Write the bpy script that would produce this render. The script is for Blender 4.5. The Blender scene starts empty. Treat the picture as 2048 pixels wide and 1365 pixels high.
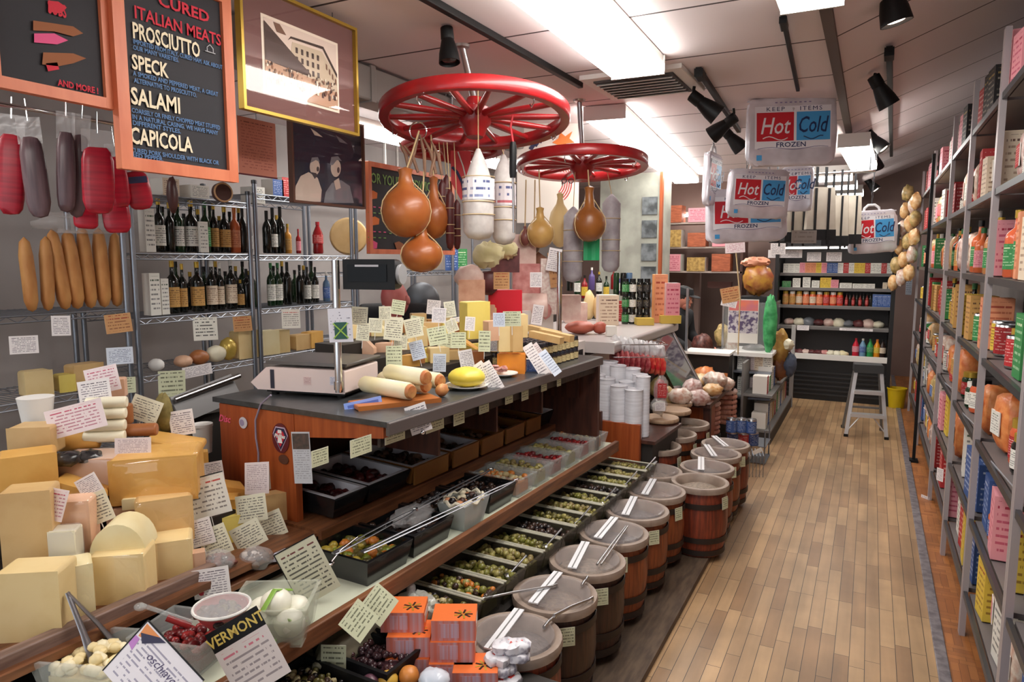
import bpy, math, random
from math import pi, sin, cos, atan, sqrt, radians as R
from mathutils import Vector as V, Matrix as MX, noise as NZ
random.seed(7)
C = bpy.context.scene.collection
# ---------------------------------------------------------------- camera and measuring
FP, IW, IH, CH = 1400.0, 2048, 1365, 1.6
PITCH = atan((IH/2-520)/FP); YAW = atan((1745-IW/2)/FP*cos(PITCH))
FW = V((-sin(YAW)*cos(PITCH), cos(YAW)*cos(PITCH), -sin(PITCH)))
RT = V((cos(YAW), sin(YAW), 0)); UP = RT.cross(FW); CAM = V((0, 0, CH))
def ray(x, y): return FW + RT*((x-IW/2)/FP) + UP*((IH/2-y)/FP)
def onZ(x, y, z): d = ray(x, y); return CAM + d*((z-CH)/d.z)
def onX(x, y, X): d = ray(x, y); return CAM + d*(X/d.x)
def onY(x, y, Y): d = ray(x, y); return CAM + d*(Y/d.y)
def onD(x, y, D): return CAM + ray(x, y)*D
# the counter runs at a slight angle to the aisle: u along it, v back from its front rail
CU = V((.0469, .9989, 0)); CV = V((-.9989, .0469, 0)); CO = V((-1.333, 1.2, 0)); CRZ = -R(2.69)
def ct(u, v, z=0): p = CO + CU*u + CV*v; p.z = z; return p
def onV(x, y, v):
    d = ray(x, y); o = CO + CV*v; return CAM + d*((o-CAM).dot(CV)/d.dot(CV))
def uv_of(p): q = p - CO; q.z = 0; return q.dot(CU), q.dot(CV)
def dep(p): return (p-CAM).dot(FW)
CRZF = YAW            # turning of a thing that squarely faces the photographer
# ---------------------------------------------------------------- materials
def lin(c):
    return tuple((v/255/12.92 if v/255 <= .04045 else ((v/255+.055)/1.055)**2.4) for v in c) + (1,)
MATS = {}
def mat(name, col, rough=.5, metal=0, col2=None, scale=15, bump=0, rnd=0, st=(1, 1, 1), lo=.35, hi=.65, detail=3, emit=0, alpha=1, spec=.5, coat=0):
    if name in MATS: return MATS[name]
    m = bpy.data.materials.new(name); m.use_nodes = True; MATS[name] = m
    N = m.node_tree.nodes; L = m.node_tree.links; b = N['Principled BSDF']
    b.inputs['Base Color'].default_value = lin(col); b.inputs['Roughness'].default_value = rough
    b.inputs['Metallic'].default_value = metal; b.inputs['Specular IOR Level'].default_value = spec
    b.inputs['Coat Weight'].default_value = coat
    out = None
    if col2 or bump:
        tc = N.new('ShaderNodeTexCoord'); mp = N.new('ShaderNodeMapping'); nz = N.new('ShaderNodeTexNoise')
        mp.inputs['Scale'].default_value = st; nz.inputs['Scale'].default_value = scale; nz.inputs['Detail'].default_value = detail
        L.new(tc.outputs['Object'], mp.inputs[0]); L.new(mp.outputs[0], nz.inputs['Vector'])
        if col2:
            mr = N.new('ShaderNodeMapRange'); mr.inputs[1].default_value = lo; mr.inputs[2].default_value = hi
            L.new(nz.outputs['Fac'], mr.inputs[0])
            mx = N.new('ShaderNodeMix'); mx.data_type = 'RGBA'
            mx.inputs[6].default_value = lin(col); mx.inputs[7].default_value = lin(col2)
            L.new(mr.outputs[0], mx.inputs[0]); out = mx.outputs[2]
        if bump:
            bp = N.new('ShaderNodeBump'); bp.inputs['Strength'].default_value = bump; bp.inputs['Distance'].default_value = .01
            L.new(nz.outputs['Fac'], bp.inputs['Height']); L.new(bp.outputs[0], b.inputs['Normal'])
    if rnd:
        oi = N.new('ShaderNodeObjectInfo'); hs = N.new('ShaderNodeHueSaturation')
        m1 = N.new('ShaderNodeMapRange'); m1.inputs[3].default_value = 1-rnd; m1.inputs[4].default_value = 1+rnd
        L.new(oi.outputs['Random'], m1.inputs[0]); L.new(m1.outputs[0], hs.inputs['Value'])
        hs.inputs['Color'].default_value = lin(col)
        if out: L.new(out, hs.inputs['Color'])
        out = hs.outputs[0]
    if out: L.new(out, b.inputs['Base Color'])
    if emit:
        b.inputs['Emission Color'].default_value = lin(col); b.inputs['Emission Strength'].default_value = emit
    if alpha < 1:
        mo = N['Material Output']; ms = N.new('ShaderNodeMixShader'); tr = N.new('ShaderNodeBsdfTransparent')
        ms.inputs[0].default_value = alpha; L.new(tr.outputs[0], ms.inputs[1]); L.new(b.outputs[0], ms.inputs[2]); L.new(ms.outputs[0], mo.inputs[0])
    return m
def ink(name, paper, inks, rows=7, head=None, fill=.62, rnd=0.0, cols=9):
    """paper printed with rows of small unreadable lettering, laid out on the card's own UV"""
    if name in MATS: return MATS[name]
    rows = round(rows*1.45) if rows > 3 else rows; cols *= 1.9; mixc = lambda c, f=.3: tuple(x*(1-f)+y*f for x, y in zip(c, paper)); inks = [mixc(c) for c in inks]; head = mixc(head, .12) if head else None
    m = bpy.data.materials.new(name); m.use_nodes = True; MATS[name] = m
    N = m.node_tree.nodes; L = m.node_tree.links; b = N['Principled BSDF']; b.inputs['Roughness'].default_value = .6
    def math_(op, a, bb=None):
        n = N.new('ShaderNodeMath'); n.operation = op
        for i, q in enumerate((a, bb)):
            if q is None: continue
            if isinstance(q, (int, float)): n.inputs[i].default_value = q
            else: L.new(q, n.inputs[i])
        return n.outputs[0]
    uv = N.new('ShaderNodeUVMap'); sp = N.new('ShaderNodeSeparateXYZ'); L.new(uv.outputs[0], sp.inputs[0])
    u, v = sp.outputs[0], sp.outputs[1]
    oi = N.new('ShaderNodeObjectInfo')
    vr = math_('MULTIPLY', v, rows); row = math_('FLOOR', vr); fr = math_('FRACT', vr)
    inrow = math_('MULTIPLY', math_('GREATER_THAN', fr, .32), math_('LESS_THAN', fr, .32+.36))
    cx = N.new('ShaderNodeCombineXYZ'); L.new(math_('MULTIPLY', u, cols), cx.inputs[0]); L.new(math_('MULTIPLY', row, 7.3), cx.inputs[1])
    L.new(math_('MULTIPLY', oi.outputs['Random'], 91), cx.inputs[2])
    nz = N.new('ShaderNodeTexNoise'); nz.inputs['Scale'].default_value = 1.0; nz.inputs['Detail'].default_value = 4; L.new(cx.outputs[0], nz.inputs['Vector'])
    word = math_('LESS_THAN', nz.outputs['Fac'], fill-.08)
    mu = math_('MULTIPLY', math_('GREATER_THAN', u, .09), math_('LESS_THAN', u, .91))
    mv = math_('MULTIPLY', math_('GREATER_THAN', v, .1), math_('LESS_THAN', v, .93))
    fac = math_('MULTIPLY', math_('MULTIPLY', inrow, word), math_('MULTIPLY', mu, mv))
    top = math_('GREATER_THAN', row, rows-2.5)
    c1 = N.new('ShaderNodeMix'); c1.data_type = 'RGBA'; c1.inputs[6].default_value = lin(inks[0]); c1.inputs[7].default_value = lin(head or inks[0]); L.new(top, c1.inputs[0])
    c2 = N.new('ShaderNodeMix'); c2.data_type = 'RGBA'; c2.inputs[6].default_value = lin(paper); L.new(fac, c2.inputs[0]); L.new(c1.outputs[2], c2.inputs[7])
    L.new(c2.outputs[2], b.inputs['Base Color'])
    return m
def pane(name, f=.026):
    m = bpy.data.materials.new(name); m.use_nodes = True; N = m.node_tree.nodes; L = m.node_tree.links; N.remove(N['Principled BSDF'])
    a, t, g = N.new('ShaderNodeAddShader'), N.new('ShaderNodeBsdfTransparent'), N.new('ShaderNodeBsdfGlossy'); g.inputs['Roughness'].default_value = .03; g.inputs['Color'].default_value = (f, f, f, 1)
    L.new(t.outputs[0], a.inputs[0]); L.new(g.outputs[0], a.inputs[1]); L.new(a.outputs[0], N['Material Output'].inputs[0]); MATS[name] = m; return m
# ---------------------------------------------------------------- mesh builder
class MB:
    def __init__(s): s.v = []; s.f = []; s.mi = []; s.mats = []; s.uv = {}; s.T = MX(); s.flat = set()
    def mid(s, m):
        if m not in s.mats: s.mats.append(m)
        return s.mats.index(m)
    def add(s, vs, fs, m, uvs=None, flat=False):
        o = len(s.v); T = s.T
        s.v += [tuple(T @ V(p)) for p in vs]; k = s.mid(m)
        for i, f in enumerate(fs):
            if uvs and uvs[i]: s.uv[len(s.f)] = uvs[i]
            if flat: s.flat.add(len(s.f))
            s.f.append(tuple(o+j for j in f)); s.mi.append(k)
        return s
    def box(s, c, d, m, rz=0, M=None, front=None):
        x, y, z = (q/2 for q in d); T = MX.Translation(V(c)) @ MX.Rotation(rz, 4, 'Z')
        if M is not None: T = M
        vs = [T @ V(p) for p in ((-x,-y,-z),(x,-y,-z),(x,y,-z),(-x,y,-z),(-x,-y,z),(x,-y,z),(x,y,z),(-x,y,z))]
        U = ((0,0),(1,0),(1,1),(0,1))
        s.add(vs, [(0,1,5,4)], front or m, [U], True)
        return s.add(vs, [(3,2,1,0),(4,5,6,7),(1,2,6,5),(2,3,7,6),(3,0,4,7)], m, [None,U,U,U,U], True)
    def quad(s, ps, m): return s.add(ps, [tuple(range(len(ps)))], m, [((0,0),(1,0),(1,1),(0,1)) if len(ps) == 4 else None], True)
    def lathe(s, prof, m, seg=20, M=None, wob=None, cap=True):
        """prof: (r, z[, material]) from one end to the other; the material belongs to the band that starts there"""
        T = M or MX(); vs = []
        for p in prof:
            for k in range(seg):
                a = 2*pi*k/seg; r = max(p[0], 1e-5)*(1 if wob is None else wob(a, p[1])); vs.append(T @ V((r*cos(a), r*sin(a), p[1])))
        for i in range(len(prof)-1):
            mm = prof[i][2] if len(prof[i]) > 2 else m
            s.add([], [], mm)
        o = len(s.v); s.v += [tuple(s.T @ p) for p in vs]
        for i in range(len(prof)-1):
            mm = s.mid(prof[i][2] if len(prof[i]) > 2 else m)
            for k in range(seg):
                k2 = (k+1) % seg
                s.f.append((o+i*seg+k, o+i*seg+k2, o+(i+1)*seg+k2, o+(i+1)*seg+k)); s.mi.append(mm)
        cap = cap and prof[0][:2] != prof[-1][:2]
        if cap and prof[0][0] > 1e-4: s.f.append(tuple(o+k for k in range(seg))[::-1]); s.mi.append(s.mid(prof[0][2] if len(prof[0]) > 2 else m)); s.flat.add(len(s.f)-1)
        if cap and prof[-1][0] > 1e-4: s.f.append(tuple(o+(len(prof)-1)*seg+k for k in range(seg))); s.mi.append(s.mid(prof[-1][2] if len(prof[-1]) > 2 else m)); s.flat.add(len(s.f)-1)
        return s
    def tube(s, pts, r, m, seg=8, closed=False, flat=1.0):
        pts = [V(p) for p in pts]; n = len(pts); vs = []; prev = None
        rr = r if isinstance(r, (list, tuple)) else [r]*n
        for i, p in enumerate(pts):
            a = pts[(i-1) % n] if (closed or i) else p; b = pts[(i+1) % n] if (closed or i < n-1) else p
            t = (b-a).normalized()
            if prev is None: q = t.cross(V((0,0,1))); q = q if q.length > .05 else t.cross(V((1,0,0)))
            else: q = prev - t*prev.dot(t)
            q = q.normalized() if q.length > 1e-6 else V((1,0,0)); prev = q; w = t.cross(q)
            for k in range(seg):
                an = 2*pi*k/seg; vs.append(p + q*(rr[i]*cos(an)) + w*(rr[i]*flat*sin(an)))
        fs = []
        for i in range(n if closed else n-1):
            j = (i+1) % n
            for k in range(seg):
                k2 = (k+1) % seg; fs.append((i*seg+k, i*seg+k2, j*seg+k2, j*seg+k))
        if not closed: fs += [tuple(range(seg))[::-1], tuple((n-1)*seg+k for k in range(seg))]
        return s.add(vs, fs, m)
    def blob(s, c, rad, m, amp=0, freq=3, seed=0, seg=12, rings=8, M=None, sq=1.0):
        T = M if M is not None else MX.Translation(V(c)); vs = []; fs = []
        def sg(x): return (abs(x)**sq)*(1 if x >= 0 else -1)
        for i in range(rings+1):
            th = pi*i/rings
            for k in range(seg):
                a = 2*pi*k/seg; d = V((sg(sin(th))*sg(cos(a)), sg(sin(th))*sg(sin(a)), sg(cos(th))))
                f = 1+amp*NZ.noise(d*freq+V((seed*3.1, seed*1.7, seed))) if amp else 1
                vs.append(T @ V((d.x*rad[0]*f, d.y*rad[1]*f, d.z*rad[2]*f)))
        for i in range(rings):
            for k in range(seg):
                k2 = (k+1) % seg; fs.append((i*seg+k, (i+1)*seg+k, (i+1)*seg+k2, i*seg+k2))
        return s.add(vs, fs, m)
    def prism(s, poly, t, m, M=None, side=None):
        """poly in local X/Z, thickness t along local Y, front at -Y"""
        T = M or MX(); n = len(poly)
        vs = [T @ V((x, -t/2, z)) for x, z in poly] + [T @ V((x, t/2, z)) for x, z in poly]
        s.add(vs, [tuple(range(n))], m, None, True)
        return s.add(vs, [tuple(range(n, 2*n))[::-1]] + [((i+1) % n, i, n+i, n+(i+1) % n) for i in range(n)], side or m, None, True)
    def text(s, body, size, m, M, off=0, ext=.0003, shear=0, align='CENTER', sx=1, space=1):
        cu = bpy.data.curves.new('t', 'FONT'); cu.body = body; cu.size = size; cu.offset = off; cu.extrude = ext; cu.shear = shear
        cu.align_x = align; cu.resolution_u = 2; cu.space_character = space
        ob = bpy.data.objects.new('t', cu); me = bpy.data.meshes.new_from_object(ob)
        T = M @ MX.Rotation(pi/2, 4, 'X') @ MX.Diagonal((sx, 1, 1, 1))
        s.add([T @ v.co for v in me.vertices], [tuple(p.vertices) for p in me.polygons], m, None, True)
        bpy.data.objects.remove(ob); bpy.data.curves.remove(cu); bpy.data.meshes.remove(me); return s
    def mesh(s, name, smooth=True):
        me = bpy.data.meshes.new(name); me.from_pydata(s.v, [], s.f)
        for m in s.mats: me.materials.append(m)
        me.polygons.foreach_set('material_index', s.mi)
        if s.uv:
            ul = me.uv_layers.new(name='UVMap').data
            for i, q in s.uv.items():
                for k, li in enumerate(me.polygons[i].loop_indices): ul[li].uv = q[k]
        me.polygons.foreach_set('use_smooth', [smooth and (i not in s.flat) for i in range(len(s.f))])
        me.update()
        if smooth: me.set_sharp_from_angle(angle=R(48))
        return me
# ---------------------------------------------------------------- objects
def tag(o, label=None, cat=None, group=None, kind=None):
    for k, q in (('label', label), ('category', cat), ('group', group), ('kind', kind)):
        if q: o[k] = q
    return o
def thing(name, label, cat, loc=(0,0,0), rz=0, group=None, M=None):
    o = bpy.data.objects.new(name, None); C.objects.link(o); o.empty_display_size = .05
    if M is not None: o.matrix_world = M
    else: o.location = loc; o.rotation_euler = (0, 0, rz)
    return tag(o, label, cat, group)
def part(name, mb, parent=None, label=None, bevel=0, kind=None, smooth=True, seg=2, sub=0):
    o = bpy.data.objects.new(name, mb if isinstance(mb, bpy.types.Mesh) else mb.mesh(name, smooth)); C.objects.link(o)
    if parent: o.parent = parent
    if label: o['label'] = label
    if kind: o['kind'] = kind
    if bevel:
        b = o.modifiers.new('bevel', 'BEVEL'); b.width = bevel; b.segments = seg; b.limit_method = 'ANGLE'; b.angle_limit = R(40); b.harden_normals = False
    if sub:
        q = o.modifiers.new('sub', 'SUBSURF'); q.levels = q.render_levels = sub
    return o
def solo(name, mb, label, cat, loc=None, rz=0, group=None, M=None, bevel=0, kind=None, smooth=True):
    o = part(name, mb, None, None, bevel, kind, smooth)
    if M is not None: o.matrix_world = M
    else: o.location = loc or (0,0,0); o.rotation_euler = (0, 0, rz)
    return tag(o, label, cat, group)
def struct(name, mb, label=None, bevel=0):
    o = part(name, mb, None, label, bevel, 'structure', False); o['category'] = name.split('_')[0]; return o
def dup(root, label=None, loc=None, rz=None, group=None, M=None, mats=None):
    r = root.copy(); C.objects.link(r)
    if M is not None: r.matrix_world = M
    else:
        if loc is not None: r.location = loc
        if rz is not None: r.rotation_euler = (0, 0, rz)
    if label: r['label'] = label
    if group: r['group'] = group
    for ch in list(root.children):
        c = ch.copy(); C.objects.link(c); c.parent = r
        for g in list(ch.children):
            d = g.copy(); C.objects.link(d); d.parent = c
    return r
ORD = 'first second third fourth fifth sixth seventh eighth ninth tenth eleventh twelfth thirteenth fourteenth fifteenth sixteenth seventeenth eighteenth nineteenth twentieth'.split()
ORD += ['twenty-'+w for w in ORD[:9]] + ['thirtieth'] + ['thirty-'+w for w in ORD[:9]] + ['fortieth'] + ['forty-'+w for w in ORD[:9]]
def TM(loc, rz=0, rx=0, ry=0, s=1):
    return MX.Translation(V(loc)) @ MX.Rotation(rz, 4, 'Z') @ MX.Rotation(rx, 4, 'X') @ MX.Rotation(ry, 4, 'Y') @ MX.Scale(s, 4)
def LT(x=0, y=0, z=0): return MX.Translation((x, y, z))
# ---------------------------------------------------------------- common materials
pane('picture glass'); pane('clear wrap', .05)
wood_rail = mat('rail wood', (132, 84, 52), .45, col2=(96, 58, 36), scale=9, st=(6, .6, 6), bump=.1)
wood_panel = mat('orange veneer', (168, 84, 40), .4, col2=(140, 62, 28), scale=7, st=(9, 9, .5), lo=.3, hi=.7)
wood_dark = mat('dark walnut', (84, 46, 34), .45, col2=(60, 32, 24), scale=8, st=(5, 5, .6))
steel = mat('brushed steel', (190, 190, 192), .28, 1); chrome = mat('chrome', (225, 225, 228), .12, 1)
zinc = mat('zinc wire', (150, 156, 166), .35, .9); dsteel = mat('dark steel', (90, 92, 96), .4, .8)
black = mat('black plastic', (18, 18, 20), .45, spec=.3); blackm = mat('matt black metal', (14, 14, 15), .5, spec=.3)
white = mat('white plastic', (232, 230, 226), .4); cream = mat('cream plastic', (224, 208, 198), .45)
greyp = mat('grey plastic', (120, 118, 116), .5)
slate = mat('slate laminate', (66, 68, 70), .3, col2=(50, 52, 54), scale=30)
paper = mat('plain paper', (226, 222, 214), .65); film = mat('clear film', (235, 238, 242), .08, alpha=.22, spec=.8)
filmh = mat('hazy film', (225, 222, 222), .15, alpha=.26, spec=.8, bump=.6, scale=14)
clearp = mat('clear tub plastic', (205, 208, 206), .08, alpha=.26, spec=.8); twine = mat('twine', (196, 170, 128), .9)
redpaint = mat('red wheel paint', (176, 30, 34), .32, col2=(140, 22, 28), scale=6, coat=.3)
K = {}
K['cream'] = ink('card cream', (226, 222, 198), [(70, 66, 60)], 7)
K['white'] = ink('card white', (232, 226, 226), [(88, 80, 92)], 8, (60, 50, 60))
K['pink'] = ink('card pink print', (236, 220, 222), [(170, 90, 110)], 6, (190, 60, 90))
K['green'] = ink('card pale green', (206, 210, 178), [(76, 78, 60)], 4, cols=11)
K['blue'] = ink('card bluish', (214, 222, 236), [(90, 100, 130)], 7)
K['tan'] = ink('card tan', (196, 146, 96), [(120, 66, 40)], 4, (150, 50, 30))
K['bold'] = ink('card bold print', (226, 224, 214), [(40, 40, 40)], 5, cols=6)
K['news'] = ink('card dense print', (220, 206, 206), [(120, 100, 108)], 12, cols=16)
K['redt'] = ink('card red heading', (230, 226, 216), [(96, 88, 84)], 6, (186, 60, 50))
# ================================================================ SETTING
def floor_mat(name, a, b, gap, bw, rh, rot, noise=.5, basket=False):
    m = bpy.data.materials.new(name); m.use_nodes = True; N = m.node_tree.nodes; L = m.node_tree.links; p = N['Principled BSDF']
    p.inputs['Roughness'].default_value = .42
    tc = N.new('ShaderNodeTexCoord')
    def brick(rot):
        mp = N.new('ShaderNodeMapping'); mp.inputs['Rotation'].default_value = (0, 0, rot); L.new(tc.outputs['Object'], mp.inputs[0])
        bk = N.new('ShaderNodeTexBrick'); bk.inputs['Color1'].default_value = lin(a); bk.inputs['Color2'].default_value = lin(b); bk.inputs['Mortar'].default_value = lin(gap)
        bk.inputs['Scale'].default_value = 1; bk.inputs['Mortar Size'].default_value = rh*.022; bk.inputs['Bias'].default_value = -.15
        bk.inputs['Brick Width'].default_value = bw; bk.inputs['Row Height'].default_value = rh; bk.offset = .37; bk.offset_frequency = 3; bk.squash = .7; bk.squash_frequency = 2
        L.new(mp.outputs[0], bk.inputs[0]); return bk.outputs[0]
    out = brick(rot)
    if basket:
        o2 = brick(0); ck = N.new('ShaderNodeTexChecker'); ck.inputs['Scale'].default_value = 1/.15; L.new(tc.outputs['Object'], ck.inputs[0])
        mx = N.new('ShaderNodeMix'); mx.data_type = 'RGBA'; L.new(ck.outputs['Fac'], mx.inputs[0]); L.new(out, mx.inputs[6]); L.new(o2, mx.inputs[7]); out = mx.outputs[2]
    for sc, st, lo, hi, f in ((1, (9, .8, 1), .62, 1.18, .8), (3.1, (1, 1, 1), .74, 1.14, .9)):
        mp = N.new('ShaderNodeMapping'); mp.inputs['Scale'].default_value = st; L.new(tc.outputs['Object'], mp.inputs[0])
        nz = N.new('ShaderNodeTexNoise'); nz.inputs['Scale'].default_value = sc; nz.inputs['Detail'].default_value = 5; L.new(mp.outputs[0], nz.inputs['Vector'])
        mr = N.new('ShaderNodeMapRange'); mr.inputs[1].default_value = .3; mr.inputs[2].default_value = .7; mr.inputs[3].default_value = lo; mr.inputs[4].default_value = hi; L.new(nz.outputs['Fac'], mr.inputs[0])
        ml = N.new('ShaderNodeMix'); ml.data_type = 'RGBA'; ml.blend_type = 'MULTIPLY'; ml.inputs[0].default_value = f; L.new(out, ml.inputs[6]); L.new(mr.outputs[0], ml.inputs[7]); out = ml.outputs[2]
    L.new(out, p.inputs['Base Color']); return m
plank = floor_mat('worn plank floor', (186, 152, 112), (146, 112, 80), (52, 38, 30), .5, .056, R(90))
parq = floor_mat('orange parquet', (172, 110, 60), (142, 84, 44), (84, 46, 26), .15, .03, R(90), basket=True)
def ceil_mat():
    m = mat('ceiling panel', (226, 215, 217), .7); N = m.node_tree.nodes; L = m.node_tree.links
    tc = N.new('ShaderNodeTexCoord'); sp = N.new('ShaderNodeSeparateXYZ'); L.new(tc.outputs['Object'], sp.inputs[0])
    def M_(op, a, b):
        n = N.new('ShaderNodeMath'); n.operation = op
        for i, q in ((0, a), (1, b)):
            if isinstance(q, (int, float)): n.inputs[i].default_value = q
            else: L.new(q, n.inputs[i])
        return n.outputs[0]
    f = M_('FRACT', M_('DIVIDE', M_('ADD', sp.outputs[1], -2.92+6.9), .69), 0)
    g = M_('LESS_THAN', f, .022)
    mx = N.new('ShaderNodeMix'); mx.data_type = 'RGBA'; mx.inputs[6].default_value = lin((226, 215, 217)); mx.inputs[7].default_value = lin((58, 48, 50)); L.new(g, mx.inputs[0])
    L.new(mx.outputs[2], N['Principled BSDF'].inputs['Base Color']); return m
ceilm = ceil_mat()
wallm = mat('grey wall paint', (176, 170, 168), .6, col2=(160, 154, 152), scale=2)
backm = mat('taupe wall', (150, 126, 118), .65, col2=(136, 112, 106), scale=2)
Y0, Y1 = -2.4, 11.0
struct('floor', MB().box((-1.85, (Y0+Y1)/2, -.05), (4.4, Y1-Y0, .1), plank), 'worn narrow plank floor of the aisle')
struct('floor_right', MB().box((.82, (Y0+Y1)/2, -.05), (.94, Y1-Y0, .1), parq), 'orange parquet under the wall shelving')
zs = mat('worn metal strip', (150, 144, 148), .4, .5, col2=(112, 106, 112), scale=25)
struct('trim_1', MB().box((.332, (Y0+Y1)/2, .004), (.045, Y1-Y0, .008), zs), 'grey metal strip between plank and parquet floors', .003)
struct('ceiling', MB().box((-2.105, (Y0+Y1)/2, 2.63), (3.79, Y1-Y0, .06), ceilm), 'flat ceiling of wide panels with dark seams')
q = .40; x0, x1 = -.21, 1.32
m_ = MB(); 
m_.add([(x0, Y0, 2.6), (x1, Y0, 2.6+q*(x1-x0)), (x1, Y1, 2.6+q*(x1-x0)), (x0, Y1, 2.6), (x0, Y0, 2.68), (x1, Y0, 2.68+q*(x1-x0)), (x1, Y1, 2.68+q*(x1-x0)), (x0, Y1, 2.68)],
       [(0,3,2,1), (4,5,6,7), (0,1,5,4), (1,2,6,5), (2,3,7,6), (3,0,4,7)], ceilm, None, True)
struct('ceiling_slope', m_, 'sloping ceiling over the wall shelving')
struct('trim_2', MB().box((-.215, (2.0+6.2)/2, 2.585), (.045, 4.2, .03), mat('brown batten', (84, 68, 60), .5)), 'brown batten along the ceiling fold')
struct('wall_left', MB().box((-4.02, (Y0+Y1)/2, 1.3), (.06, Y1-Y0, 2.6), wallm))
struct('wall_right', MB().box((1.30, (Y0+Y1)/2, 1.65), (.06, Y1-Y0, 3.3), wallm))
struct('wall_back', MB().box((-1.35, Y1, 1.6), (5.4, .06, 3.2), backm))
mbf = MB()
for xa, xb, za, zb in ((-4.05, 1.35, 0, .55), (-4.05, 1.35, 2.45, 3.2), (-4.05, -3.7, .55, 2.45), (.95, 1.35, .55, 2.45), (-1.45, -1.3, .55, 2.45)): mbf.box(((xa+xb)/2, Y0, (za+zb)/2), (xb-xa, .06, zb-za), wallm)  # unseen front wall; its two openings are added to let in fill light
struct('wall_front', mbf)
for k, (xa, xb) in enumerate(((-3.7, -1.45), (-1.3, .95))):
    wn = MB(); wn.box(((xa+xb)/2, Y0, 1.5), (xb-xa, .006, 1.9), mat('window glass', (230, 236, 238), .02, alpha=.08)); struct('window_added_%d' % (k+1), wn)  # added panes out of view, where sky light enters as frontal fill
# partition with the dark doorway at the back, left of the cooler
mbp = MB()
for a, b, z0, z1 in ((-4.0, -2.02, 0, 2.6), (-2.02, -1.36, 1.62, 2.6), (-1.36, -.98, 0, 2.6)): mbp.box(((a+b)/2, 9.45, (z0+z1)/2), (b-a, .08, z1-z0), backm)
struct('wall_partition', mbp, 'taupe partition with a dark doorway at the back')
struct('trim_3', MB().box((-2.04, 9.38, .81), (.07, .1, 1.62), backm).box((-1.34, 9.38, .81), (.07, .1, 1.62), backm).box((-1.69, 9.38, 1.655), (.77, .1, .07), backm), 'door casing of the back doorway')
# ---------------------------------------------------------------- lamps of the ceiling
diff = mat('lamp diffuser', (255, 252, 246), .4, emit=22.0); housing = mat('lamp housing', (226, 224, 220), .4)
def ceiling_light(a, b, w, z, label, drop=.09):
    a, b = V((a[0], a[1], 0)), V((b[0], b[1], 0)); L_ = (b-a).length; c = (a+b)/2; rz = math.atan2(-(b-a).x, (b-a).y)
    t = thing('ceiling_light', label, 'light', (c.x, c.y, z), rz, 'fluorescent ceiling lights')
    part('housing', MB().box((0, 0, drop*.75), (w*.96, L_, drop*.5), housing), t, bevel=.004)
    m = MB(); pr = [(-w/2, drop*.5), (-w/2, .012), (-w/2+.025, 0), (w/2-.025, 0), (w/2, .012), (w/2, drop*.5)]
    n = len(pr); m.add([(x, -L_/2, y) for x, y in pr]+[(x, L_/2, y) for x, y in pr], [(i, i+1, n+i+1, n+i) for i in range(n-1)], diff, None, True)
    part('diffuser', m, t)
    part('end_cap', MB().box((0, -L_/2-.006, drop*.5), (w, .012, drop), housing), t); part('end_cap', MB().box((0, L_/2+.006, drop*.5), (w, .012, drop), housing), t)
    return t
ceiling_light((-1.04, 1.55), (-1.09, 3.5), .27, 2.505, 'broad white fluorescent ceiling light nearest the front, over the counter')
ceiling_light((-1.60, 4.45), (-2.02, 8.5), .28, 2.505, 'long white fluorescent ceiling light beyond the round air vent grille')
p, p2 = onZ(1556, 27, 2.5), onZ(1692, 13, 2.5)
ceiling_light(((p.x+p2.x)/2, p.y-1.6), ((p.x+p2.x)/2, (p.y+p2.y)/2), abs(p.x-p2.x)*.95, 2.5, 'white ceiling light directly over the hanging hot and cold bags', .1)
ceiling_light((-.17, 5.95), (-.12, 7.5), .22, 2.44, 'small square-ended white ceiling light beside the chained bag', .1)
for k, (x, y, w_, l_) in enumerate(((-.25, 7.9, .34, .5), (-.2, 8.9, .3, .5), (-.15, 10.0, .3, .5))):
    ceiling_light((x-.15, y-.2), (x-.15, y+.35), w_, 2.42, ORD[k]+' of the short white lights above the far cooler', .1)
ceiling_light((-2.95, 3.3), (-2.95, 5.8), .2, 2.40, 'white light over the wire racks behind the counter', .08)
p = onY(1336, 430, 9.0)
ceiling_light((p.x, 9.0), (p.x+.75, 9.06), .07, p.z-.03, 'slim white tube light on the back wall', .06)
for k, (xx, yy) in enumerate(((-.9, -.9), (-2.9, .2))): ceiling_light((xx, yy-.7), (xx, yy+.7), .27, 2.505, ('added white fill light on the ceiling behind the photographer', 'added white fill light over the front of the staff aisle')[k])  # two extra fixtures out of view, added to brighten the room
# tracks and spot heads
bulb = mat('warm spot bulb', (255, 226, 204), .3, emit=14)
def track(a, b, label, z=None, h=.03, w=.03):
    a, b = V(a), V(b); m = MB(); d = b-a; L_ = d.length; c = (a+b)/2
    T = MX.Translation(c) @ d.to_track_quat('Y', 'Z').to_matrix().to_4x4()
    t = thing('light_track', label, 'light track', M=T); part('rail', MB().box((0, 0, 0), (w, L_, h), blackm), t, bevel=.003)
    part('feed_box', MB().box((0, -L_/2+.06, -.012), (w*1.5, .12, h*1.4), blackm), t, bevel=.004)
track((-1.57, 1.6, 2.585), (-1.53, 3.85, 2.585), 'black lighting track over the cheese counter')
p, p2 = onZ(1397, 140, 2.585), onZ(1478, 262, 2.585); track(p, p2, 'black lighting track beside the ceiling vent')
p = V((.02, 4.15, 2.66)); track(p, (.12, 8.6, 2.70), 'long black lighting track under the sloping ceiling')
p, p2 = onZ(1566, 33, 2.585), onZ(1596, 180, 2.585); track(p, p2, 'thin dark track holding the hook chain', h=.02, w=.02)
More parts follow.
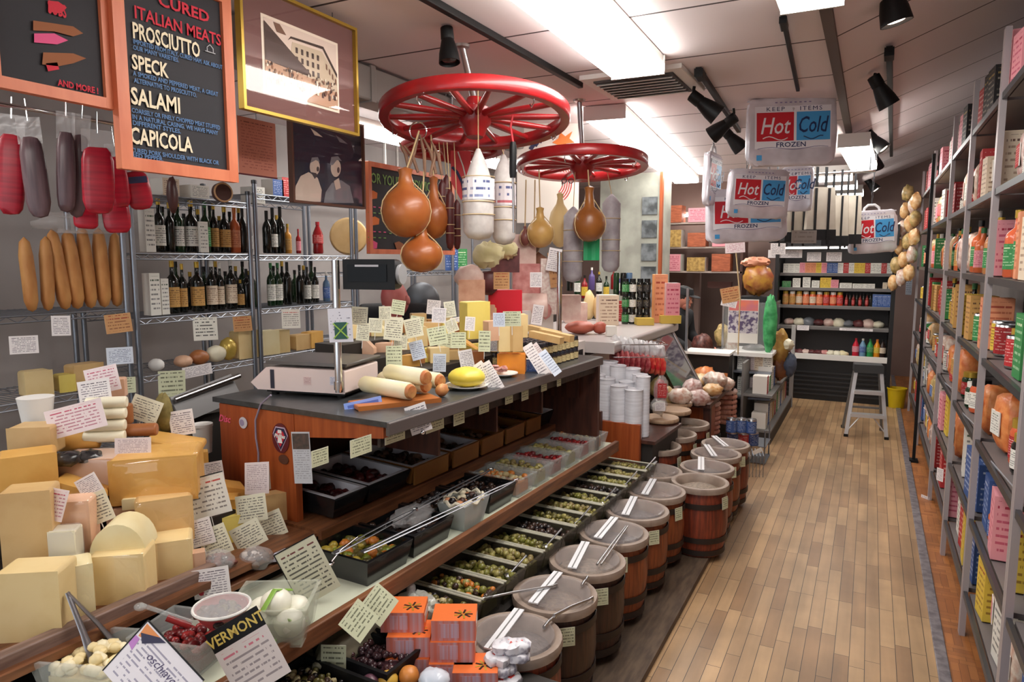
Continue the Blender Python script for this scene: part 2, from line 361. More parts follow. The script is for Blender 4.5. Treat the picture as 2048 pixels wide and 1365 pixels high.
def spot_head(px, py, d, aim, label, top, lit=True, s=1.0, energy=30):
    c = onD(px, py, d) if top[2] < 2.58 and d < 3.05 else onZ(px, py, top[2]-.12); a = V(aim).normalized(); top = (c.x-a.x*.1, c.y-a.y*.1, top[2])
    T = MX.Translation(c) @ a.to_track_quat('Z', 'Y').to_matrix().to_4x4() @ MX.Scale(s, 4)
    t = thing('track_spotlight', label, 'spotlight', M=T, group='black track spotlights')
    shd = part('shade', MB().lathe([(.034, -.055), (.04, -.03), (.052, .02), (.058, .07), (.054, .07), (.046, .02), (.02, -.02)], blackm, 20, cap=False), t)
    part('back_can', MB().lathe([(.02, -.125), (.034, -.12), (.036, -.06), (.03, -.05)], blackm, 16), t)
    part('bulb', MB().lathe([(.05, .05), (.03, .062), (.0, .066)], bulb if lit else mat('unlit bulb', (60, 58, 56), .2), 16), shd)
    inv = T.inverted(); q = inv @ V(top); e = V((0, 0, -.09))
    part('stem', MB().tube([q, q*.5+e*.5+V((0, 0, -.01)), e], .009/s, blackm, 8), t)
    if lit:
        l = bpy.data.lights.new('spot', 'SPOT'); l.energy = energy; l.color = (1, .86, .74); l.spot_size = R(75); l.spot_blend = .7; l.shadow_soft_size = .05
        o = bpy.data.objects.new('spot', l); C.objects.link(o); o.matrix_world = MX.Translation(c+a*.09) @ (-a).to_track_quat('Z', 'Y').to_matrix().to_4x4()
p = onD(897, 50, 3.0); spot_head(897, 100, 3.0, (.15, -.1, -1), 'black spotlight hanging down behind the first red wheel', (-1.56, p.y, 2.57), False, .8)
spot_head(1416, 216, 4.3, (.9, .3, -.75), 'black spotlight nearest the vent on its short track', onZ(1418, 172, 2.57))
spot_head(1440, 258, 4.6, (-.9, .1, -.6), 'black spotlight turned left in the middle of the short track', onZ(1450, 214, 2.57))
spot_head(1470, 284, 4.9, (.7, .4, -.8), 'black spotlight at the far end of the short track', onZ(1476, 258, 2.57), False)
spot_head(1786, 10, 3.1, (.25, .1, -1), 'large black spotlight at the top edge over the aisle', (.3, 3.3, 2.78), True, 1.1, 20)
spot_head(1767, 190, 5.0, (.5, .2, -.9), 'black spotlight nearest the start of the long track', (.035, 4.9, 2.65))
spot_head(1757, 287, 6.2, (.6, -.1, -.7), 'pale-rimmed spotlight second along the long track', (.06, 6.1, 2.66))
spot_head(1752, 324, 6.8, (.3, .6, -.8), 'black spotlight third along the long track', (.08, 6.8, 2.67), False)
spot_head(1745, 372, 7.8, (.5, -.1, -.6), 'small spotlight farthest along the long track', (.1, 7.8, 2.68), True, 1.1, 15)
# vent grille
p = onZ(1288, 163, 2.6); t = thing('air_vent', 'square white ceiling air vent with dark slats', 'air vent', (p.x, p.y, 2.6), 0)
part('frame', MB().box((0, 0, -.012), (.56, .56, .024), housing).box((0, 0, -.02), (.44, .44, .03), mat('vent dark', (70, 66, 66), .7)), t, bevel=.004)
for k in range(7): part('slat', MB().box((0, 0, 0), (.42, .035, .004), housing, M=TM((0, -.18+.06*k, -.035), 0, R(35))), t)
# duct, pipes, uprights at the left ceiling
dm = mat('grey duct', (146, 140, 136), .5, .2)
t = thing('ceiling_duct', 'grey boxed duct running along the ceiling over the staff aisle', 'duct', (-2.42, 3.6, 2.5))
part('casing', MB().box((0, 0, 0), (.16, 4.6, .17), dm), t, bevel=.01)
for k in range(4): part('collar', MB().box((0, -1.7+k*1.1, 0), (.175, .04, .185), dm), t, bevel=.004)
for k, (px, y, dz) in enumerate(((767, 4.2, .9), (792, 4.7, .5))):
    p = onY(px, 200, y); solo('hanger_pole', MB().tube([(0, 0, 0), (0, 0, -dz)], .012, dm), ('grey hanger pole from the ceiling behind the first red wheel', 'thin dark hanger rod behind the first red wheel')[k], 'pole', (p.x, p.y, 2.6))
t = thing('pipe_frame', 'grey pipe bracket along the ceiling behind the photograph', 'pipe', (-2.9, 4.3, 2.35)); part('pipe', MB().tube([(0, -1.2, .1), (0, 1.6, .1)], .02, dm), t); part('brace', MB().tube([(0, -.2, .1), (.0, .1, .25)], .012, dm), t)
# ================================================================ COUNTER
whites = mat('pale shelf laminate', (206, 210, 190), .35); carc = mat('dark carcass', (38, 32, 28), .6)
t = thing('display_counter', 'long stepped wooden food counter with slate top and olive shelves', 'counter', (CO.x, CO.y, 0), CRZ)
part('base_cabinet', MB().box((-.42, .85, .17), (.9, 4.5, .34), carc), t, bevel=.006)
part('low_shelf', MB().box((-.02, .7, .355), (.44, 4.2, .02), carc), t)
part('back_carcass', MB().box((-.62, .45, .46), (.55, 3.7, .25), carc), t)
part('olive_shelf', MB().box((-.19, .45, .575), (.36, 4.0, .02), whites), t)
part('front_rail', MB().box((.008, .45, .573), (.024, 4.0, .058), wood_rail), t, bevel=.004)
part('tray_board', MB().box((-.5, 1.52, .69), (.42, 2.05, .02), wood_rail), t, bevel=.003)
part('board_lip', MB().box((-.285, 1.52, .678), (.016, 2.05, .05), wood_rail), t, bevel=.003)
part('cheese_shelf', MB().box((-.72, -.38, .68), (.84, 1.75, .02), wood_rail), t)
part('cheese_sill', MB().box((-.345, -.62, .69), (.035, 1.5, .06), mat('grey sill wood', (134, 108, 96), .5, col2=(104, 80, 70), st=(6, .6, 6))), t, bevel=.004)
part('front_shelf', MB().box((-.42, .31, .64), (.25, .38, .02), wood_rail), t, bevel=.003)
m = MB(); m.prism([(-.79, .70), (-.41, .65), (-.41, 1.08), (-.79, 1.08)], .03, wood_panel, LT(0, .53))
pan = part('end_panel', m, t, bevel=.003)
part('side_bracket', MB().prism([(-.41, 1.0), (-.02, 1.045), (-.02, 1.09), (-.41, 1.09)], .026, wood_panel, LT(0, .53)), t, bevel=.002)
part('slate_top', MB().box((-.41, 1.37, 1.092), (.82, 1.72, .018), slate), t, bevel=.003)
part('top_lip', MB().box((.003, 1.37, 1.078), (.014, 1.72, .042), mat('bevelled slate edge', (88, 80, 78), .35)), t, bevel=.004)
part('label_strip', MB().box((-.05, 1.42, 1.035), (.012, 1.78, .05), mat('dark patterned strip', (58, 44, 40), .5, col2=(30, 24, 24), scale=40)), t)
part('back_board', MB().box((-.76, 1.4, .88), (.02, 1.75, .38), wood_dark), t)
for k in range(4): part('bracket', MB().box((-.42, .95+k*.42, .94), (.6, .014, .14), wood_dark), t)
part('far_panel', MB().box((-.4, 2.27, .83), (.74, .03, .5), wood_dark), t, bevel=.003)
part('olive_end_panel', MB().box((-.06, 2.66, .54), (.26, .03, .23), wood_panel), t, bevel=.003)
part('step_end_panel', MB().box((-.2, 2.46, .67), (.22, .03, .17), wood_dark), t, bevel=.003)
part('cup_shelf', MB().box((-.1, 2.95, .55), (.5, .54, .02), wood_dark), t)
part('cup_box', MB().box((-.1, 2.95, .44), (.46, .5, .2), carc), t)
# stickers on the end panel
def onpanel(x, y): # pixel -> counter-local point on the panel face (u = .515)
    d = ray(x, y); n = CU; o = CO + CU*.514; p_ = CAM + d*((o-CAM).dot(n)/d.dot(n)); u, v = uv_of(p_); return V((-v, .513, p_.z))
s1 = MB(); a = onpanel(438, 842); T = LT(a.x, a.y, a.z)
s1.text('Disc', .035, mat('pink print', (226, 90, 120), .5), T, align='LEFT', off=.001, shear=.3)
b = onpanel(487, 846); s1.lathe([(.021, 0), (.021, .0015)], mat('silver sticker', (200, 196, 204), .4), 24, LT(b.x, b.y, b.z) @ MX.Rotation(pi/2, 4, 'X'))
s1.lathe([(.012, .0015), (.012, .0022)], mat('lilac sticker', (150, 140, 170), .4), 20, LT(b.x-.006, b.y, b.z) @ MX.Rotation(pi/2, 4, 'X'))
solo('round_sticker', s1, 'pink and silver round sticker on the orange end panel', 'sticker', M=MX.Translation((CO.x, CO.y, 0)) @ MX.Rotation(CRZ, 4, 'Z'))
s2 = MB(); a = onpanel(562, 878); cz = a
maroon = mat('maroon badge', (92, 22, 34), .5); wl = mat('badge lilac line', (190, 170, 190), .5); navy = mat('badge navy', (40, 36, 70), .5); redb = mat('badge red', (196, 40, 60), .5)
def poly(s): return [(-.03*s, .012*s), (-.018*s, .034*s), (.018*s, .034*s), (.03*s, .012*s), (0, -.036*s)]
s2.lathe([(.05, 0), (.05, .0012)], maroon, 26, LT(a.x, a.y, a.z+.002) @ MX.Rotation(pi/2, 4, 'X') @ MX.Diagonal((.82, 1.05, 1, 1)))
for k, (sc, mm) in enumerate(((1.22, wl), (1.1, navy), (.8, redb))): s2.prism(poly(sc), .0008, mm, LT(a.x, a.y-.0015-.0008*k, a.z))
s2.prism([(-.012, -.014), (.012, -.014), (.008, .004), (-.008, .004)], .0008, white, LT(a.x, a.y-.0045, a.z)); s2.prism([(-.01, .02), (.01, .02), (.008, .032), (-.008, .032)], .0008, white, LT(a.x, a.y-.0045, a.z))
s2.text('Phillies', .019, white, LT(a.x, a.y-.005, a.z+.004), off=.0006, shear=.25)
s2.lathe([(.024, 0), (.024, .0012)], mat('brown badge', (88, 50, 34), .6), 20, LT(a.x+.01, a.y, a.z-.072) @ MX.Rotation(pi/2, 4, 'X') @ MX.Diagonal((1, .7, 1, 1)))
solo('team_badge_sticker', s2, 'maroon baseball badge sticker with a pentagon on the end panel', 'sticker', M=MX.Translation((CO.x, CO.y, 0)) @ MX.Rotation(CRZ, 4, 'Z'))
cabl = MB(); pts = [onpanel(*q) for q in ((545, 790), (525, 808), (514, 840), (515, 875), (520, 905), (520, 950))]
pts = [V((q.x, q.y-.006, q.z)) for q in pts]; cabl.tube(pts, .0035, mat('grey cord', (140, 130, 150), .5))
solo('power_cord', cabl, 'thin grey cord hanging down the orange end panel', 'cord', M=MX.Translation((CO.x, CO.y, 0)) @ MX.Rotation(CRZ, 4, 'Z'))
# ================================================================ KEGS
def at(t, p): return MX.Translation(p)
keg_cols = {'amber': ((150, 78, 40), (108, 52, 28)), 'dark': ((70, 40, 30), (44, 26, 22)), 'red': ((138, 60, 36), (92, 40, 28))}
kw = {k: mat('keg '+k, a, .42, col2=b, scale=6, st=(14, 14, .8), bump=.15) for k, (a, b) in keg_cols.items()}
hoopm = mat('keg hoop', (52, 42, 38), .5, .4); linerm = mat('keg liner', (158, 140, 126), .5, col2=(136, 118, 106), scale=18)
lidm = mat('keg lid film', (190, 180, 178), .12, alpha=.3, spec=.7); hinge = mat('lid hinge strip', (232, 232, 236), .35)
fills = [mat('keg fill '+str(i), a, .5, col2=b, scale=60, bump=.6) for i, (a, b) in enumerate((((92, 82, 80), (60, 54, 54)), ((126, 104, 84), (92, 74, 60)), ((150, 132, 112), (108, 92, 78))))]
def stave(a, z): return 1+.006*cos(a*16)
def keg_parts(t, kind, fill, h=.41, tagang=40, hinge_rot=8, lid=True):
    m = MB(); m.lathe([(.128, .03), (.140, .09), (.150, .2), (.146, .3), (.137, h-.03), (.128, h-.03), (.128, h-.08)], kw[kind], 32, wob=stave); part('staves', m, t)
    for z, r in ((.055, .137), (.125, .1465), (.31, .1475)): part('hoop', MB().lathe([(r, z-.014), (r+.0035, z-.014), (r+.0035, z+.014), (r, z+.014)], hoopm, 32, cap=False), t)
    part('liner_rim', MB().lathe([(.118, h-.05), (.127, h-.006), (.136, h), (.152, h-.002), (.1555, h-.014), (.153, h-.032), (.139, h-.036)], linerm, 36, cap=False), t)
    part('contents', MB().lathe([(.119, h-.065), (.119, h-.05), (.07, h-.03+.0*h), (0, h-.024)], fills[fill], 24), t)
    if lid:
        m = MB(); m.lathe([(.132, h-.004), (.128, h+.006), (0, h+.009)], lidm, 32, cap=False); cl_ = part('clear_lid', m, t)
        part('hinge_strip', MB().box((0, 0, h+.0125), (.036, .262, .005), hinge, M=TM((-.035, 0, h+.0125), R(hinge_rot))).box((0, 0, 0), (.004, .26, .002), greyp, M=TM((-.035, 0, h+.016), R(hinge_rot))), cl_)
    a = R(tagang-90); c = V((cos(a), sin(a), 0))
    part('price_tag', MB().box((0, 0, 0), (.055, .0015, .065), paper, front=K['green'], M=TM((c.x*.1535, c.y*.1535, h-.085), a+pi/2, R(-4))), t)
keg_row = [('red', 0, -.955, 1.885), ('dark', 1, -.955, 2.205), ('dark', 2, -.953, 2.525), ('amber', 0, -.952, 2.845), ('amber', 0, -.945, 3.165), ('amber', 1, -.942, 3.485), ('dark', 2, -1.04, 3.82)]
kl = ['red-brown wooden keg with a clear lid nearest the front, beside the orange cartons', 'dark brown wooden keg second from the front, a steel handle on its rim', 'dark wooden keg third from the front, its contents pale tan',
      'amber wooden keg fourth from the front, tongs lying across its lid', 'amber wooden keg fifth from the front in the first row', 'amber wooden keg sixth from the front in the first row', 'dark wooden keg seventh and last of the first row by the olive shelf']
for i, (k, f, x, y) in enumerate(keg_row):
    t = thing('keg', kl[i], 'keg', (x, y, .03), R(random.uniform(-6, 6)), 'wooden kegs along the counter'); keg_parts(t, k, f, .38, (38, 44, 40, 36, 48, 66, 60)[i])
k2 = [('red', 2, -.62, 3.87, 'red-brown keg alone at the aisle side beside the first row of kegs', .0), ('red', 0, -.655, 4.23, 'dark red keg with a round domed lid second along the aisle edge', .03), ('amber', 1, -.68, 4.56, 'keg third along the aisle edge with a wide pale lid strip', .03), ('red', 2, -.70, 4.89, 'last keg of the aisle edge, below the stacked blue cans', .03)]
for i, (k, f, x, y, lb, z) in enumerate(k2):
    p = onZ((1400, 1414, 1432, 1451)[i], (962, 933, 906, 887)[i], .41); x, y = p.x, p.y
    t = thing('keg', lb, 'keg', (x, y, 0), R((10, -4, 6, 12)[i]), 'wooden kegs along the counter'); keg_parts(t, k, f, .41, (60, 42, 45, 40)[i], 16, i > 0)
for i, (px, py) in enumerate(((1312, 890), (1346, 866), (1374, 845))):
    p = onZ(px, py, .47)
    pl = MB().box((0, 0, .03), (.26, .26, .06), carc); solo('keg_plinth', pl, 'dark plinth under the %s keg of the back row' % ORD[i], 'plinth', (p.x, p.y, 0))
    t = thing('keg', 'brown keg %s from the deli cups in the back row by the counter' % ORD[i], 'keg', (p.x, p.y, .06), .2, 'wooden kegs along the counter'); keg_parts(t, 'amber' if i % 2 else 'red', 2, .41, 70, 10, False)
struct('trim_4', MB().box((-.93, 3.0, .015), (.48, 2.9, .03), mat('plinth wood', (98, 80, 64), .6, col2=(70, 56, 46), scale=9, st=(6, 1, 1))), 'thin worn plinth under the kegs')
for i, (px, py, rz, L_) in enumerate(((1322, 842, .15, .2), (1348, 826, .05, .15), (1352, 811, .1, .22))):
    p = onZ(px, py, .565); solo('wooden_round', MB().lathe([(.11, 0), (.115, .006), (.115, .02), (.11, .026)], mat('pale wood lid', (180, 150, 120), .5, col2=(150, 120, 96), st=(1, 8, 1), scale=8), 28), 'pale wooden lid %s behind the stacked deli cups' % ORD[i], 'lid', p, rz, 'pale wooden lids by the cups')
def utensil(name, label, pts, r, m=chrome, extra=None):
    mb = MB(); mb.tube(pts, r, m, 8); t = thing(name, label, name.split('_')[-1], pts[0]); o = MX.Translation(-V(pts[0]))
    mb.v = [tuple(o @ V(q)) for q in mb.v]; part('handle', mb, t)
    if extra: e = extra(); e.v = [tuple(o @ V(q)) for q in e.v]; part(*((extra.nm, e, t)))
    return t
# scoop handles resting on the keg rims
for i, ((x1, y1), (x2, y2), z1, z2, lb) in enumerate((((1104, 1173), (945, 1203), .43, .45, 'steel scoop handle resting on the rim of the second keg, pointing at the olives'), ((1178, 1200), (1108, 1232), .425, .44, 'steel ladle handle across the gap between the first two kegs'), ((1106, 1236), (1088, 1256), .425, .43, 'short steel scoop handle lying in the lid of the nearest keg'), ((1172, 1160), (1164, 1172), .43, .43, 'little steel handle on the lid of the second keg'), ((1252, 1053), (1194, 1130), .44, .44, 'steel tongs lying across the lids of the third and fourth kegs'))):
    a, b = onZ(x1, y1, z1), onZ(x2, y2, z2); mb = MB(); w = .005 if i != 4 else .004
    o = a; mb.tube([a-o, (a+b)/2-o+V((0, 0, .004)), b-o], [w*.8, w, w*1.2], steel, 8); t = thing('keg_scoop', lb, 'scoop', o); part('handle', mb, t)
    d = (a-b).normalized(); part('grip' if i != 4 else 'tong_arm', MB().tube([V((.008, 0, .001)), (b-o)+V((.014, .006, .001))], w*.9, steel, 8) if i == 4 else MB().tube([V((0, 0, 0)), d*.02+V((0, 0, .002)), d*.022+V((0, 0, -.01))], w, steel, 8), t)
# ================================================================ TRAYS
def lumps(m, x0, x1, y0, y1, z, r, n, ms, seed=1, flatz=.8, heap=.0, seg=7, rg=5, el=1.0):
    rn = random.Random(seed)
    for i in range(n):
        a, b = rn.uniform(x0, x1), rn.uniform(y0, y1); rr = r*rn.uniform(.7, 1.25)
        hx = 1-abs((a-(x0+x1)/2)/((x1-x0)/2+1e-6))**2; hy = 1-abs((b-(y0+y1)/2)/((y1-y0)/2+1e-6))**2
        T = MX.Translation((a, b, z+rn.uniform(-.3, .5)*rr+heap*hx*hy)) @ MX.Rotation(rn.uniform(0, 6), 4, 'Z') @ MX.Rotation(rn.uniform(-.6, .6), 4, 'X')
        m.blob((0, 0, 0), (rr*el, rr, rr*flatz), ms[rn.randrange(len(ms))], .15, 2, i, seg, rg, M=T)
    return m
def pan(m, w, l, h, mt, wall=.004, lip=.008, base=None, taper=.9):
    """open pan: x = across (w), y = along (l), base at z=0"""
    a, b, c, d = w/2*taper, l/2*taper, w/2, l/2
    def ring(x, y, z): return [(-x, -y, z), (x, -y, z), (x, y, z), (-x, y, z)]
    vs = ring(a, b, 0)+ring(c, d, h)+ring(c+lip, d+lip, h)+ring(c+lip, d+lip, h-.004)+ring(c-wall, d-wall, h)+ring(a-wall, b-wall, wall)
    fs = [(3, 2, 1, 0)]
    for r0, r1 in ((0, 1), (4, 8), (16, 20)):
        pass
    def strip(r0, r1, flip=False):
        for k in range(4):
            q = (r0+k, r0+(k+1) % 4, r1+(k+1) % 4, r1+k); fs.append(q[::-1] if flip else q)
    strip(0, 12); strip(12, 8); strip(8, 16); strip(16, 20); fs.append((20, 21, 22, 23))
    return m.add(vs, fs, mt, None, True)
olive = {'green': [mat('olive green', (118, 116, 50), .3), mat('olive khaki', (96, 88, 44), .3), mat('olive pale', (150, 140, 80), .3)],
         'dark': [mat('olive black', (34, 28, 30), .25), mat('olive brown', (62, 44, 36), .25)],
         'purple': [mat('olive purple', (58, 36, 42), .25), mat('olive wine', (76, 46, 48), .25)],
         'mix': [mat('olive green', (0, 0, 0)), mat('olive brown', (0, 0, 0)), mat('carrot', (186, 110, 40), .35), mat('olive pale', (0, 0, 0))],
         'garlic': [mat('olive khaki', (0, 0, 0)), mat('garlic', (188, 172, 128), .4), mat('olive black', (0, 0, 0)), mat('olive brown', (0, 0, 0))],
         'red': [mat('pepper red', (150, 36, 36), .3), mat('pepper dark red', (104, 26, 30), .3)],
         'orange': [mat('carrot', (0, 0, 0)), mat('garlic', (0, 0, 0))],
         'tan': [mat('olive pale', (0, 0, 0)), mat('artichoke', (126, 110, 66), .4)],
         'wine': [mat('dried tomato', (86, 26, 26), .4), mat('dried tomato dark', (56, 20, 22), .4)], 'brown': [mat('dried fig', (70, 44, 34), .45), mat('olive brown', (0, 0, 0)), mat('mushroom', (120, 88, 70), .5)],
         'pepper': [mat('pepper green', (120, 130, 40), .35), mat('pepper yellow', (160, 140, 50), .35), mat('carrot', (0, 0, 0)), mat('olive khaki', (0, 0, 0))]}
rimw = mat('pale tub rim', (188, 184, 166), .35); tubd = mat('smoky tub', (80, 74, 64), .15, alpha=.5)
TW = [('garlic', 'garlic and brown olives'), ('mix', 'green olives and orange peel'), ('green', 'small green olives'), ('tan', 'pale artichokes'), ('green', 'khaki green olives'), ('dark', 'black olives'), ('green', 'yellow-green olives'), ('tan', 'pale cracked olives'), ('green', 'green olives in oil'), ('dark', 'dark wrinkled olives'), ('green', 'bright green olives'), ('tan', 'pale marinated hearts'), ('green', 'green stuffed olives')]
t = None; du = .152
def local_obj(u, v, z): return ct(u, v, z)
for i, (kind, nm) in enumerate(TW):
    u = .68+i*du
    t = thing('olive_tub', 'clear tub of %s in the low row, %s from the front' % (nm, ORD[i]), 'tub', ct(u, -.05, .365), CRZ, 'clear olive tubs on the low shelf')
    m = MB(); pan(m, .275, du-.022, .095, tubd); tb_ = part('tub', m, t)
    m = MB(); m.tube([(-.14, -du/2+.008, .096), (.14, -du/2+.008, .096)], .0045, rimw, 6); m.tube([(-.14, du/2-.008, .096), (.14, du/2-.008, .096)], .0045, rimw, 6); part('rim', m, tb_)
    c = MB(); lumps(c, -.12, .12, -.05, .05, .072, .0125, 64, olive[kind], i, .9, .014); c.box((0, 0, .04), (.24, du-.045, .05), olive[kind][0]); part('olives', c, t, kind='stuff')
for i, (u, kind, nm) in enumerate(((.16, 'garlic', 'pale olives behind the crackers'), (.35, 'purple', 'wine-dark olives by the bagged crisps'), (.52, 'purple', 'small purple olives by the scoop handle'))):
    t = thing('olive_tub', 'dark tub of %s' % nm, 'tub', ct(u, -.04, .365), CRZ, 'clear olive tubs on the low shelf')
    m = MB(); pan(m, .27, .14, .09, black); part('tub', m, t)
    c = MB(); lumps(c, -.12, .12, -.055, .055, .066, .01, 90, olive[kind], i+40, .9, .01); c.box((0, 0, .035), (.23, .1, .05), olive[kind][0]); part('olives', c, t, kind='stuff')
# steel scoops stuck in the low tubs
for i in range(6):
    a = ct(1.0+i*.3, -.15, .44); b = a+V((.05, .05, .07)); t = thing('small_ladle', 'small steel ladle %s along the low olive tubs' % ORD[i], 'ladle', a, 0, 'ladles in the low olive tubs')
    part('handle', MB().tube([(0, 0, 0), b-a], .004, steel), t); part('bowl', MB().blob((0, 0, 0), (.018, .018, .01), steel), t)
# trays on the olive shelf
def otray(u, v, w, l, h, body, kind, label, n=60, r=.014, liner=None, z=.585, fillz=.7, heap=.012, name='olive_tray', fam='trays on the olive shelf', front=None, tilt=0):
    t = thing(name, label, 'tray', ct(u, v, z), CRZ, fam)
    if tilt: t.rotation_euler = (0, R(tilt), CRZ)
    m = MB(); pan(m, w, l, h, body, taper=.92); part('tray', m, t)
    if liner: m = MB(); pan(m, w-.02, l-.02, h-.004, liner, taper=.9, lip=.012); m.v = [(a, b, c+.005) for a, b, c in m.v]; part('liner', m, t)
    if front: part('front_plate', MB().box((w/2+.008, 0, h/2), (.008, l*.97, h*.98), front), t)
    c = MB(); lumps(c, -w*.4, w*.4, -l*.4, l*.4, h*fillz, r, n, olive[kind], int(u*100)); c.box((0, 0, h*fillz*.5), (w*.8, l*.8, h*fillz*.8), olive[kind][0]); part('filling', c, t, kind='stuff')
    return t
ob = mat('glossy black tray', (22, 22, 24), .22, coat=.3); lw = mat('white tray liner', (206, 204, 210), .4); och = mat('ochre tray front', (158, 108, 48), .45, col2=(136, 88, 38), scale=8)
otray(.545, .155, .25, .21, .085, ob, 'pepper', 'black tray of green and yellow peppers nearest the mozzarella tub', 70, .016)
otray(.79, .16, .25, .22, .085, ob, 'dark', 'black tray with film-wrapped dark olives second on the olive shelf', 70, .013)
otray(1.03, .215, .16, .22, .085, ob, 'dark', 'black tray of black olives behind the clear feta tub', 50, .013)
otray(1.26, .16, .26, .19, .085, ob, 'dark', 'black tray just past the clear feta tub', 50, .013)
mk = [('orange', 'orange carrots and onion'), ('tan', 'pale green artichokes'), ('red', 'red peppers'), ('tan', 'yellow-green pickles'), ('red', 'dark red peppers'), ('orange', 'golden mustard fruit')]
for i, (k, nm) in enumerate(mk): otray(1.455+i*.166, .15, .265, .135, .085, clearp, k, 'clear tub of %s on the olive shelf' % nm, 60, .014)
# feta tub
t = thing('feta_tub', 'clear white-edged tub of feta cubes and olives with a paper frill', 'tub', ct(1.03, .065, .585), CRZ)
m = MB(); pan(m, .11, .16, .105, mat('frosted tub', (200, 206, 204), .2, alpha=.5), taper=.8); part('tub', m, t)
m = MB(); pts = [V((.062*cos(a)*1.05, .09*sin(a), .106+.008*sin(a*9))) for a in [2*pi*k/40 for k in range(40)]]; m.tube(pts, .007, mat('frill paper', (214, 206, 184), .7), 6, closed=True); part('paper_frill', m, t)
c = MB(); lumps(c, -.04, .04, -.06, .06, .098, .014, 30, [mat('feta', (226, 214, 184), .6), olive['brown'][0], mat('peach bit', (206, 140, 100), .5), olive['dark'][0]], 3); c.box((0, 0, .05), (.08, .12, .08), mat('feta', (0,)*3)); part('filling', c, t, kind='stuff')
m = MB(); m.blob((0, 0, 0), (.06, .1, .03), filmh, .35, 4, 3, 16, 10); solo('plastic_wrap', m, 'crumpled clear film lying over the second black tray', 'plastic wrap', ct(.8, .13, .685), CRZ)
# upper dried fruit trays
ut = [(.66, .17, ob, lw, 'wine', 'black tray with white liner nearest the end panel, dried tomatoes inside', None), (.87, .24, ob, lw, 'wine', 'black white-lined tray second from the end panel, red slices inside', None), (1.13, .25, och, lw, 'brown', 'ochre-fronted tray third from the end panel, dark dried fruit', och), (1.385, .22, och, lw, 'brown', 'ochre-fronted tray fourth from the end panel', och), (1.61, .21, och, None, 'brown', 'ochre tray fifth from the end panel heaped with dark fruit', och), (1.825, .2, och, None, 'wine', 'ochre tray sixth from the end panel with wine-red slices', och), (2.02, .17, och, None, 'wine', 'ochre tray seventh from the end panel', och), (2.19, .14, ob, lw, 'wine', 'white-lined tray at the far end of the upper shelf', None)]
for u, l, b, li, k, lb, fr in ut: otray(u, .475, .35, l-.012, .075, b, k, lb, 60, .02, li, .715, .45, .01, 'fruit_tray', 'trays of dried fruit under the slate top', fr, tilt=2.5)
# tongs across the black trays
def tongs(label, a, b, open_=.012, r=.0045, name='serving_tongs', up=V((0, 0, 1))):
    a, b = V(a), V(b); t = thing(name, label, 'tongs', a); d = b-a; sidev = d.cross(up).normalized()
    for s in (-1, 1):
        part('arm', MB().tube([V((0, 0, 0)), d*.12+sidev*s*open_*.8, d*.6+sidev*s*open_, d*.93+sidev*s*open_*.7, d+sidev*s*open_*.3], [r*.8, r*.8, r*.8, r*1.3, r*1.7], mat('tong steel', (140, 140, 146), .38, .9), 8, flat=.5), t)
    part('hinge', MB().tube([sidev*-.008, -d*.03, sidev*.008], r, chrome, 8), t)
P = lambda x, y, v, z: onZ(x, y, z)
tongs('steel tongs lying over the first black tray, their loop end up', onZ(830, 1020, .73), onZ(668, 1108, .70))
tongs('long steel tongs resting from the feta tub to the first black tray', onZ(1030, 962, .77), onZ(725, 1105, .69))
tongs('steel tongs with a bow end lying on the dark trays behind', onZ(982, 940, .74), onZ(822, 1022, .70))
t = thing('steel_spoon', 'thin steel spoon poking out of the pepper tray', 'spoon', onZ(660, 1128, .68)); q = onZ(715, 1075, .72)-onZ(660, 1128, .68); part('handle', MB().tube([(0, 0, 0), q*.4+V((0, 0, .01)), q], .003, chrome), t); part('bowl', MB().blob((0, 0, 0), (.012, .018, .006), chrome), t)
b_ = onZ(1108, 838, .76); solo('blue_glass_bowl', MB().lathe([(.02, 0), (.05, .02), (.055, .05), (.05, .05), (.02, .012)], mat('blue plastic bowl', (110, 128, 138), .25), 20), 'pale blue bowl at the far end of the olive shelf', 'bowl', ct(2.36, .2, .585))
# ================================================================ WIRE RACKS ON THE LEFT WALL
RX = -3.3
def wire_shelf(L_, D, z):
    m = MB(); h = .028
    for x in (0, -D):
        m.tube([(x, 0, z), (x, L_, z)], .004, zinc, 6); m.tube([(x, 0, z-h), (x, L_, z-h)], .004, zinc, 6)
        n = int(L_/.045); m.tube([(x, L_*k/n, z-(h if k % 2 else 0)) for k in range(n+1)], .0028, zinc, 5)
    for k in range(int(L_/.03)+1): m.tube([(-D, .03*k, z+.003), (0, .03*k, z+.003)], .0018, zinc, 4)
    return m
def rack(y0, y1, zs, label, top=1.98, D=.44):
    t = thing('wire_rack', label, 'rack', (RX, y0, 0), 0, 'wire racks behind the counter'); L_ = y1-y0
    for x, y in ((0, .0), (0, L_), (-D, 0), (-D, L_)):
        m = MB(); m.tube([(x, y, 0), (x, y, top)], .0135, zinc, 10); po = part('post', m, t)
        m = MB(); m.lathe([(.017, 0), (.017, .02), (.0, .024)], dsteel, 10, LT(x, y, top)); part('post_cap', m, po)
    for z in zs: part('wire_shelf', wire_shelf(L_, D, z), t)
    return t
rack(.55, 1.27, [1.355, .98, .6], 'first wire rack from the front, at the frame edge, with loose bread')
rack(1.31, 2.23, [1.355, .975, .6], 'wire rack holding the long bread loaves', 1.9)
rack(2.28, 3.03, [1.93, 1.63, 1.30, 1.0, .6], 'wire rack full of oil bottles in two rows')
rack(3.08, 3.95, [1.99, 1.625, 1.30, 1.0], 'wire rack with dark wine bottles beside the oil rack', 2.05)
rack(4.0, 5.3, [2.1, 1.5, 1.02], 'wire rack behind the hanging cheeses', 2.15)
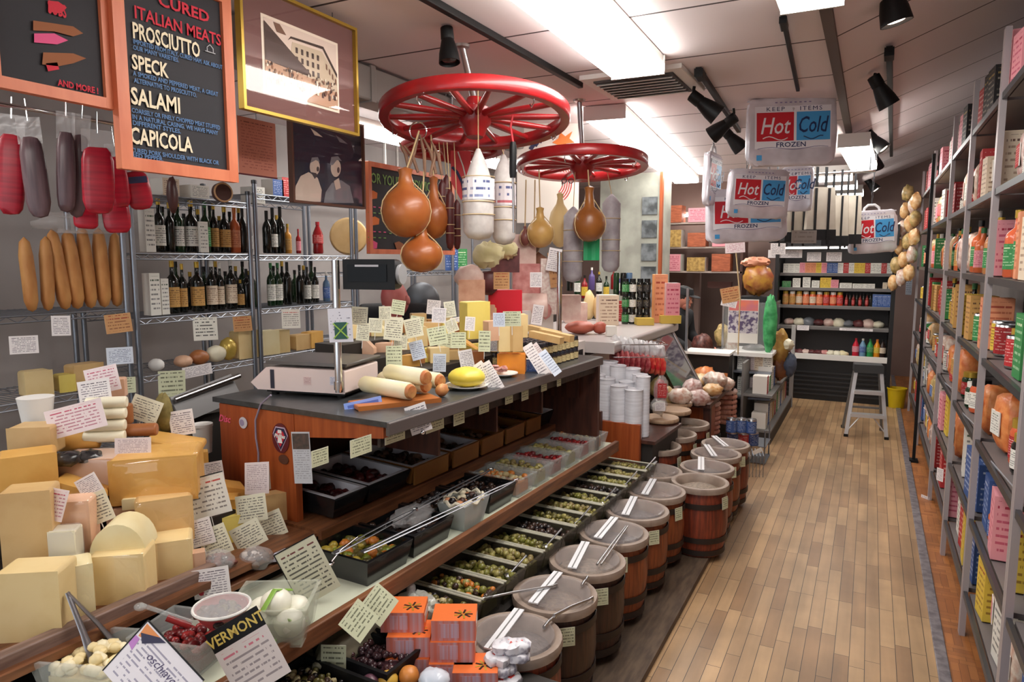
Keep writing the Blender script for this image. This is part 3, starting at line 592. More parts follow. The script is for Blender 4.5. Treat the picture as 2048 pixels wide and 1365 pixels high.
rack(5.35, 6.4, [1.5, 1.02], 'farthest wire rack behind the deli case', 1.9)
bglass = mat('dark bottle glass', (16, 18, 14), .12, coat=.3); gglass = mat('green bottle glass', (22, 50, 26), .12, coat=.3); oglass = mat('orange bottle', (206, 104, 60), .2); rglass = mat('red bottle', (140, 26, 30), .2); bluegl = mat('blue bottle', (84, 110, 140), .15)
gold = mat('gold cap', (206, 170, 70), .35, .5); blackcap = mat('black cap', (14, 14, 14), .4); whcap = mat('white cap', (224, 222, 216), .4); orcap = mat('orange cap', (214, 120, 50), .4); grcap = mat('green cap', (44, 110, 60), .4)
LBL = {k: ink('label '+k, a, [b], 6, c, cols=5) for k, a, b, c in (('white', (226, 224, 216), (90, 90, 90), (60, 80, 60)), ('tan', (196, 150, 84), (110, 74, 40), (80, 50, 30)), ('cream', (222, 204, 180), (140, 110, 90), (90, 60, 50)), ('green', (50, 130, 70), (190, 210, 180), (230, 230, 200)), ('orange', (226, 150, 110), (170, 80, 50), (160, 60, 40)), ('red', (176, 40, 44), (230, 200, 190), (240, 220, 210)), ('blue', (60, 90, 150), (200, 210, 230), (220, 225, 235)), ('yellow', (222, 190, 70), (130, 90, 30), (150, 40, 30)), ('pinkl', (226, 150, 160), (180, 60, 90), (160, 30, 60)), ('black', (30, 28, 30), (190, 180, 160), (200, 170, 90)))}
def lab(k): return LBL.get(k)
def bottle(label, loc, h, r, glass, lb, cap, kind='oil', group=None, cat='bottle', rz=1.2, name=None):
    t = thing(name or {'oil': 'oil_bottle', 'wine': 'wine_bottle', 'jar': 'food_jar', 'soda': 'soda_bottle'}[kind], label, cat, loc, rz, group)
    if kind == 'oil': pr = [(r*.9, 0), (r, .006), (r, h*.58), (r*.85, h*.66), (r*.34, h*.74), (r*.3, h*.9)]; lz = (.12, .5); cp = [(r*.36, h*.88), (r*.36, h), (0, h)]
    elif kind == 'wine': pr = [(r*.9, 0), (r, .006), (r, h*.6), (r*.8, h*.68), (r*.4, h*.76), (r*.36, h*.8)]; lz = (.14, .42); cp = [(r*.38, h*.78), (r*.38, h), (0, h)]
    elif kind == 'soda': pr = [(r*.85, 0), (r, .01), (r*.92, h*.3), (r, h*.5), (r*.9, h*.66), (r*.35, h*.86), (r*.33, h*.92)]; lz = (.32, .6); cp = [(r*.38, h*.9), (r*.38, h), (0, h)]
    else: pr = [(r*.9, 0), (r, h*.05), (r, h*.72), (r*.8, h*.82)]; lz = (.14, .62); cp = [(r*.86, h*.8), (r*.86, h), (0, h)]
    part('body', MB().lathe(pr, glass, 14), t)
    if lb: part('label', band(r*1.02, h*lz[0], h*lz[1], lab(lb)), t)
    part('cap', MB().lathe(cp, cap, 12), t)
    return t
def band(r, z0, z1, m, seg=14, M=None):
    b = MB(); T = M or MX()
    for k in range(seg):
        a, c = 2*pi*k/seg, 2*pi*(k+1)/seg
        u0, u1 = (k*2/seg) % 1, ((k*2+2)/seg) % 1 or 1
        b.add([T @ V(q) for q in ((r*cos(a), r*sin(a), z0), (r*cos(c), r*sin(c), z0), (r*cos(c), r*sin(c), z1), (r*cos(a), r*sin(a), z1))], [(0, 1, 2, 3)], m, [((u0, 0), (u1, 0), (u1, 1), (u0, 1))])
    return b
def carton(label, loc, w, d, h, lb, rz=0, name='carton', cat='carton', group=None, side=None, bevel=.002):
    m = MB(); m.box((0, 0, h/2), (w, d, h), side or paper, front=lab(lb) or K.get(lb) or lb); return solo(name, m, label, cat, loc, rz, group, bevel=bevel)
def shelfbottle(px, z, toppx, r, glass, lb, cap, kind, label, dx=-.07, basepx=None, group='bottles on the wire racks'):
    p = onX(px, 520, RX+dx); p.z = z; d = dep(p)
    q = onX(px, toppx, RX+dx); h = max(.16, q.z-z)
    return bottle(label, (p.x, p.y, z+.006), h, r, glass, lb, cap, kind, group)
S1, S2 = 1.635, 1.305
B1 = [(322, 400, .03, bglass, 'white', gold, 'oil', 'dark oil bottle with gold cap and white label next to the white carton, upper row'), (343, 408, .026, bglass, None, gold, 'oil', 'dark unlabelled oil bottle between two white-labelled ones, upper row'), (360, 404, .028, gglass, 'white', gold, 'oil', 'narrow bottle with a tall white label, upper row of the oil rack'), (386, 404, .036, bglass, 'white', gold, 'oil', 'broad bottle with a plain white label in the upper row'), (414, 406, .026, gglass, 'green', grcap, 'oil', 'bottle in a bright green label in the upper row'), (431, 410, .025, bglass, 'tan', gold, 'oil', 'slim bottle with a yellow-tan label right of the green one'), (452, 416, .032, bglass, 'tan', gold, 'oil', 'squat dark bottle with a tan label, upper row'), (472, 418, .03, oglass, 'orange', orcap, 'oil', 'orange bottle near the post in the upper row'), (488, 416, .024, bglass, None, blackcap, 'wine', 'black bottle just past the orange one, upper row'), (499, 440, .022, bglass, 'white', blackcap, 'oil', 'short white-labelled bottle against the rack post'),
      (536, 424, .028, bglass, None, blackcap, 'wine', 'black wine bottle first past the second post, upper row'), (548, 418, .028, bglass, 'white', blackcap, 'wine', 'wine bottle with low white label, upper row'), (563, 416, .029, bglass, None, blackcap, 'wine', 'tall plain black wine bottle, upper row'), (577, 450, .024, mat('amber bottle', (190, 130, 50), .2), 'tan', gold, 'oil', 'amber bottle in front of the wooden picture edge'), (598, 470, .016, rglass, 'pinkl', mat('red cap', (170, 30, 40), .4), 'oil', 'tiny red bottle on the upper wire shelf'), (637, 446, .035, rglass, 'red', mat('red cap', (0,)*3), 'soda', 'red bottle beneath the picture of two men')]
for px, tp, r, g, lb, cp, kd, nm in B1: shelfbottle(px, S1, tp, r, g, lb, cp, kd, nm)
B2 = [(342, 524, .034, bglass, 'tan', gold, 'oil', 'dark bottle with tan label next to the white boxes, lower row'), (362, 530, .024, bglass, 'tan', gold, 'oil', 'slim tan-labelled bottle second in the lower row'), (392, 526, .036, bglass, 'tan', gold, 'oil', 'broad tan-labelled bottle in the lower row'), (421, 524, .03, bglass, 'cream', whcap, 'oil', 'dark bottle with cream label, lower row, first of three'), (438, 528, .022, bglass, 'cream', whcap, 'oil', 'slim cream-labelled bottle, lower row, middle of three'), (460, 522, .032, bglass, 'cream', whcap, 'oil', 'broad cream-labelled bottle, lower row, last of three'), (478, 562, .022, bglass, 'tan', gold, 'oil', 'short bottle with tan label in the lower row'), (491, 540, .024, bglass, None, blackcap, 'wine', 'plain black bottle in the lower row near the post'), (503, 540, .022, gglass, None, blackcap, 'wine', 'dark green bottle at the post, lower row'),
      (540, 528, .026, gglass, 'white', grcap, 'oil', 'green bottle first past the second post, lower row'), (554, 528, .027, gglass, 'white', grcap, 'oil', 'green bottle second past the second post, lower row'), (573, 526, .026, bglass, None, blackcap, 'wine', 'plain black wine bottle, lower row of the wine rack'), (598, 532, .026, bglass, None, blackcap, 'oil', 'black vinegar bottle left of the white-labelled pair'), (613, 536, .023, bglass, 'white', blackcap, 'oil', 'left one of the white-labelled vinegar pair'), (629, 536, .023, bglass, 'white', blackcap, 'oil', 'right one of the white-labelled vinegar pair'), (651, 546, .024, bluegl, 'blue', whcap, 'oil', 'pale blue bottle beside the scale pole'), (668, 556, .02, bluegl, None, whcap, 'oil', 'small grey-blue bottle hidden behind the scale pole')]
for px, tp, r, g, lb, cp, kd, nm in B2: shelfbottle(px, S2, tp, r, g, lb, cp, kd, nm)
# second, deeper rows of dark bottles
k = 0
for zz, xs in ((S1, (330, 352, 372, 400, 424, 442, 463, 481, 541, 556)), (S2, (350, 378, 406, 430, 449, 470, 484, 497, 546, 563, 588, 606, 622))):
    for px in xs:
        k += 1; p = onX(px, 520, RX-.2); bottle('dark bottle standing in the shaded back row of the %s shelf' % ('upper' if zz == S1 else 'lower'), (p.x, p.y, zz+.006), .22+.03*((k*7) % 3), .028, (bglass, gglass)[k % 2], (None, None, 'white')[k % 3], (gold, blackcap)[k % 2], 'oil', 'dark back row bottles, upper shelf' if zz == S1 else 'dark back row bottles, lower shelf')
for px, z, w, h, lb, nm in ((297, S1, .055, .22, 'white', 'tall white carton at the rack post, upper row'), (299, S2, .06, .22, 'white', 'tall white carton at the rack post, lower row'), (321, S2, .045, .19, 'white', 'shorter white carton beside the tall one, lower row'), (404, S1, .055, .17, 'white', 'white gift box among the oil bottles, upper row')):
    p = onX(px, 520, RX-.05); carton(nm, (p.x, p.y, z+.006), w, w, h, lb, R(90), group='cartons among the bottles')
for i, (px, nm) in enumerate(((524, 0), (543, 0), (563, 0))):
    pass
# top shelf of the oil rack: boxes, green and red packs
for px, w, h, lb, nm in ((330, .1, .09, 'cream', 'cream box on the top wire shelf under the menu board'), (388, .12, .07, 'white', 'low white box on the top wire shelf'), (505, .1, .1, 'white', 'white box above the second post'), (545, .09, .1, 'blue', 'white and blue box next to the red pennant'), (560, .06, .12, 'red', 'red pack on the top wire shelf behind the men picture')):
    p = onX(px, 380, RX-.1); carton(nm, (p.x, p.y, (1.935 if px < 520 else 1.995)+.006), w, .1, h, lb, R(90), group='boxes on the top wire shelf')
# bread
crust = mat('bread crust', (206, 150, 88), .6, col2=(180, 116, 60), scale=9, st=(2, 2, .6), rnd=.08, bump=.2)
for i, (px, w, h, tl) in enumerate(((60, 26, 150, 2), (92, 25, 150, -2), (128, 27, 162, 6), (152, 29, 158, 4), (179, 26, 165, 3), (206, 27, 160, 1), (231, 25, 150, -2))):
    p = onX(px, 560, RX-.06); d = dep(p); r = w*d/FP/2; H = h*d/FP; m = MB()
    pr = [(0, 0), (r*.6, .012), (r*.95, .05), (r, H*.4), (r*.96, H*.75), (r*.7, H*.93), (0, H)]
    m.lathe(pr, crust, 14, wob=lambda a, z: 1+.08*NZ.noise((cos(a)*2, sin(a)*2, z*9)))
    solo('baguette', m, ('standing long loaf %s from the front on the bread rack' % ORD[i]), 'bread', M=MX.Translation((p.x, p.y, 1.366)) @ MX.Rotation(R(tl), 4, 'X'), group='long loaves standing in the rack')
p = onX(180, 560, RX+.01); m = MB(); m.blob((0, 0, 0), (.035, .24, .045), filmh, .5, 3, 5, 14, 10); solo('bread_bag', m, 'crumpled clear bag over the tops of the long loaves', 'bag', (RX-.02, onX(175, 450, RX).y, onX(175, 448, RX).z))
# cheese and packs on the low wire shelves
def rblock(d, m, bev=.01, seg=3):
    return MB().box((0, 0, d[2]/2), d, m)
ched = {k: mat('cheese '+k, a, .42, col2=b, scale=9, rnd=.07, bump=.22, detail=7, lo=.4, hi=.72) for k, a, b in (('gold', (222, 172, 92), (206, 150, 70)), ('tan', (212, 178, 124), (196, 156, 102)), ('cream', (226, 202, 150), (216, 188, 130)), ('pale', (232, 220, 178), (224, 206, 152)), ('yellow', (226, 206, 110), (214, 190, 90)), ('pink', (222, 180, 150), (206, 160, 130)), ('orange', (226, 140, 40), (210, 120, 30)), ('white', (236, 230, 206), (226, 216, 186)), ('brown', (168, 106, 62), (140, 82, 46)))}
waxg = mat('gold wrap', (210, 180, 90), .25, .3)
for px, py, w, h, c, nm in ((168, 752, 60, 50, 'tan', 'tan cheese block on the low wire shelf of the bread rack'), (127, 755, 30, 35, 'yellow', 'yellow cheese piece beside the tan block'), (490, 712, 52, 55, 'cream', 'upright cream cheese block behind the tan card'), (534, 700, 40, 48, 'pale', 'pale rounded cheese standing by the second post'), (562, 702, 24, 45, 'cream', 'thin cream wedge past the second post'), (600, 695, 45, 30, 'tan', 'tan wedge on the low shelf by the grey card'), (624, 692, 40, 32, 'gold', 'gold cheese piece by the scale pole'), (70, 756, 50, 52, 'cream', 'cream cheese half at the frame edge of the bread rack')):
    zz = .985 if px < 300 else 1.01
    p = onX(px, py, RX-.06); d = dep(p); s = d/FP; solo('cheese_block', rblock((w*s, .09, h*s), ched[c]), nm, 'cheese', (p.x, p.y, zz), R(90+random.uniform(-12, 12)), 'cheeses on the wire racks', bevel=.012)
for i, (px, py, w, h, mm, nm) in enumerate(((312, 716, 26, 26, white, 'white round cheese at the oil rack post'), (366, 712, 36, 24, ched['pink'], 'pinkish wrapped piece on the low oil shelf'), (398, 708, 40, 30, ched['brown'], 'brown wrapped piece on the low oil shelf'), (432, 706, 44, 34, ched['white'], 'white egg-shaped cheese in gold film'), (456, 700, 34, 46, waxg, 'gold foil cheese on the low oil shelf'))):
    p = onX(px, py, RX-.06); s = dep(p)/FP; solo('wrapped_cheese', MB().blob((0, 0, h*s/2), (.05, w*s/2, h*s/2), mm, .1, 2, i), nm, 'cheese', (p.x, p.y, 1.01), 0, 'cheeses on the wire racks')
p = onX(697, 468, RX-.1); s = dep(p)/FP; solo('round_cheese', MB().lathe([(34*s, -.04), (37*s, -.03), (37*s, .03), (34*s, .04)], ched['tan'], 30, MX.Rotation(pi/2, 4, 'X')), 'large round tan cheese wheel standing on the rack under the men picture', 'cheese', (p.x, p.y, 1.635+37*s), YAW+R(15), bevel=.004)
for i in range(9): p = onX(738+i*9, 300, -3.4); bottle('small bottle %s along the top of the rack behind the first red wheel' % ORD[i], (p.x, p.y, 2.106), .13+.02*(i % 3), .022, (bglass, gglass, oglass)[i % 3], ('white', 'cream', None)[i % 3], (whcap, gold)[i % 2], 'oil', 'small bottles on the top of the racks')
# ---------------------------------------------------------------- cards
CN = [0]
def card(px, py, w, h, pos, style, label, roll=0, yaw=None, tilt=0, pick=0.0, name='price_card', cat='price card', group=None, extra=None, thick=.0012, pickmat=None):
    """pos: a point, or a depth, in metres; w,h in photograph pixels; yaw None faces the camera"""
    p = onD(px, py, pos) if isinstance(pos, (int, float)) else pos
    s = dep(p)/FP; W, H = w*s, h*s; yw = YAW if yaw is None else R(yaw); CN[0] += 1
    M = MX.Translation(p) @ MX.Rotation(yw, 4, 'Z') @ MX.Rotation(R(tilt), 4, 'X') @ MX.Rotation(R(roll), 4, 'Y')
    t = thing(name, label, cat, M=M, group=group)
    part('sheet', MB().box((0, 0, 0), (W, thick, H), paper, front=K[style] if isinstance(style, str) else style), t)
    if pick: part('pick', MB().tube([(0, .002, -H*.3), (0, .002, -H/2-pick)], .0013, white, 6), t)
    if extra: extra(t, W, H)
    return t
wl_ = 'card clipped to a wire shelf'
for px, py, w, h, st, nm, rl in ((122, 652, 34, 40, 'white', 'white card on the bread rack beside the frame edge', 3), (237, 647, 50, 38, 'tan', 'tan handwritten card under the long loaves', -3), (411, 658, 50, 46, 'bold', 'white bold-lettered card under the oil rack', 2), (485, 648, 40, 30, 'tan', 'tan card next to the second rack post', 0), (582, 638, 42, 38, 'redt', 'white card with a red heading under the wine rack', 3), (344, 768, 54, 52, 'green', 'pale green card on the lowest oil shelf, left end', 4), (240, 712, 50, 34, 'blue', 'grey-blue card on the low bread shelf', 2), (240, 772, 60, 32, 'green', 'pale green card under the low bread shelf', 3), (395, 742, 60, 22, 'white', 'white strip card along the lowest oil shelf', -4), (48, 690, 50, 36, 'white', 'white card at the bread rack beyond the tan block', 2)):
    card(px, py, w, h, onX(px, py, RX+.02), st, nm, rl, 78, -6, group=wl_)
# long grey lid behind the counter
a, b = onD(352, 800, 2.9), onD(478, 752, 3.1); d = b-a
t = thing('sloping_cover', 'long dark grey sloping cover behind the cheese pile', 'lid', (a+b)/2, math.atan2(d.y, d.x)); L_ = d.length
part('lid_board', MB().box((0, 0, 0), (L_, .012, .12), mat('grey lid', (112, 110, 110), .35, .4), M=TM((0, .02, -.05), 0, R(-20), -math.asin(d.z/L_))), t); part('lid_edge', MB().tube([(-L_/2, 0, -d.z/2), (L_/2, 0, d.z/2)], .012, steel), t)
part('stand', MB().box((0, .2, -.5), (L_, .3, .75), carc), t)
# ================================================================ BOARDS AND PICTURES
HX = -2.0
orange_f = mat('orange board frame', (222, 128, 88), .45, col2=(206, 108, 70), scale=6, st=(3, 3, .7)); chalkb = mat('chalkboard', (40, 38, 44), .7, col2=(34, 32, 38), scale=4)
chalk = {k: mat('chalk '+k, v, .8) for k, v in dict(cream=(240, 226, 196), red=(206, 48, 66), blue=(92, 130, 178), green=(130, 170, 96), pink=(226, 90, 140), orange=(220, 120, 60), brown=(150, 92, 58), white=(220, 220, 224)).items()}
def framed(name, label, cat, X, y0, y1, z0, z1, fw, fm, bm, ft=.03, wire=True, panel='board'):
    t = thing(name, label, cat, (X, (y0+y1)/2, (z0+z1)/2), R(90)); W, H = y1-y0, z1-z0
    m = MB()
    for c, d in (((-W/2+fw/2, 0, 0), (fw, ft, H)), ((W/2-fw/2, 0, 0), (fw, ft, H)), ((0, 0, H/2-fw/2), (W-2*fw, ft*.98, fw)), ((0, 0, -H/2+fw/2), (W-2*fw, ft*.98, fw))): m.box(c, d, fm)
    part('frame', m, t, bevel=.003)
    if wire:
        zt = 2.6-(z0+z1)/2; part('hanging_wire', MB().tube([(-W*.3, .01, H/2-.005), (-W*.3, .01, zt)], .0018, dsteel, 5).tube([(W*.3, .01, H/2-.005), (W*.3, .01, zt)], .0018, dsteel, 5), t)
    return t, W, H
class Board:
    def __init__(s, X, y0, y1, z0, z1): s.X, s.yc, s.zc = X, (y0+y1)/2, (z0+z1)/2; s.m = MB()
    def loc(s, px, py): p = onX(px, py, s.X+.016); return p.y-s.yc, p.z-s.zc, dep(p)/FP
    def txt(s, body, px, py, px1, cap, mt, off=0, shear=0, yo=-.0075):
        x, z, k = s.loc(px, py); p1 = onX(px1, py, s.X+.016); tgt = p1.y-s.yc-x; size = cap*k/.69
        tmp = MB().text(body, size, mt, MX(), off, 0, shear, 'LEFT'); w = max(q[0] for q in tmp.v)-min(q[0] for q in tmp.v)
        s.m.text(body, size, mt, LT(x, yo, z), off, .0002, shear, 'LEFT', tgt/w)
    def shape(s, pts, mt, yo=-.0078): s.m.prism([s.loc(*q)[:2] for q in pts][::-1], .0006, mt, LT(0, yo, 0)); return s
def zy(px, py, X=HX): p = onX(px, py, X); return p.y, p.z
# board with the meats
y0, y1 = zy(238, 335)[0], zy(472, 370)[0]; z0 = zy(355, 352)[1]; z1 = zy(472, -4)[1]
t, W, H = framed('menu_chalkboard', 'orange-framed chalkboard menu of cured meats, prosciutto to capicola', 'chalkboard', HX, y0, y1, z0, z1, .038, orange_f, chalkb)
B = Board(HX, y0, y1, z0, z1); B.m.box((0, .004, 0), (W-.06, .012, H-.06), chalkb)
B.yo = 0
for body, x, y, x1, cap, c, off in (('CURED', 320, 8, 420, 22, 'red', .0012), ('ITALIAN MEATS', 272, 34, 442, 24, 'red', .0008), ('PROSCIUTTO', 269, 74, 401, 30, 'cream', .0014), ('SPECK', 268, 136, 340, 28, 'cream', .0014), ('SALAMI', 266, 206, 363, 32, 'cream', .0016), ('CAPICOLA', 265, 285, 388, 31, 'cream', .0016)): B.txt(body, x, y, x1, cap, chalk[c], off)
for body, x, y, x1 in (('IMPORTED FROM ITALY, CURED HAM. ASK ABOUT', 270, 86, 446), ('OUR MANY VARIETIES.', 270, 98, 360), ('A SMOKED AND PEPPERED MEAT, A GREAT', 270, 150, 438), ('ALTERNATIVE TO PROSCIUTTO.', 272, 164, 396), ('COARSELY OR FINELY CHOPPED MEAT STUFFED', 267, 224, 442), ('IN A NATURAL CASING. WE HAVE MANY', 268, 237, 438), ('DIFFERENT STYLES.', 269, 249, 364), ('CURED PORK SHOULDER WITH BLACK OR', 266, 304, 440), ('RED PEPPER.', 267, 314, 330)): B.txt(body, x, y, x1, 9, chalk['blue'], .0003)
x, z, k = B.loc(424, 104); B.m.tube([(x-.012, -.008, z), (x-.012, -.008, z+.014), (x, -.008, z+.024), (x+.012, -.008, z+.014), (x+.012, -.008, z), (x-.012, -.008, z)], .0012, chalk['white'], 5); B.m.tube([(x-.02, -.008, z), (x+.02, -.008, z)], .0012, chalk['white'], 5)
part('board', B.m, t)
# board with the sandwiches (left)
y0, y1 = zy(113, 200)[0]-.16, zy(236, 218)[0]; z0, z1 = zy(175, 208)[1], zy(236, -60)[1]
z1 = min(z1, 2.56); t, W, H = framed('sandwich_chalkboard', 'orange-framed chalkboard with chalk sandwich drawings, cut by the frame edge', 'chalkboard', HX-.02, y0, y1, z0, z1, .03, orange_f, chalkb)
B = Board(HX-.02, y0, y1, z0, z1); B.m.box((0, .004, 0), (W-.05, .012, H-.05), chalkb)
B.shape([(70, 40), (112, 46), (150, 52), (170, 66), (150, 72), (112, 62), (70, 60)], chalk['brown']).shape([(72, 66), (112, 66), (140, 80), (118, 88), (72, 84)], chalk['pink']).shape([(90, 104), (150, 106), (176, 116), (150, 126), (120, 132), (88, 128)], chalk['brown']).shape([(95, 126), (118, 124), (122, 138), (100, 142)], chalk['red']).shape([(100, 0), (120, 2), (137, 14), (126, 26), (100, 22)], chalk['red'])
B.txt('SUBS', 100, 24, 136, 24, chalk['red'], .001); B.txt('AND MORE !', 120, 170, 200, 12, chalk['red'], .0006)
part('board', B.m, t)
# sandwich board by the provolone
X3 = -2.75; y0, y1 = zy(733, 345, X3)[0], zy(905, 345, X3)[0]; z0, z1 = zy(733, 508, X3)[1], zy(733, 322, X3)[1]
t, W, H = framed('sandwich_menu', 'orange-framed chalkboard for sandwiches behind the big hanging cheese', 'chalkboard', X3, y0, y1, z0, z1, .03, orange_f, chalkb)
B = Board(X3, y0, y1, z0, z1); B.m.box((0, .004, 0), (W-.05, .012, H-.05), chalkb); B.txt('FOR YOUR SANDWICH', 737, 364, 870, 20, chalk['green'], .001)
for i, (x, y, c) in enumerate(((748, 390, 'orange'), (752, 442, 'orange'), (748, 490, 'pink'), (790, 392, 'brown'), (800, 492, 'brown'), (785, 440, 'pink'))): B.shape([(x-9, y-6), (x, y-9), (x+9, y-4), (x+8, y+7), (x-4, y+9)], chalk[c])
for x, y, c in ((738, 416, 'pink'), (738, 428, 'green'), (738, 466, 'pink'), (738, 478, 'green'), (738, 506, 'pink'), (780, 416, 'pink'), (780, 470, 'green'), (780, 506, 'green')): B.txt('xxxxxxxx' if 0 else '- - - -', x, y, x+36, 10, chalk[c], .001)
part('board', B.m, t)
# photograph of the market
y0, y1 = zy(483, 220)[0], zy(714, 270)[0]; z0 = zy(600, 246)[1]; z1 = min(2.575, zy(714, 60)[1])
gf = mat('gold frame', (186, 152, 62), .3, .6); matb = mat('mauve mat board', (116, 78, 74), .8)
t, W, H = framed('market_photograph', 'gold-framed sepia photograph of an old street market', 'picture', HX, y0, y1, z0, z1, .012, gf, matb, panel='print')
B = Board(HX, y0, y1, z0, z1); m = B.m; m.box((0, .006, 0), (W-.02, .006, H-.02), matb)
pw, ph = W*.62, H*.58; cxp, czp = -.0, -.005
def U(a, b): return (cxp-pw/2+a*pw, czp-ph/2+b*ph)
sep = {k: mat('sepia '+k, v, .7) for k, v in dict(sky=(222, 200, 186), roof=(74, 54, 48), wall=(196, 176, 152), dark=(66, 48, 42), road=(190, 150, 124), tan=(160, 112, 84), edge=(238, 222, 204), mid=(120, 84, 66)).items()}
def pl(pts, mm, y): m.prism([U(*q) for q in pts], .0006, sep[mm], LT(0, y, 0))
pl([(-.03, -.04), (1.03, -.04), (1.03, 1.04), (-.03, 1.04)], 'edge', .002); pl([(0, 0), (1, 0), (1, 1), (0, 1)], 'sky', .001)
pl([(.3, .36), (1, .2), (1, .5), (.78, .82), (.36, .8)], 'wall', 0); pl([(.3, .8), (.34, .84), (.79, .86), (1, .5), (1, .56), (.8, .9), (.34, .87)], 'dark', -.001)
for a in range(5):
    for b in range(3): pl([(.4+a*.075, .74-b*.13), (.43+a*.075, .74-b*.13), (.43+a*.075, .66-b*.13), (.4+a*.075, .66-b*.13)][::-1], 'dark', -.0012)
for a in range(4): pl([(.83+a*.045, .66-a*.06), (.85+a*.045, .64-a*.06), (.85+a*.045, .56-a*.06), (.83+a*.045, .58-a*.06)][::-1], 'mid', -.0012)
pl([(0, .95), (.6, .42), (.6, .38), (0, .42)], 'roof', -.002); pl([(0, 0), (1, 0), (1, .25), (.62, .36), (0, .42)], 'road', -.0014); pl([(.12, .98), (.2, .98), (.28, .86), (.16, .86)], 'mid', -.001)
rn = random.Random(4)
for i in range(150):
    a, b = rn.uniform(0, .97), rn.uniform(.1, .38); s = rn.uniform(.008, .022)*(1.5-b*2)
    pl([(a, b), (a+s, b), (a+s*1.1, b+s*2.4), (a+s*.5, b+s*3), (a, b+s*2.2)], ('dark', 'mid', 'tan', 'edge', 'roof')[i % 5], -.0022-.00002*i)
part('print', m, t); part('glass', MB().box((0, -.008, 0), (W-.022, .001, H-.022), MATS['picture glass']), t)
# dark photograph of two men
X5 = -2.45; y0, y1 = zy(583, 410, X5)[0], zy(728, 425, X5)[0]; z0, z1 = zy(655, 412, X5)[1], zy(655, 232, X5)[1]
t, W, H = framed('men_photograph', 'brown-framed dark blue photograph of two men in pale shirts', 'picture', X5, y0, y1, z0, z1, .012, mat('brown frame', (92, 56, 42), .45), navy)
B = Board(X5, y0, y1, z0, z1); nb = mat('photo navy', (22, 24, 46), .5); B.m.box((0, .004, 0), (W-.02, .008, H-.02), nb)
skin_p = mat('photo beige', (206, 186, 172), .6); gr_p = mat('photo grey', (120, 118, 126), .6); dk_p = mat('photo shade', (70, 62, 64), .6)
def el(cx, cy, rx, ry, mm, yo): B.shape([(cx+rx*cos(a), cy+ry*sin(a)) for a in [2*pi*k/18 for k in range(18)]], mm, yo)
B.shape([(593, 402), (596, 372), (606, 352), (622, 344), (640, 356), (648, 380), (646, 404)], skin_p, -.0012); el(634, 334, 10, 17, skin_p, -.0016); B.shape([(625, 326), (628, 315), (640, 314), (644, 324), (636, 320)], gr_p, -.002); B.shape([(626, 344), (634, 358), (640, 350), (636, 346)], dk_p, -.002); el(640, 338, 2.5, 5, dk_p, -.0022)
B.shape([(652, 406), (656, 384), (668, 366), (686, 360), (704, 372), (712, 406)], gr_p, -.0012); el(676, 336, 10, 18, skin_p, -.0016); B.shape([(664, 330), (667, 314), (680, 312), (688, 322), (678, 320), (670, 330)], gr_p, -.002); el(681, 340, 2.5, 6, dk_p, -.0022); B.shape([(672, 362), (682, 356), (686, 376), (676, 380)], skin_p, -.002)
for c, mm in (((640, 262), skin_p), ((690, 276), gr_p), ((712, 262), gr_p)): B.shape([(c[0]-14, c[1]-6), (c[0]-6, c[1]+8), (c[0]+10, c[1]+12), (c[0]-2, c[1]+2)], mm, -.001)
part('print', B.m, t); part('glass', MB().box((0, -.008, 0), (W-.022, .001, H-.022), mat('picture glass', (0,)*3)), t)
# salmon notice
X6 = -2.4; y0, y1 = zy(476, 300, X6)[0], zy(552, 300, X6)[0]; z0, z1 = zy(515, 352, X6)[1], zy(515, 240, X6)[1]
K['salmon'] = ink('salmon print', (212, 138, 118), [(170, 90, 80)], 13, (120, 60, 50), cols=12)
t = thing('salmon_notice', 'salmon-pink printed notice under the gold-framed photograph', 'notice', (X6, (y0+y1)/2, (z0+z1)/2), R(90)); part('sheet', MB().box((0, 0, 0), (y1-y0, .002, z1-z0), paper, front=K['salmon']), t); part('dark_edge', MB().box((0, 0, -(z1-z0)/2), (y1-y0, .006, .006), maroon), t); part('wire', MB().tube([(0, .002, (z1-z0)/2), (0, .002, 2.6-(z0+z1)/2)], .0015, dsteel, 5), t)
# hanging dark sausage and wooden ring under the menu board
p = onX(345, 390, -2.6); solo('hanging_sausage', MB().blob((0, 0, 0), (.022, .022, .075), mat('dark sausage', (70, 36, 34), .4), .15, 3, 2), 'short dark sausage hanging under the menu board', 'sausage', (p.x, p.y, p.z))
p = onX(447, 385, -2.6); t = thing('round_basket', 'dark round wooden basket hanging under the menu board', 'basket', p, R(90)); part('rim', MB().tube([V((.048*cos(a), 0, .04*sin(a))) for a in [2*pi*k/24 for k in range(24)]], .004, mat('pale rim', (190, 150, 110), .6), 6, closed=True), t); part('bowl', MB().lathe([(.046, 0), (.04, .03), (.02, .045), (0, .048)], mat('dark basket', (70, 40, 34), .6), 20, MX.Rotation(-pi/2, 4, 'X')), t)
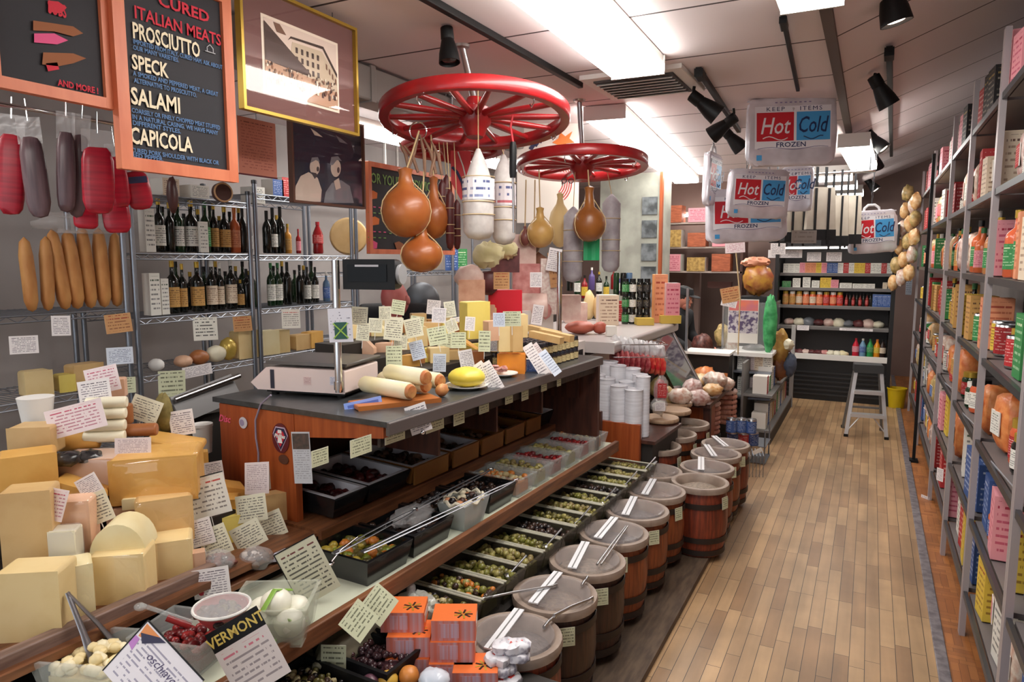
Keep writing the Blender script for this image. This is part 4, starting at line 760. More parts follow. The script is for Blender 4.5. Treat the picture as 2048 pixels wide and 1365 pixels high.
# hanging red packs
redpk = mat('red pack print', (190, 30, 52), .3, col2=(158, 22, 44), scale=14, st=(.4, 1, 5), rnd=.1); greypk = mat('grey meat pack', (118, 92, 96), .25, col2=(84, 64, 70), scale=8, st=(5, 5, .5)); navypk = mat('navy pack band', (48, 50, 82), .3)
for i, (px, py, w, h, kind, d) in enumerate(((22, 330, 48, 190, 'red', 2.45), (68, 336, 44, 190, 'grey', 2.4), (132, 325, 34, 190, 'grey', 2.45), (158, 332, 34, 195, 'grey', 2.5), (196, 345, 58, 160, 'red', 2.4), (236, 352, 36, 120, 'red', 2.55), (275, 372, 46, 90, 'navy', 2.6), (172, 432, 44, 50, 'red', 2.6), (232, 425, 50, 80, 'red', 2.65))):
    p = onD(px, py, d); s = d/FP; t = thing('hanging_pack', ('flat %s vacuum pack hanging %s from the front below the sandwich chalkboard' % (dict(red='red', grey='grey-brown', navy='red and navy')[kind], ORD[i])), 'meat pack', M=MX.Translation(p) @ MX.Rotation(YAW+R(25), 4, 'Z') @ MX.Rotation(R((4, -3, 3, 6, 2, -4, -8, 3, -3)[i]), 4, 'Y'), group='hanging meat packs')
    part('pouch', MB().blob((0, 0, -h*s*.1), (w*s/2, .016, h*s*.42), {'red': redpk, 'grey': greypk, 'navy': redpk}[kind], .05, 3, i, 14, 8, sq=.55), t)
    part('clear_header', MB().box((0, 0, h*s*.38), (w*s*.95, .002, h*s*.28), filmh), t)
    if kind == 'navy': part('navy_band', MB().box((0, -.0155, h*s*.12), (w*s*.86, .003, h*s*.14), navypk), t)
    part('hook', MB().tube([(0, 0, h*s*.48), (0, 0, h*s*.52+.06)], .002, chrome, 5), t)
p = onD(150, 232, 2.5); q = onD(300, 250, 2.75); solo('pack_rail', MB().tube([(0, -.3, 0), (0, .62, 0)], .008, chrome), 'chrome rail from which the meat packs hang', 'rail', (p.x-.02, p.y, p.z+.0))
# ================================================================ WAGON WHEELS
def wheel(label, c, r, pole_top, tilt, ns=14, tw=0):
    M = MX.Translation(V(c)) @ MX.Rotation(YAW, 4, 'Z') @ MX.Rotation(R(tilt), 4, 'X') @ MX.Rotation(tw, 4, 'Z')
    t = thing('wagon_wheel', label, 'wheel', M=M, group='red wagon wheels hung from the ceiling')
    part('rim', MB().lathe([(r-.046, -.028), (r-.006, -.032), (r, -.026), (r, .026), (r-.006, .032), (r-.046, .028), (r-.05, .022), (r-.05, -.022), (r-.046, -.028)], redpaint, 56), t)
    part('hub', MB().lathe([(0, -.10), (.04, -.10), (.05, -.085), (.062, -.05), (.078, -.035), (.078, .035), (.055, .05), (.04, .09), (0, .09)], redpaint, 24), t)
    for k in range(ns):
        a = 2*pi*k/ns; d = V((cos(a), sin(a), 0)); part('spoke', MB().tube([d*.06, d*.13, d*(r*.6), d*(r-.035)], [.017, .015, .016, .012], redpaint, 10), t)
    inv = M.inverted(); a, b = inv @ V(c), inv @ V(pole_top); part('pole', MB().tube([a+V((0, 0, .06)), b], .016, steel, 12), t); part('ceiling_flange', MB().lathe([(.04, 0), (.035, -.012), (.018, -.016)], steel, 16, inv @ MX.Translation(V(pole_top))), t)
    for k in range(5):
        a = 2*pi*(k+.3)/5; d = V((cos(a), sin(a), 0)); part('hook', MB().tube([d*(r-.03)+V((0, 0, -.02)), d*(r-.03)+V((0, 0, -.05)), d*(r-.045)+V((0, 0, -.065)), d*(r-.055)+V((0, 0, -.05))], .0035, chrome, 6), t)
    return t
c1 = onD(950, 234, 3.42); wheel('large red wagon wheel hung flat from the ceiling, nearer the front', c1, 190*3.42/FP, (c1.x+.0, c1.y-.12, 2.6), -7.5)
c2 = onD(1164, 329, 4.5); wheel('smaller red wagon wheel hung flat, farther along the counter', c2, 131*4.5/FP, (c2.x, c2.y-.06, 2.6), -5, 12, .2)
c3 = onD(905, 292, 4.3); t3 = wheel('third red wagon wheel hidden behind the largest one', c3, .32, (c3.x, c3.y, 2.6), -4, 12)
p = onD(848, 165, 4.6); t = thing('upright_wheel', 'red spoked wheel with worn rim standing upright near the duct', 'wheel', M=MX.Translation(p) @ MX.Rotation(YAW+R(55), 4, 'Z') @ MX.Rotation(pi/2, 4, 'X'))
part('rim', MB().lathe([(.15, -.02), (.19, -.02), (.19, .02), (.15, .02), (.15, -.02)], mat('worn brown rim', (120, 76, 66), .5), 36), t); part('inner_rim', MB().lathe([(.135, -.015), (.15, -.015), (.15, .015), (.135, .015), (.135, -.015)], redpaint, 36), t); part('hub', MB().lathe([(0, -.03), (.03, -.03), (.03, .03), (0, .03)], redpaint, 16), t)
for k in range(8): a = 2*pi*k/8; part('spoke', MB().tube([(.028*cos(a), .028*sin(a), 0), (.137*cos(a), .137*sin(a), 0)], .007, redpaint, 6), t)
# ---------------------------------------------------------------- things hung from the wheels
prov = mat('smoked provolone', (178, 104, 48), .38, col2=(150, 78, 34), scale=6, rnd=.04, coat=.15); provl = mat('pale provolone', (206, 168, 100), .42, col2=(184, 140, 76), scale=6)
def hung(px, py, w, h, d, m, label, top, name='provolone', cat='cheese', neck=.3, ropes=True, lean=0):
    p = onD(px, py, d); s = d/FP; r, H = w*s/2, h*s; t = thing(name, label, cat, p, 0, 'cheeses hung from the wheels')
    zb = -H/2; hh = H*(1-neck); pr = [(0, zb)]
    for k in range(1, 10): a = pi*k/10; pr.append((r*sin(a), zb+hh/2-hh/2*cos(a)))
    pr = [q for q in pr if q[1] < zb+hh*.86] + [(r*.34, zb+hh*.98), (r*.24, zb+H*.88), (r*.3, zb+H*.96), (0, zb+H)]
    part('cheese', MB().lathe(pr, m, 22, wob=lambda a, z: 1+.05*NZ.noise((cos(a), sin(a), z*7))), t)
    if ropes:
        q = onD(top[0], top[1], d)-p; mb = MB(); mb.tube([(0, 0, H*.42), q*.5+V((0, 0, H*.2)), q], .004, twine, 6)
        for a in (.3, 2.2, 4.1): mb.tube([(r*1.02*sin(b)*cos(a), r*1.02*sin(b)*sin(a), zb+hh/2-hh/2*cos(b)) for b in [pi*k/8 for k in range(1, 7)]]+[(0, 0, H*.38)], .003, twine, 5)
        part('twine_net', mb, t)
    return t
hung(812, 405, 102, 140, 3.25, prov, 'big smoked pear-shaped provolone hanging by the sandwich menu', (838, 262), neck=.26)
hung(868, 415, 60, 125, 3.45, prov, 'smoked provolone half hidden behind the biggest one', (862, 270), neck=.35)
hung(843, 495, 86, 100, 3.3, prov, 'squat smoked provolone hanging lowest', (850, 300), neck=.3)
hung(1178, 428, 66, 112, 4.25, mat('brown provolone', (150, 92, 40), .35, col2=(126, 72, 30), scale=5), 'round brown provolone hanging under the second wheel', (1176, 340), neck=.36)
hung(1080, 455, 56, 82, 4.3, provl, 'pale ribbed provolone hanging left under the second wheel', (1078, 340), neck=.3)
hung(1050, 472, 22, 40, 4.3, mat('small brown sausage', (120, 66, 58), .4), 'small reddish-brown cheese hanging beside the pale ribbed one', (1052, 360), neck=.2)
hung(1068, 490, 22, 36, 4.4, mat('grey sausage', (110, 84, 70), .4), 'small grey-brown cheese hanging under the pale ribbed one', (1070, 360), neck=.2)
hung(1120, 440, 46, 110, 4.55, mat('tan paper cone', (214, 186, 130), .6), 'tan paper cone hanging between the two provolones', (1120, 345), neck=.2, ropes=False)
casing = mat('white mould casing', (214, 208, 204), .6, col2=(188, 180, 178), scale=16, bump=.2); gcasing = mat('grey mould casing', (166, 160, 164), .6, col2=(140, 132, 138), scale=14)
def salami(px, y0, y1, w, d, m, label, top, cone=.3, bandc=None, name='salami'):
    p = onD(px, (y0+y1)/2, d); s = d/FP; H = (y1-y0)*s; r = w*s/2; t = thing(name, label, 'salami', p, 0, 'salamis hung from the wheels')
    part('sausage', MB().lathe([(0, -H/2), (r*.7, -H/2+.01), (r, -H/2+.04), (r*1.02, 0), (r, H/2-H*cone), (r*.55, H/2-H*cone*.4), (r*.12, H/2), (0, H/2+.002)], m, 18, wob=lambda a, z: 1+.05*NZ.noise((cos(a)*1.5, sin(a)*1.5, z*12))), t)
    if bandc: part('label_band', band(r*1.05, -H*.06, H*.17, bandc, 18), t)
    mb = MB()
    for z in (-.22, -.08, .19): mb.tube([(r*1.06*cos(a), r*1.06*sin(a), H*z) for a in [2*pi*k/16 for k in range(16)]], .0022, twine, 5, closed=True)
    q = onD(top[0], top[1], d)-p; mb.tube([(0, 0, H/2), q], .0025, twine, 5); part('string', mb, t)
    return t
salami(957, 300, 480, 62, 3.25, casing, 'big white salami with a cone top and printed band under the front wheel', (956, 180), .42, ink('salami band', (226, 222, 226), [(96, 110, 160)], 3, (60, 70, 120), cols=4))
salami(1008, 312, 490, 46, 3.45, casing, 'white salami with a red-striped band behind the big one', (1005, 300), .25, ink('salami band red', (214, 206, 210), [(170, 50, 60)], 3, (60, 70, 120), cols=4))
salami(1146, 415, 565, 38, 4.4, gcasing, 'long grey salami hanging left of the green card', (1150, 345), .12)
salami(1222, 390, 545, 36, 4.5, gcasing, 'long grey salami hanging right of the green card', (1215, 345), .12)
dsal = mat('dark red salami', (92, 34, 34), .45, col2=(70, 26, 28), scale=20)
for i, (px, a, b, w, d) in enumerate(((884, 360, 470, 15, 3.5), (900, 380, 500, 17, 3.45), (914, 400, 500, 15, 3.55), (893, 350, 440, 14, 3.6))): salami(px, a, b, w, d, dsal, 'thin dark red dried sausage hanging %s of four beside the provolones' % ORD[i], (px-6, 285), .1, name='dried_sausage')
hk = mat('dry brown strip', (140, 104, 80), .6, col2=(110, 78, 58), scale=9)
for i, (x0, ya, x1, yb) in enumerate(((838, 268, 812, 350), (840, 270, 850, 352), (846, 275, 872, 348), (862, 282, 884, 350), (808, 292, 836, 345), (870, 292, 860, 352), (798, 285, 818, 342))):
    a, b = onD(x0, ya, 3.3), onD(x1, yb, 3.3); solo('twine_loop', MB().tube([(0, 0, 0), (b-a)*.5+V((.01, 0, .01)), b-a], [.004, .009, .007], hk, 7), 'brown twine loop %s of seven knotted over the provolones' % ORD[i], 'twine', a, 0, 'twine loops over the provolones')
p = onD(836, 262, 3.3); solo('steel_ring', MB().tube([V((.04*cos(a), .0, .04*sin(a))) for a in [2*pi*k/28 for k in range(28)]], .0035, chrome, 6, closed=True), 'large steel ring hanging from the front wheel above the provolones', 'ring', p, YAW)
for i, (x, y) in enumerate(((1128, 362), (1142, 362))): p = onD(x, y, 4.25); solo('steel_ring', MB().tube([V((.014*cos(a), .0, .014*sin(a))) for a in [2*pi*k/16 for k in range(16)]], .003, dsteel, 6, closed=True), ('left', 'right')[i]+' one of two small rings under the second wheel', 'ring', p, YAW)
p = onD(1026, 320, 3.2); t = thing('sharpening_steel', 'black-handled sharpening steel hanging on a red cord from the front wheel', 'sharpening steel', p); s = 3.2/FP
part('grip', MB().lathe([(.014, -.08), (.017, -.06), (.016, .06), (.012, .08)], black, 14), t); part('rod', MB().tube([(0, 0, -.08), (.004, 0, -.33)], .006, steel), t); part('cord', MB().tube([(0, 0, .08), (-.012, 0, .15), (.0, 0, .2)], .005, mat('red cord', (190, 40, 50), .6), 6), t)
# posters and pennants behind
def facing(px, py, d, rz=0, roll=0): return MX.Translation(onD(px, py, d)) @ MX.Rotation(YAW+R(rz), 4, 'Z') @ MX.Rotation(R(roll), 4, 'Y')
t = thing('flag_poster', 'white hanging poster with striped flag shapes behind the second wheel', 'poster', M=facing(1096, 345, 5.2)); s = 5.2/FP; m = MB(); m.box((0, 0, 0), (124*s, .003, 200*s), paper)
pr_, pn_, po_ = mat('poster red', (206, 60, 66), .6), mat('poster navy', (50, 54, 90), .6), mat('poster orange', (228, 124, 50), .6)
for k in range(6): m.tube([((-40+20*cos(a)*(1+k*.18))*s, -.003, (70+k*3+20*sin(a)*(1+k*.18))*s) for a in [pi*(.45+.55*j/8) for j in range(9)]], .0035, pr_, 4)
for k in range(5): m.box((0, 0, 0), (8*s, .002, 26*s), pn_, M=TM(((-28+k*9)*s, -.004, (55+k*7)*s), 0, 0, R(35)))
m.prism([(x*s, z*s) for x, z in ((8, 58), (20, 66), (24, 78), (34, 70), (48, 80), (42, 66), (52, 58), (36, 56), (26, 46), (18, 54))][::-1], .003, po_, LT(0, -.004, 0))
for k in range(5): m.tube([((8+22*cos(a)*(1+k*.2))*s, -.003, (-20+24*sin(a)*(1+k*.2))*s) for a in [-.9+1.8*j/8 for j in range(9)]], .0035, pr_, 4)
part('sheet', m, t); part('cord', MB().tube([(0, 0, 100*s), (0, 0, 2.59-t.location.z)], .002, dsteel, 5), t)
t = thing('team_pennant', 'red, white and navy sports pennant hanging behind the provolones', 'pennant', M=facing(920, 345, 4.0, 10)); s = 4.0/FP; m = MB(); m.prism([(-18*s, 42*s), (-18*s, -20*s), (2*s, -55*s), (22*s, -20*s), (22*s, 42*s)], .004, pr_)
m.tube([(-16*s, -.004, 10*s), (-6*s, -.004, 0), (4*s, -.004, -20*s), (8*s, -.004, -44*s)], .008, pn_, 5); m.tube([(-4*s, -.005, 40*s), (6*s, -.005, 12*s), (12*s, -.005, -14*s)], .004, white, 5); part('cloth', m, t)
t = thing('green_card', 'bright green blank card hanging under the brown provolone', 'card', M=facing(1183, 500, 4.35)); s = 4.35/FP; m = MB()
for k in range(4): m.box((0, 0, 0), (8.2*s, .002, 42*s), mat('bright green card', (26, 156, 96), .5), M=TM(((-12+8*k)*s, .003*(k % 2), 0), R(12*(1 if k % 2 else -1))))
part('sheet', m, t)
# ================================================================ FOREGROUND CHEESES
def wedge_mb(w, d, h, m, rind=None):
    mb = MB(); mb.prism([(-w/2, 0), (w/2, 0), (w/2, h*.35), (-w/2, h)], d, m); return mb
def tri_mb(w, d, h, m, rind):
    vs = [(-w/2, -d/2, 0), (w/2, -d/2, 0), (0, d/2, 0), (-w/2, -d/2, h), (w/2, -d/2, h), (0, d/2, h)]
    return MB().add(vs, [(0, 1, 4, 3)], rind, None, True).add(vs, [(2, 1, 0), (3, 4, 5), (1, 2, 5, 4), (2, 0, 3, 5)], m, None, True)
rindm = mat('cheese rind', (186, 130, 72), .6, col2=(160, 104, 56), scale=10)
NB = [0]
def cheese(px, pyb, w, h, where, col, label, shape='box', dk=.8, rz=None, group=None, film_=False, cat='cheese', roll=0, name=None):
    """where: ('z', height) or ('v', distance behind the rail); w,h in pixels; dk depth as a share of the width"""
    p = onZ(px, pyb, where[1]) if where[0] == 'z' else onV(px, pyb, where[1]); s = dep(p)/FP; W, H = w*s, h*s; D = W*dk; NB[0] += 1
    a = R(random.Random(NB[0]).uniform(30, 62) if rz is None else rz); c = ched[col]
    p = p + V((-sin(a), cos(a), 0))*D*.5
    M = MX.Translation(p) @ MX.Rotation(a, 4, 'Z') @ MX.Rotation(R(roll), 4, 'Y')
    if shape == 'box': mb = MB().box((0, 0, H/2), (W, D, H), c)
    elif shape == 'wedge': mb = wedge_mb(W, D, H, c)
    elif shape == 'tri': mb = tri_mb(W, D, H, c, rindm)
    elif shape == 'log': mb = MB().lathe([(0, -W/2), (H/2*.9, -W/2), (H/2, -W/2+.006), (H/2, W/2-.006), (H/2*.9, W/2), (0, W/2)], c, 20, MX.Translation((0, 0, H/2)) @ MX.Rotation(pi/2, 4, 'Y'))
    elif shape == 'half': mb = MB().prism([(W/2*cos(b), H*sin(b)) for b in [pi*k/12 for k in range(13)]], D, c)
    elif shape == 'drum': mb = MB().lathe([(W/2*.94, 0), (W/2, .008), (W/2, H-.008), (W/2*.94, H), (0, H)], c, 26)
    else: mb = MB().blob((0, 0, H/2), (W/2, D/2, H/2), c, .1, 2, NB[0])
    nm = name or {'box': 'cheese_block', 'wedge': 'cheese_wedge', 'tri': 'cheese_wedge', 'log': 'cheese_log', 'half': 'cheese_half', 'drum': 'cheese_round'}.get(shape, 'cheese_ball')
    if not film_: return solo(nm, mb, label, cat, M=M, group=group, bevel=min(.012, .09*min(W, H, D)))
    t = thing(nm, label, cat, M=M, group=group); part('cheese', mb, t, bevel=min(.012, .09*min(W, H, D)))
    f = MB().blob((0, 0, H/2), (W*.53, D*.53, H*.53), filmh if label.startswith(('film', 'mauve')) else MATS['clear wrap'], .06, 6, NB[0], 24, 16, sq=.22); part('film_wrap', f, t); return t
# risers that carry the upper tiers
t = thing('cheese_riser', 'dark stepped riser under the large cheeses at the front left', 'riser', (CO.x, CO.y, 0), CRZ)
part('step', MB().box((-.80, -.42, .74), (.62, 1.5, .10), carc), t); part('step', MB().box((-.92, -.42, .85), (.4, 1.5, .12), carc), t)
G = 'large cheeses piled on the front shelf'
FC = [(62, 1290, 120, 150, ('v', .40), 'cream', 'big cream cheese block at the frame edge behind the steel tongs', 'box', .7), (142, 1262, 90, 130, ('v', .40), 'pale', 'pale tall cheese block at the grey sill, left of the rounded one', 'box', .8),
      (236, 1212, 104, 104, ('v', .40), 'cream', 'rounded cream cheese block standing on the grey sill', 'box', .8), (236, 1112, 104, 64, ('v', .43), 'pale', 'pale domed cheese piece on top of the rounded cream block', 'half', .8),
      (336, 1168, 94, 86, ('v', .42), 'cream', 'square cream cheese block right of the rounded one on the sill', 'box', .8), (333, 1088, 104, 92, ('v', .50), 'tan', 'tan cheese block beneath the large golden one', 'box', .9),
      (137, 1118, 86, 116, ('v', .56), 'pink', 'pinkish-orange cheese wedge at the frame edge under two cards', 'box', .7), (128, 1150, 50, 90, ('v', .50), 'white', 'film-wrapped pale cheese at the frame edge', 'box', .8),
      (60, 1150, 90, 170, ('v', .56), 'tan', 'tall tan cheese cut by the frame edge', 'box', .8), (262, 1056, 84, 40, ('v', .60), 'pink', 'thin orange-pink slab under the large golden block', 'box', 1.0),
      (310, 1006, 160, 92, ('v', .56), 'gold', 'largest golden cheese block in the middle of the pile', 'box', .75), (306, 1016, 110, 22, ('v', .555), 'pale', 'pale rind slab directly below the largest golden block', 'box', .7),
      (156, 1010, 88, 52, ('v', .66), 'gold', 'golden cheese with a sloping top above the small cards', 'wedge', .9), (172, 978, 110, 60, ('v', .72), 'pink', 'mauve film-wrapped cheese at the frame edge', 'box', .8),
      (60, 990, 100, 80, ('v', .72), 'gold', 'golden block at the frame edge beside the mauve cheese', 'box', .8), (345, 914, 100, 36, ('v', .70), 'gold', 'flat golden wedge lying on the largest block', 'wedge', .9),
      (152, 908, 76, 40, ('v', .84), 'gold', 'golden oval loaf cheese below the pink-printed card', 'log', .8), (60, 915, 80, 60, ('v', .86), 'tan', 'tan cheese at the frame edge beside the golden oval', 'box', .8),
      (402, 990, 34, 86, ('v', .72), 'gold', 'narrow upright golden block between the largest one and the end panel', 'box', .8), (452, 1002, 84, 42, ('v', .60), 'gold', 'golden wedge sloping against the orange end panel', 'wedge', .8), (440, 1040, 60, 40, ('v', .56), 'gold', 'golden block behind the large framed card', 'box', .8),
      (462, 1102, 56, 70, ('v', .48), 'yellow', 'yellow-green cheese block behind the small cards', 'box', .8), (548, 1048, 60, 60, ('v', .48), 'tan', 'tan upright board-like cheese before the end panel', 'box', .5), (394, 1146, 34, 40, ('v', .38), 'pink', 'small pink cheese cube at the sill under the card with a red dot', 'box', .8), (470, 1160, 40, 18, ('v', .36), 'gold', 'small golden piece at the wooden edge', 'ball', .8)]
for f in FC:
    fl = f[6].startswith(('film', 'mauve', 'rounded', 'square', 'tan cheese block', 'pinkish', 'pale tall', 'largest')); cheese(*f[:7], shape=f[7], dk=f[8], group=G, film_=fl)
for i, (px, py) in enumerate(((206, 888), (207, 866), (208, 842), (210, 820))): cheese(px, py, 76, 24, ('v', .80), 'white', ('lowest', 'second', 'third', 'topmost')[i]+' white-pink log of the stack behind the pink-printed card', 'log', .3, rz=40, group='stack of white cheese logs')
cheese(222, 800, 50, 40, ('v', .92), 'pink', 'peach block standing behind the white cards', 'box', .8, group=G)
cheese(276, 876, 66, 26, ('v', .76), 'brown', 'brown ridged log lying behind the white card', 'log', .4, rz=38, group=G)
cheese(246, 850, 30, 40, ('v', .86), 'brown', 'small brown round behind the ridged log', 'drum', .8, group=G)
p = onV(330, 862, .86); s = dep(p)/FP; solo('herb_bag', MB().blob((0, 0, .06), (.03, .03, .075), mat('dry herb', (138, 124, 70), .7, col2=(110, 98, 50), scale=40), .2, 3, 2), 'olive-brown bag of dried herb behind the pile', 'bag', p)
for i, (px, py, w, h) in enumerate(((135, 918, 50, 30), (176, 914, 46, 28))): p = onV(px, py, .74); s = dep(p)/FP; solo('dark_bag', MB().blob((0, 0, 0), (w*s/2, .04, h*s/2), mat('dark crinkled bag', (34, 32, 34), .2, col2=(90, 86, 84), scale=20, lo=.5, hi=.8), .3, 4, i), ('left', 'right')[i]+' dark crinkled bag under the golden oval cheese', 'bag', p)
p = onV(407, 905, .9); solo('white_tub', MB().lathe([(.03, 0), (.036, .1), (.038, .1), (.038, .11), (0, .112)], white, 20), 'white plastic tub beside the end panel behind the pile', 'tub', p)
p = onV(88, 726, 1.0); solo('white_tub', MB().lathe([(.04, 0), (.05, .08), (.052, .09), (0, .092)], white, 20), 'white round tub at the frame edge in front of the wire rack', 'tub', onV(75, 850, 1.0))
# tin, walnut bag
p = onZ(550, 1116, .66); s = dep(p)/FP; t = thing('round_cheese_tin', 'small round printed cheese box by the big handwritten card', 'cheese box', p); part('box', MB().lathe([(.034, 0), (.034, .026), (.032, .028), (0, .028)], mat('lilac printed rim', (150, 144, 170), .5, col2=(210, 204, 214), scale=30), 26), t); part('lid_print', MB().lathe([(.03, .0285), (0, .0286)], mat('grey lid print', (168, 160, 160), .5, col2=(120, 112, 116), scale=50), 26), t)
t = thing('walnut_bag', 'clear bag of walnuts on the wooden edge below the cards', 'bag', onZ(512, 1132, .66)); c = MB(); lumps(c, -.04, .04, -.03, .03, .02, .011, 40, [mat('walnut', (110, 90, 78), .6), mat('walnut dark', (78, 62, 56), .6), mat('walnut pale', (196, 184, 176), .6)], 5, heap=.02); part('nuts', c, t, kind='stuff'); part('bag_film', MB().blob((0, 0, .025), (.055, .045, .035), filmh, .2, 4, 9, 14, 10), t)
t = thing('nut_bag', 'clear bag of dark nuts under the two tilted small cards', 'bag', onZ(437, 1140, .68)); c = MB(); lumps(c, -.04, .04, -.03, .03, .02, .011, 36, [mat('walnut dark', (0,)*3), mat('nut red', (110, 60, 48), .6)], 6, heap=.02); part('nuts', c, t, kind='stuff'); part('bag_film', MB().blob((0, 0, .025), (.055, .045, .035), filmh, .2, 4, 3, 14, 10), t)
# cards of the front pile
def reddot(t, W, H): part('red_dot', MB().lathe([(.007, 0), (.007, .0012)], mat('red dot', (190, 40, 60), .5), 18, LT(-W*.3, -.0012, -H*.3) @ MX.Rotation(pi/2, 4, 'X')), t)
def frame_(t, W, H):
    m = MB()
    for c, d in (((0, 0, H/2), (W, .003, .003)), ((-W/2, 0, 0), (.003, .003, H))): m.box(c, d, black)
    part('dark_edge', m, t)
CD = [(152, 838, 108, 58, .80, 'pink', 'wide card printed in pink leaning over the white logs', -14, 0), (205, 760, 62, 52, .9, 'pink', 'cream card with pink print highest of the front pile', -12, .05), (190, 788, 60, 56, .86, 'white', 'white card just below the highest pink one', -8, .05), (290, 820, 58, 48, .84, 'cream', 'cream card tilted steeply to the right above the brown log', 22, .04), (364, 846, 46, 50, .8, 'white', 'white card over the flat golden wedge', -8, .03), (266, 902, 68, 52, .66, 'news', 'white upright card before the largest golden block', 0, .03), (178, 972, 42, 40, .6, 'white', 'small white card tilted above a larger cream one', -28, .03), (191, 1018, 58, 62, .56, 'cream', 'cream card stuck in the pinkish cheese', -20, .04), (110, 1010, 40, 64, .54, 'pink', 'narrow pink-printed card at the frame edge', 14, .03), (412, 994, 84, 82, .5, 'redt', 'large cream card with a red foot and dark edges', -13, .04), (428, 944, 36, 40, .64, 'white', 'small white card above the large dark-edged one', -8, .04), (400, 1066, 50, 54, .46, 'white', 'white card half hidden behind another near the sill', -14, .03), (430, 1084, 56, 60, .43, 'cream', 'cream card tilted over the dark nut bag', -20, .03), (503, 1017, 58, 54, .44, 'cream', 'cream card in front of the tan upright cheese', -6, .04), (497, 1072, 60, 52, .40, 'cream', 'cream card tilted over the walnut bag', -26, .03), (545, 1050, 46, 52, .42, 'cream', 'cream card tilted above the round cheese box', -20, .03), (423, 1166, 70, 58, .30, 'white', 'white card with a red dot above the film-covered bowl', -6, .03), (118, 700, 10, 10, .9, 'white', '', 0, 0)]
for px, py, w, h, v, st, nm, rl, pk in CD:
    if nm: card(px, py, w, h, onV(px, py, v), st, nm, rl, 36, -8, pk, group='cards on the front cheeses', extra=frame_ if 'dark edges' in nm else reddot if 'red dot' in nm else None)
p = onV(515, 955, .5); s = dep(p)/FP; t = thing('tent_card', 'folded white tent card standing against the orange end panel', 'price card', p, R(38)); H = 62*s; W = 46*s
for sg_ in (-1, 1): part('leaf', MB().box((0, 0, 0), (W, .0012, H), paper, front=K['news'], M=TM((0, sg_*.012, 0), 0, R(12*sg_)) @ (MX() if sg_ < 0 else MX.Rotation(pi, 4, 'Z'))), t)
card(608, 920, 38, 106, onpanel(608, 920)@MX.Rotation(-CRZ, 3, 'Z') if 0 else CO+CU*.505+CV*(-onpanel(608, 915).x)+V((0, 0, onpanel(608, 915).z)), ink('leaflet', (196, 198, 204), [(140, 140, 146)], 16, (90, 70, 64), cols=6), 'narrow leaflet with a brown photo pinned at the edge of the end panel', -2, 20, 0, name='pinned_leaflet', cat='leaflet', extra=lambda t, W, H: part('photo', MB().box((0, -.001, H*.32), (W*.9, .0014, H*.3), mat('leaflet photo', (90, 68, 58), .5, col2=(60, 50, 44), scale=60)), t))
# big handwritten card + foreground cards
card(617, 1112, 84, 122, onZ(617, 1175, .64)+V((0, 0, .05)), ink('handwritten', (206, 204, 180), [(44, 42, 38)], 9, (100, 40, 44), cols=6), 'big cream handwritten card standing at the mozzarella tub', -24, 44, -6, extra=frame_)
for i, (px, py, st) in enumerate(((704, 1238, 'green'), (744, 1206, 'green'))): card(px, py, 62, 58, onZ(px, py, .6)+V((.025, 0, .0)), ink('green big print', (206, 210, 178), [(80, 84, 64)], 5, cols=6), ('left', 'right')[i]+' half of the pale green double card clipped to the front rail', -38, 60, -30, group='double card on the front rail')
card(667, 1322, 50, 66, dep(onZ(667, 1362, .40)), 'green', 'pale green card standing among the wrapped sweets', 2, None, 0, .05)
DV = dep(onZ(480, 1345, .62)); p = onD(497, 1308, DV); W, H = 108*DV/FP, 150*DV/FP; M = MX.Translation(p) @ MX.Rotation(R(40), 4, 'Z') @ MX.Rotation(R(-14), 4, 'X') @ MX.Rotation(R(-26), 4, 'Y')
t = thing('vermont_card', 'card with a black band lettered VERMONT in gold', 'price card', M=M); part('sheet', MB().box((0, 0, -H*.14), (W, .0014, H*.72), paper, front=ink('pink headed', (224, 216, 214), [(130, 120, 126)], 6, (210, 110, 130), cols=6)), t)
m = MB(); m.box((0, 0, H*.36), (W, .0016, H*.28), black); m.text('VERMONT', H*.2, mat('gold letters', (222, 196, 100), .5), LT(0, -.0014, H*.29), .0006, .0003, 0, 'CENTER', .82); part('black_band', m, t)
DV = dep(onZ(290, 1400, .66)); p = onD(306, 1352, DV); W, H = 178*DV/FP, 120*DV/FP; M = MX.Translation(p) @ MX.Rotation(R(22), 4, 'Z') @ MX.Rotation(R(-30), 4, 'X') @ MX.Rotation(R(36), 4, 'Y')
t = thing('script_card', 'white card with script lettering and a colourful corner, tilted at the bottom edge', 'price card', M=M); part('sheet', MB().box((0, 0, 0), (W, .0014, H), black, front=ink('script rows', (232, 228, 234), [(130, 126, 150)], 9, (232, 228, 234), cols=7)), t)
m = MB(); m.text('oschiavo', H*.2, mat('script ink', (84, 74, 110), .6), LT(W*.02, -.0012, H*.1), 0, .0002, .35, 'CENTER'); m.prism([(-W*.48, H*.46), (-W*.2, H*.46), (-W*.28, H*.3), (-W*.46, H*.24)][::-1], .0006, mat('card orange', (220, 140, 80), .6), LT(0, -.0012, 0)); m.prism([(-W*.46, H*.3), (-W*.24, H*.46), (-W*.14, H*.47), (-W*.36, H*.2)][::-1], .0006, navy, LT(0, -.0016, 0)); m.prism([(-W*.49, H*.22), (-W*.42, H*.22), (-W*.4, H*.02), (-W*.49, H*.06)][::-1], .0006, mat('card violet', (190, 130, 200), .6), LT(0, -.0012, 0)); part('print', m, t); part('dark_edge', MB().box((0, 0, H/2), (W, .003, .003), black).box((-W/2, 0, 0), (.003, .003, H), black), t)
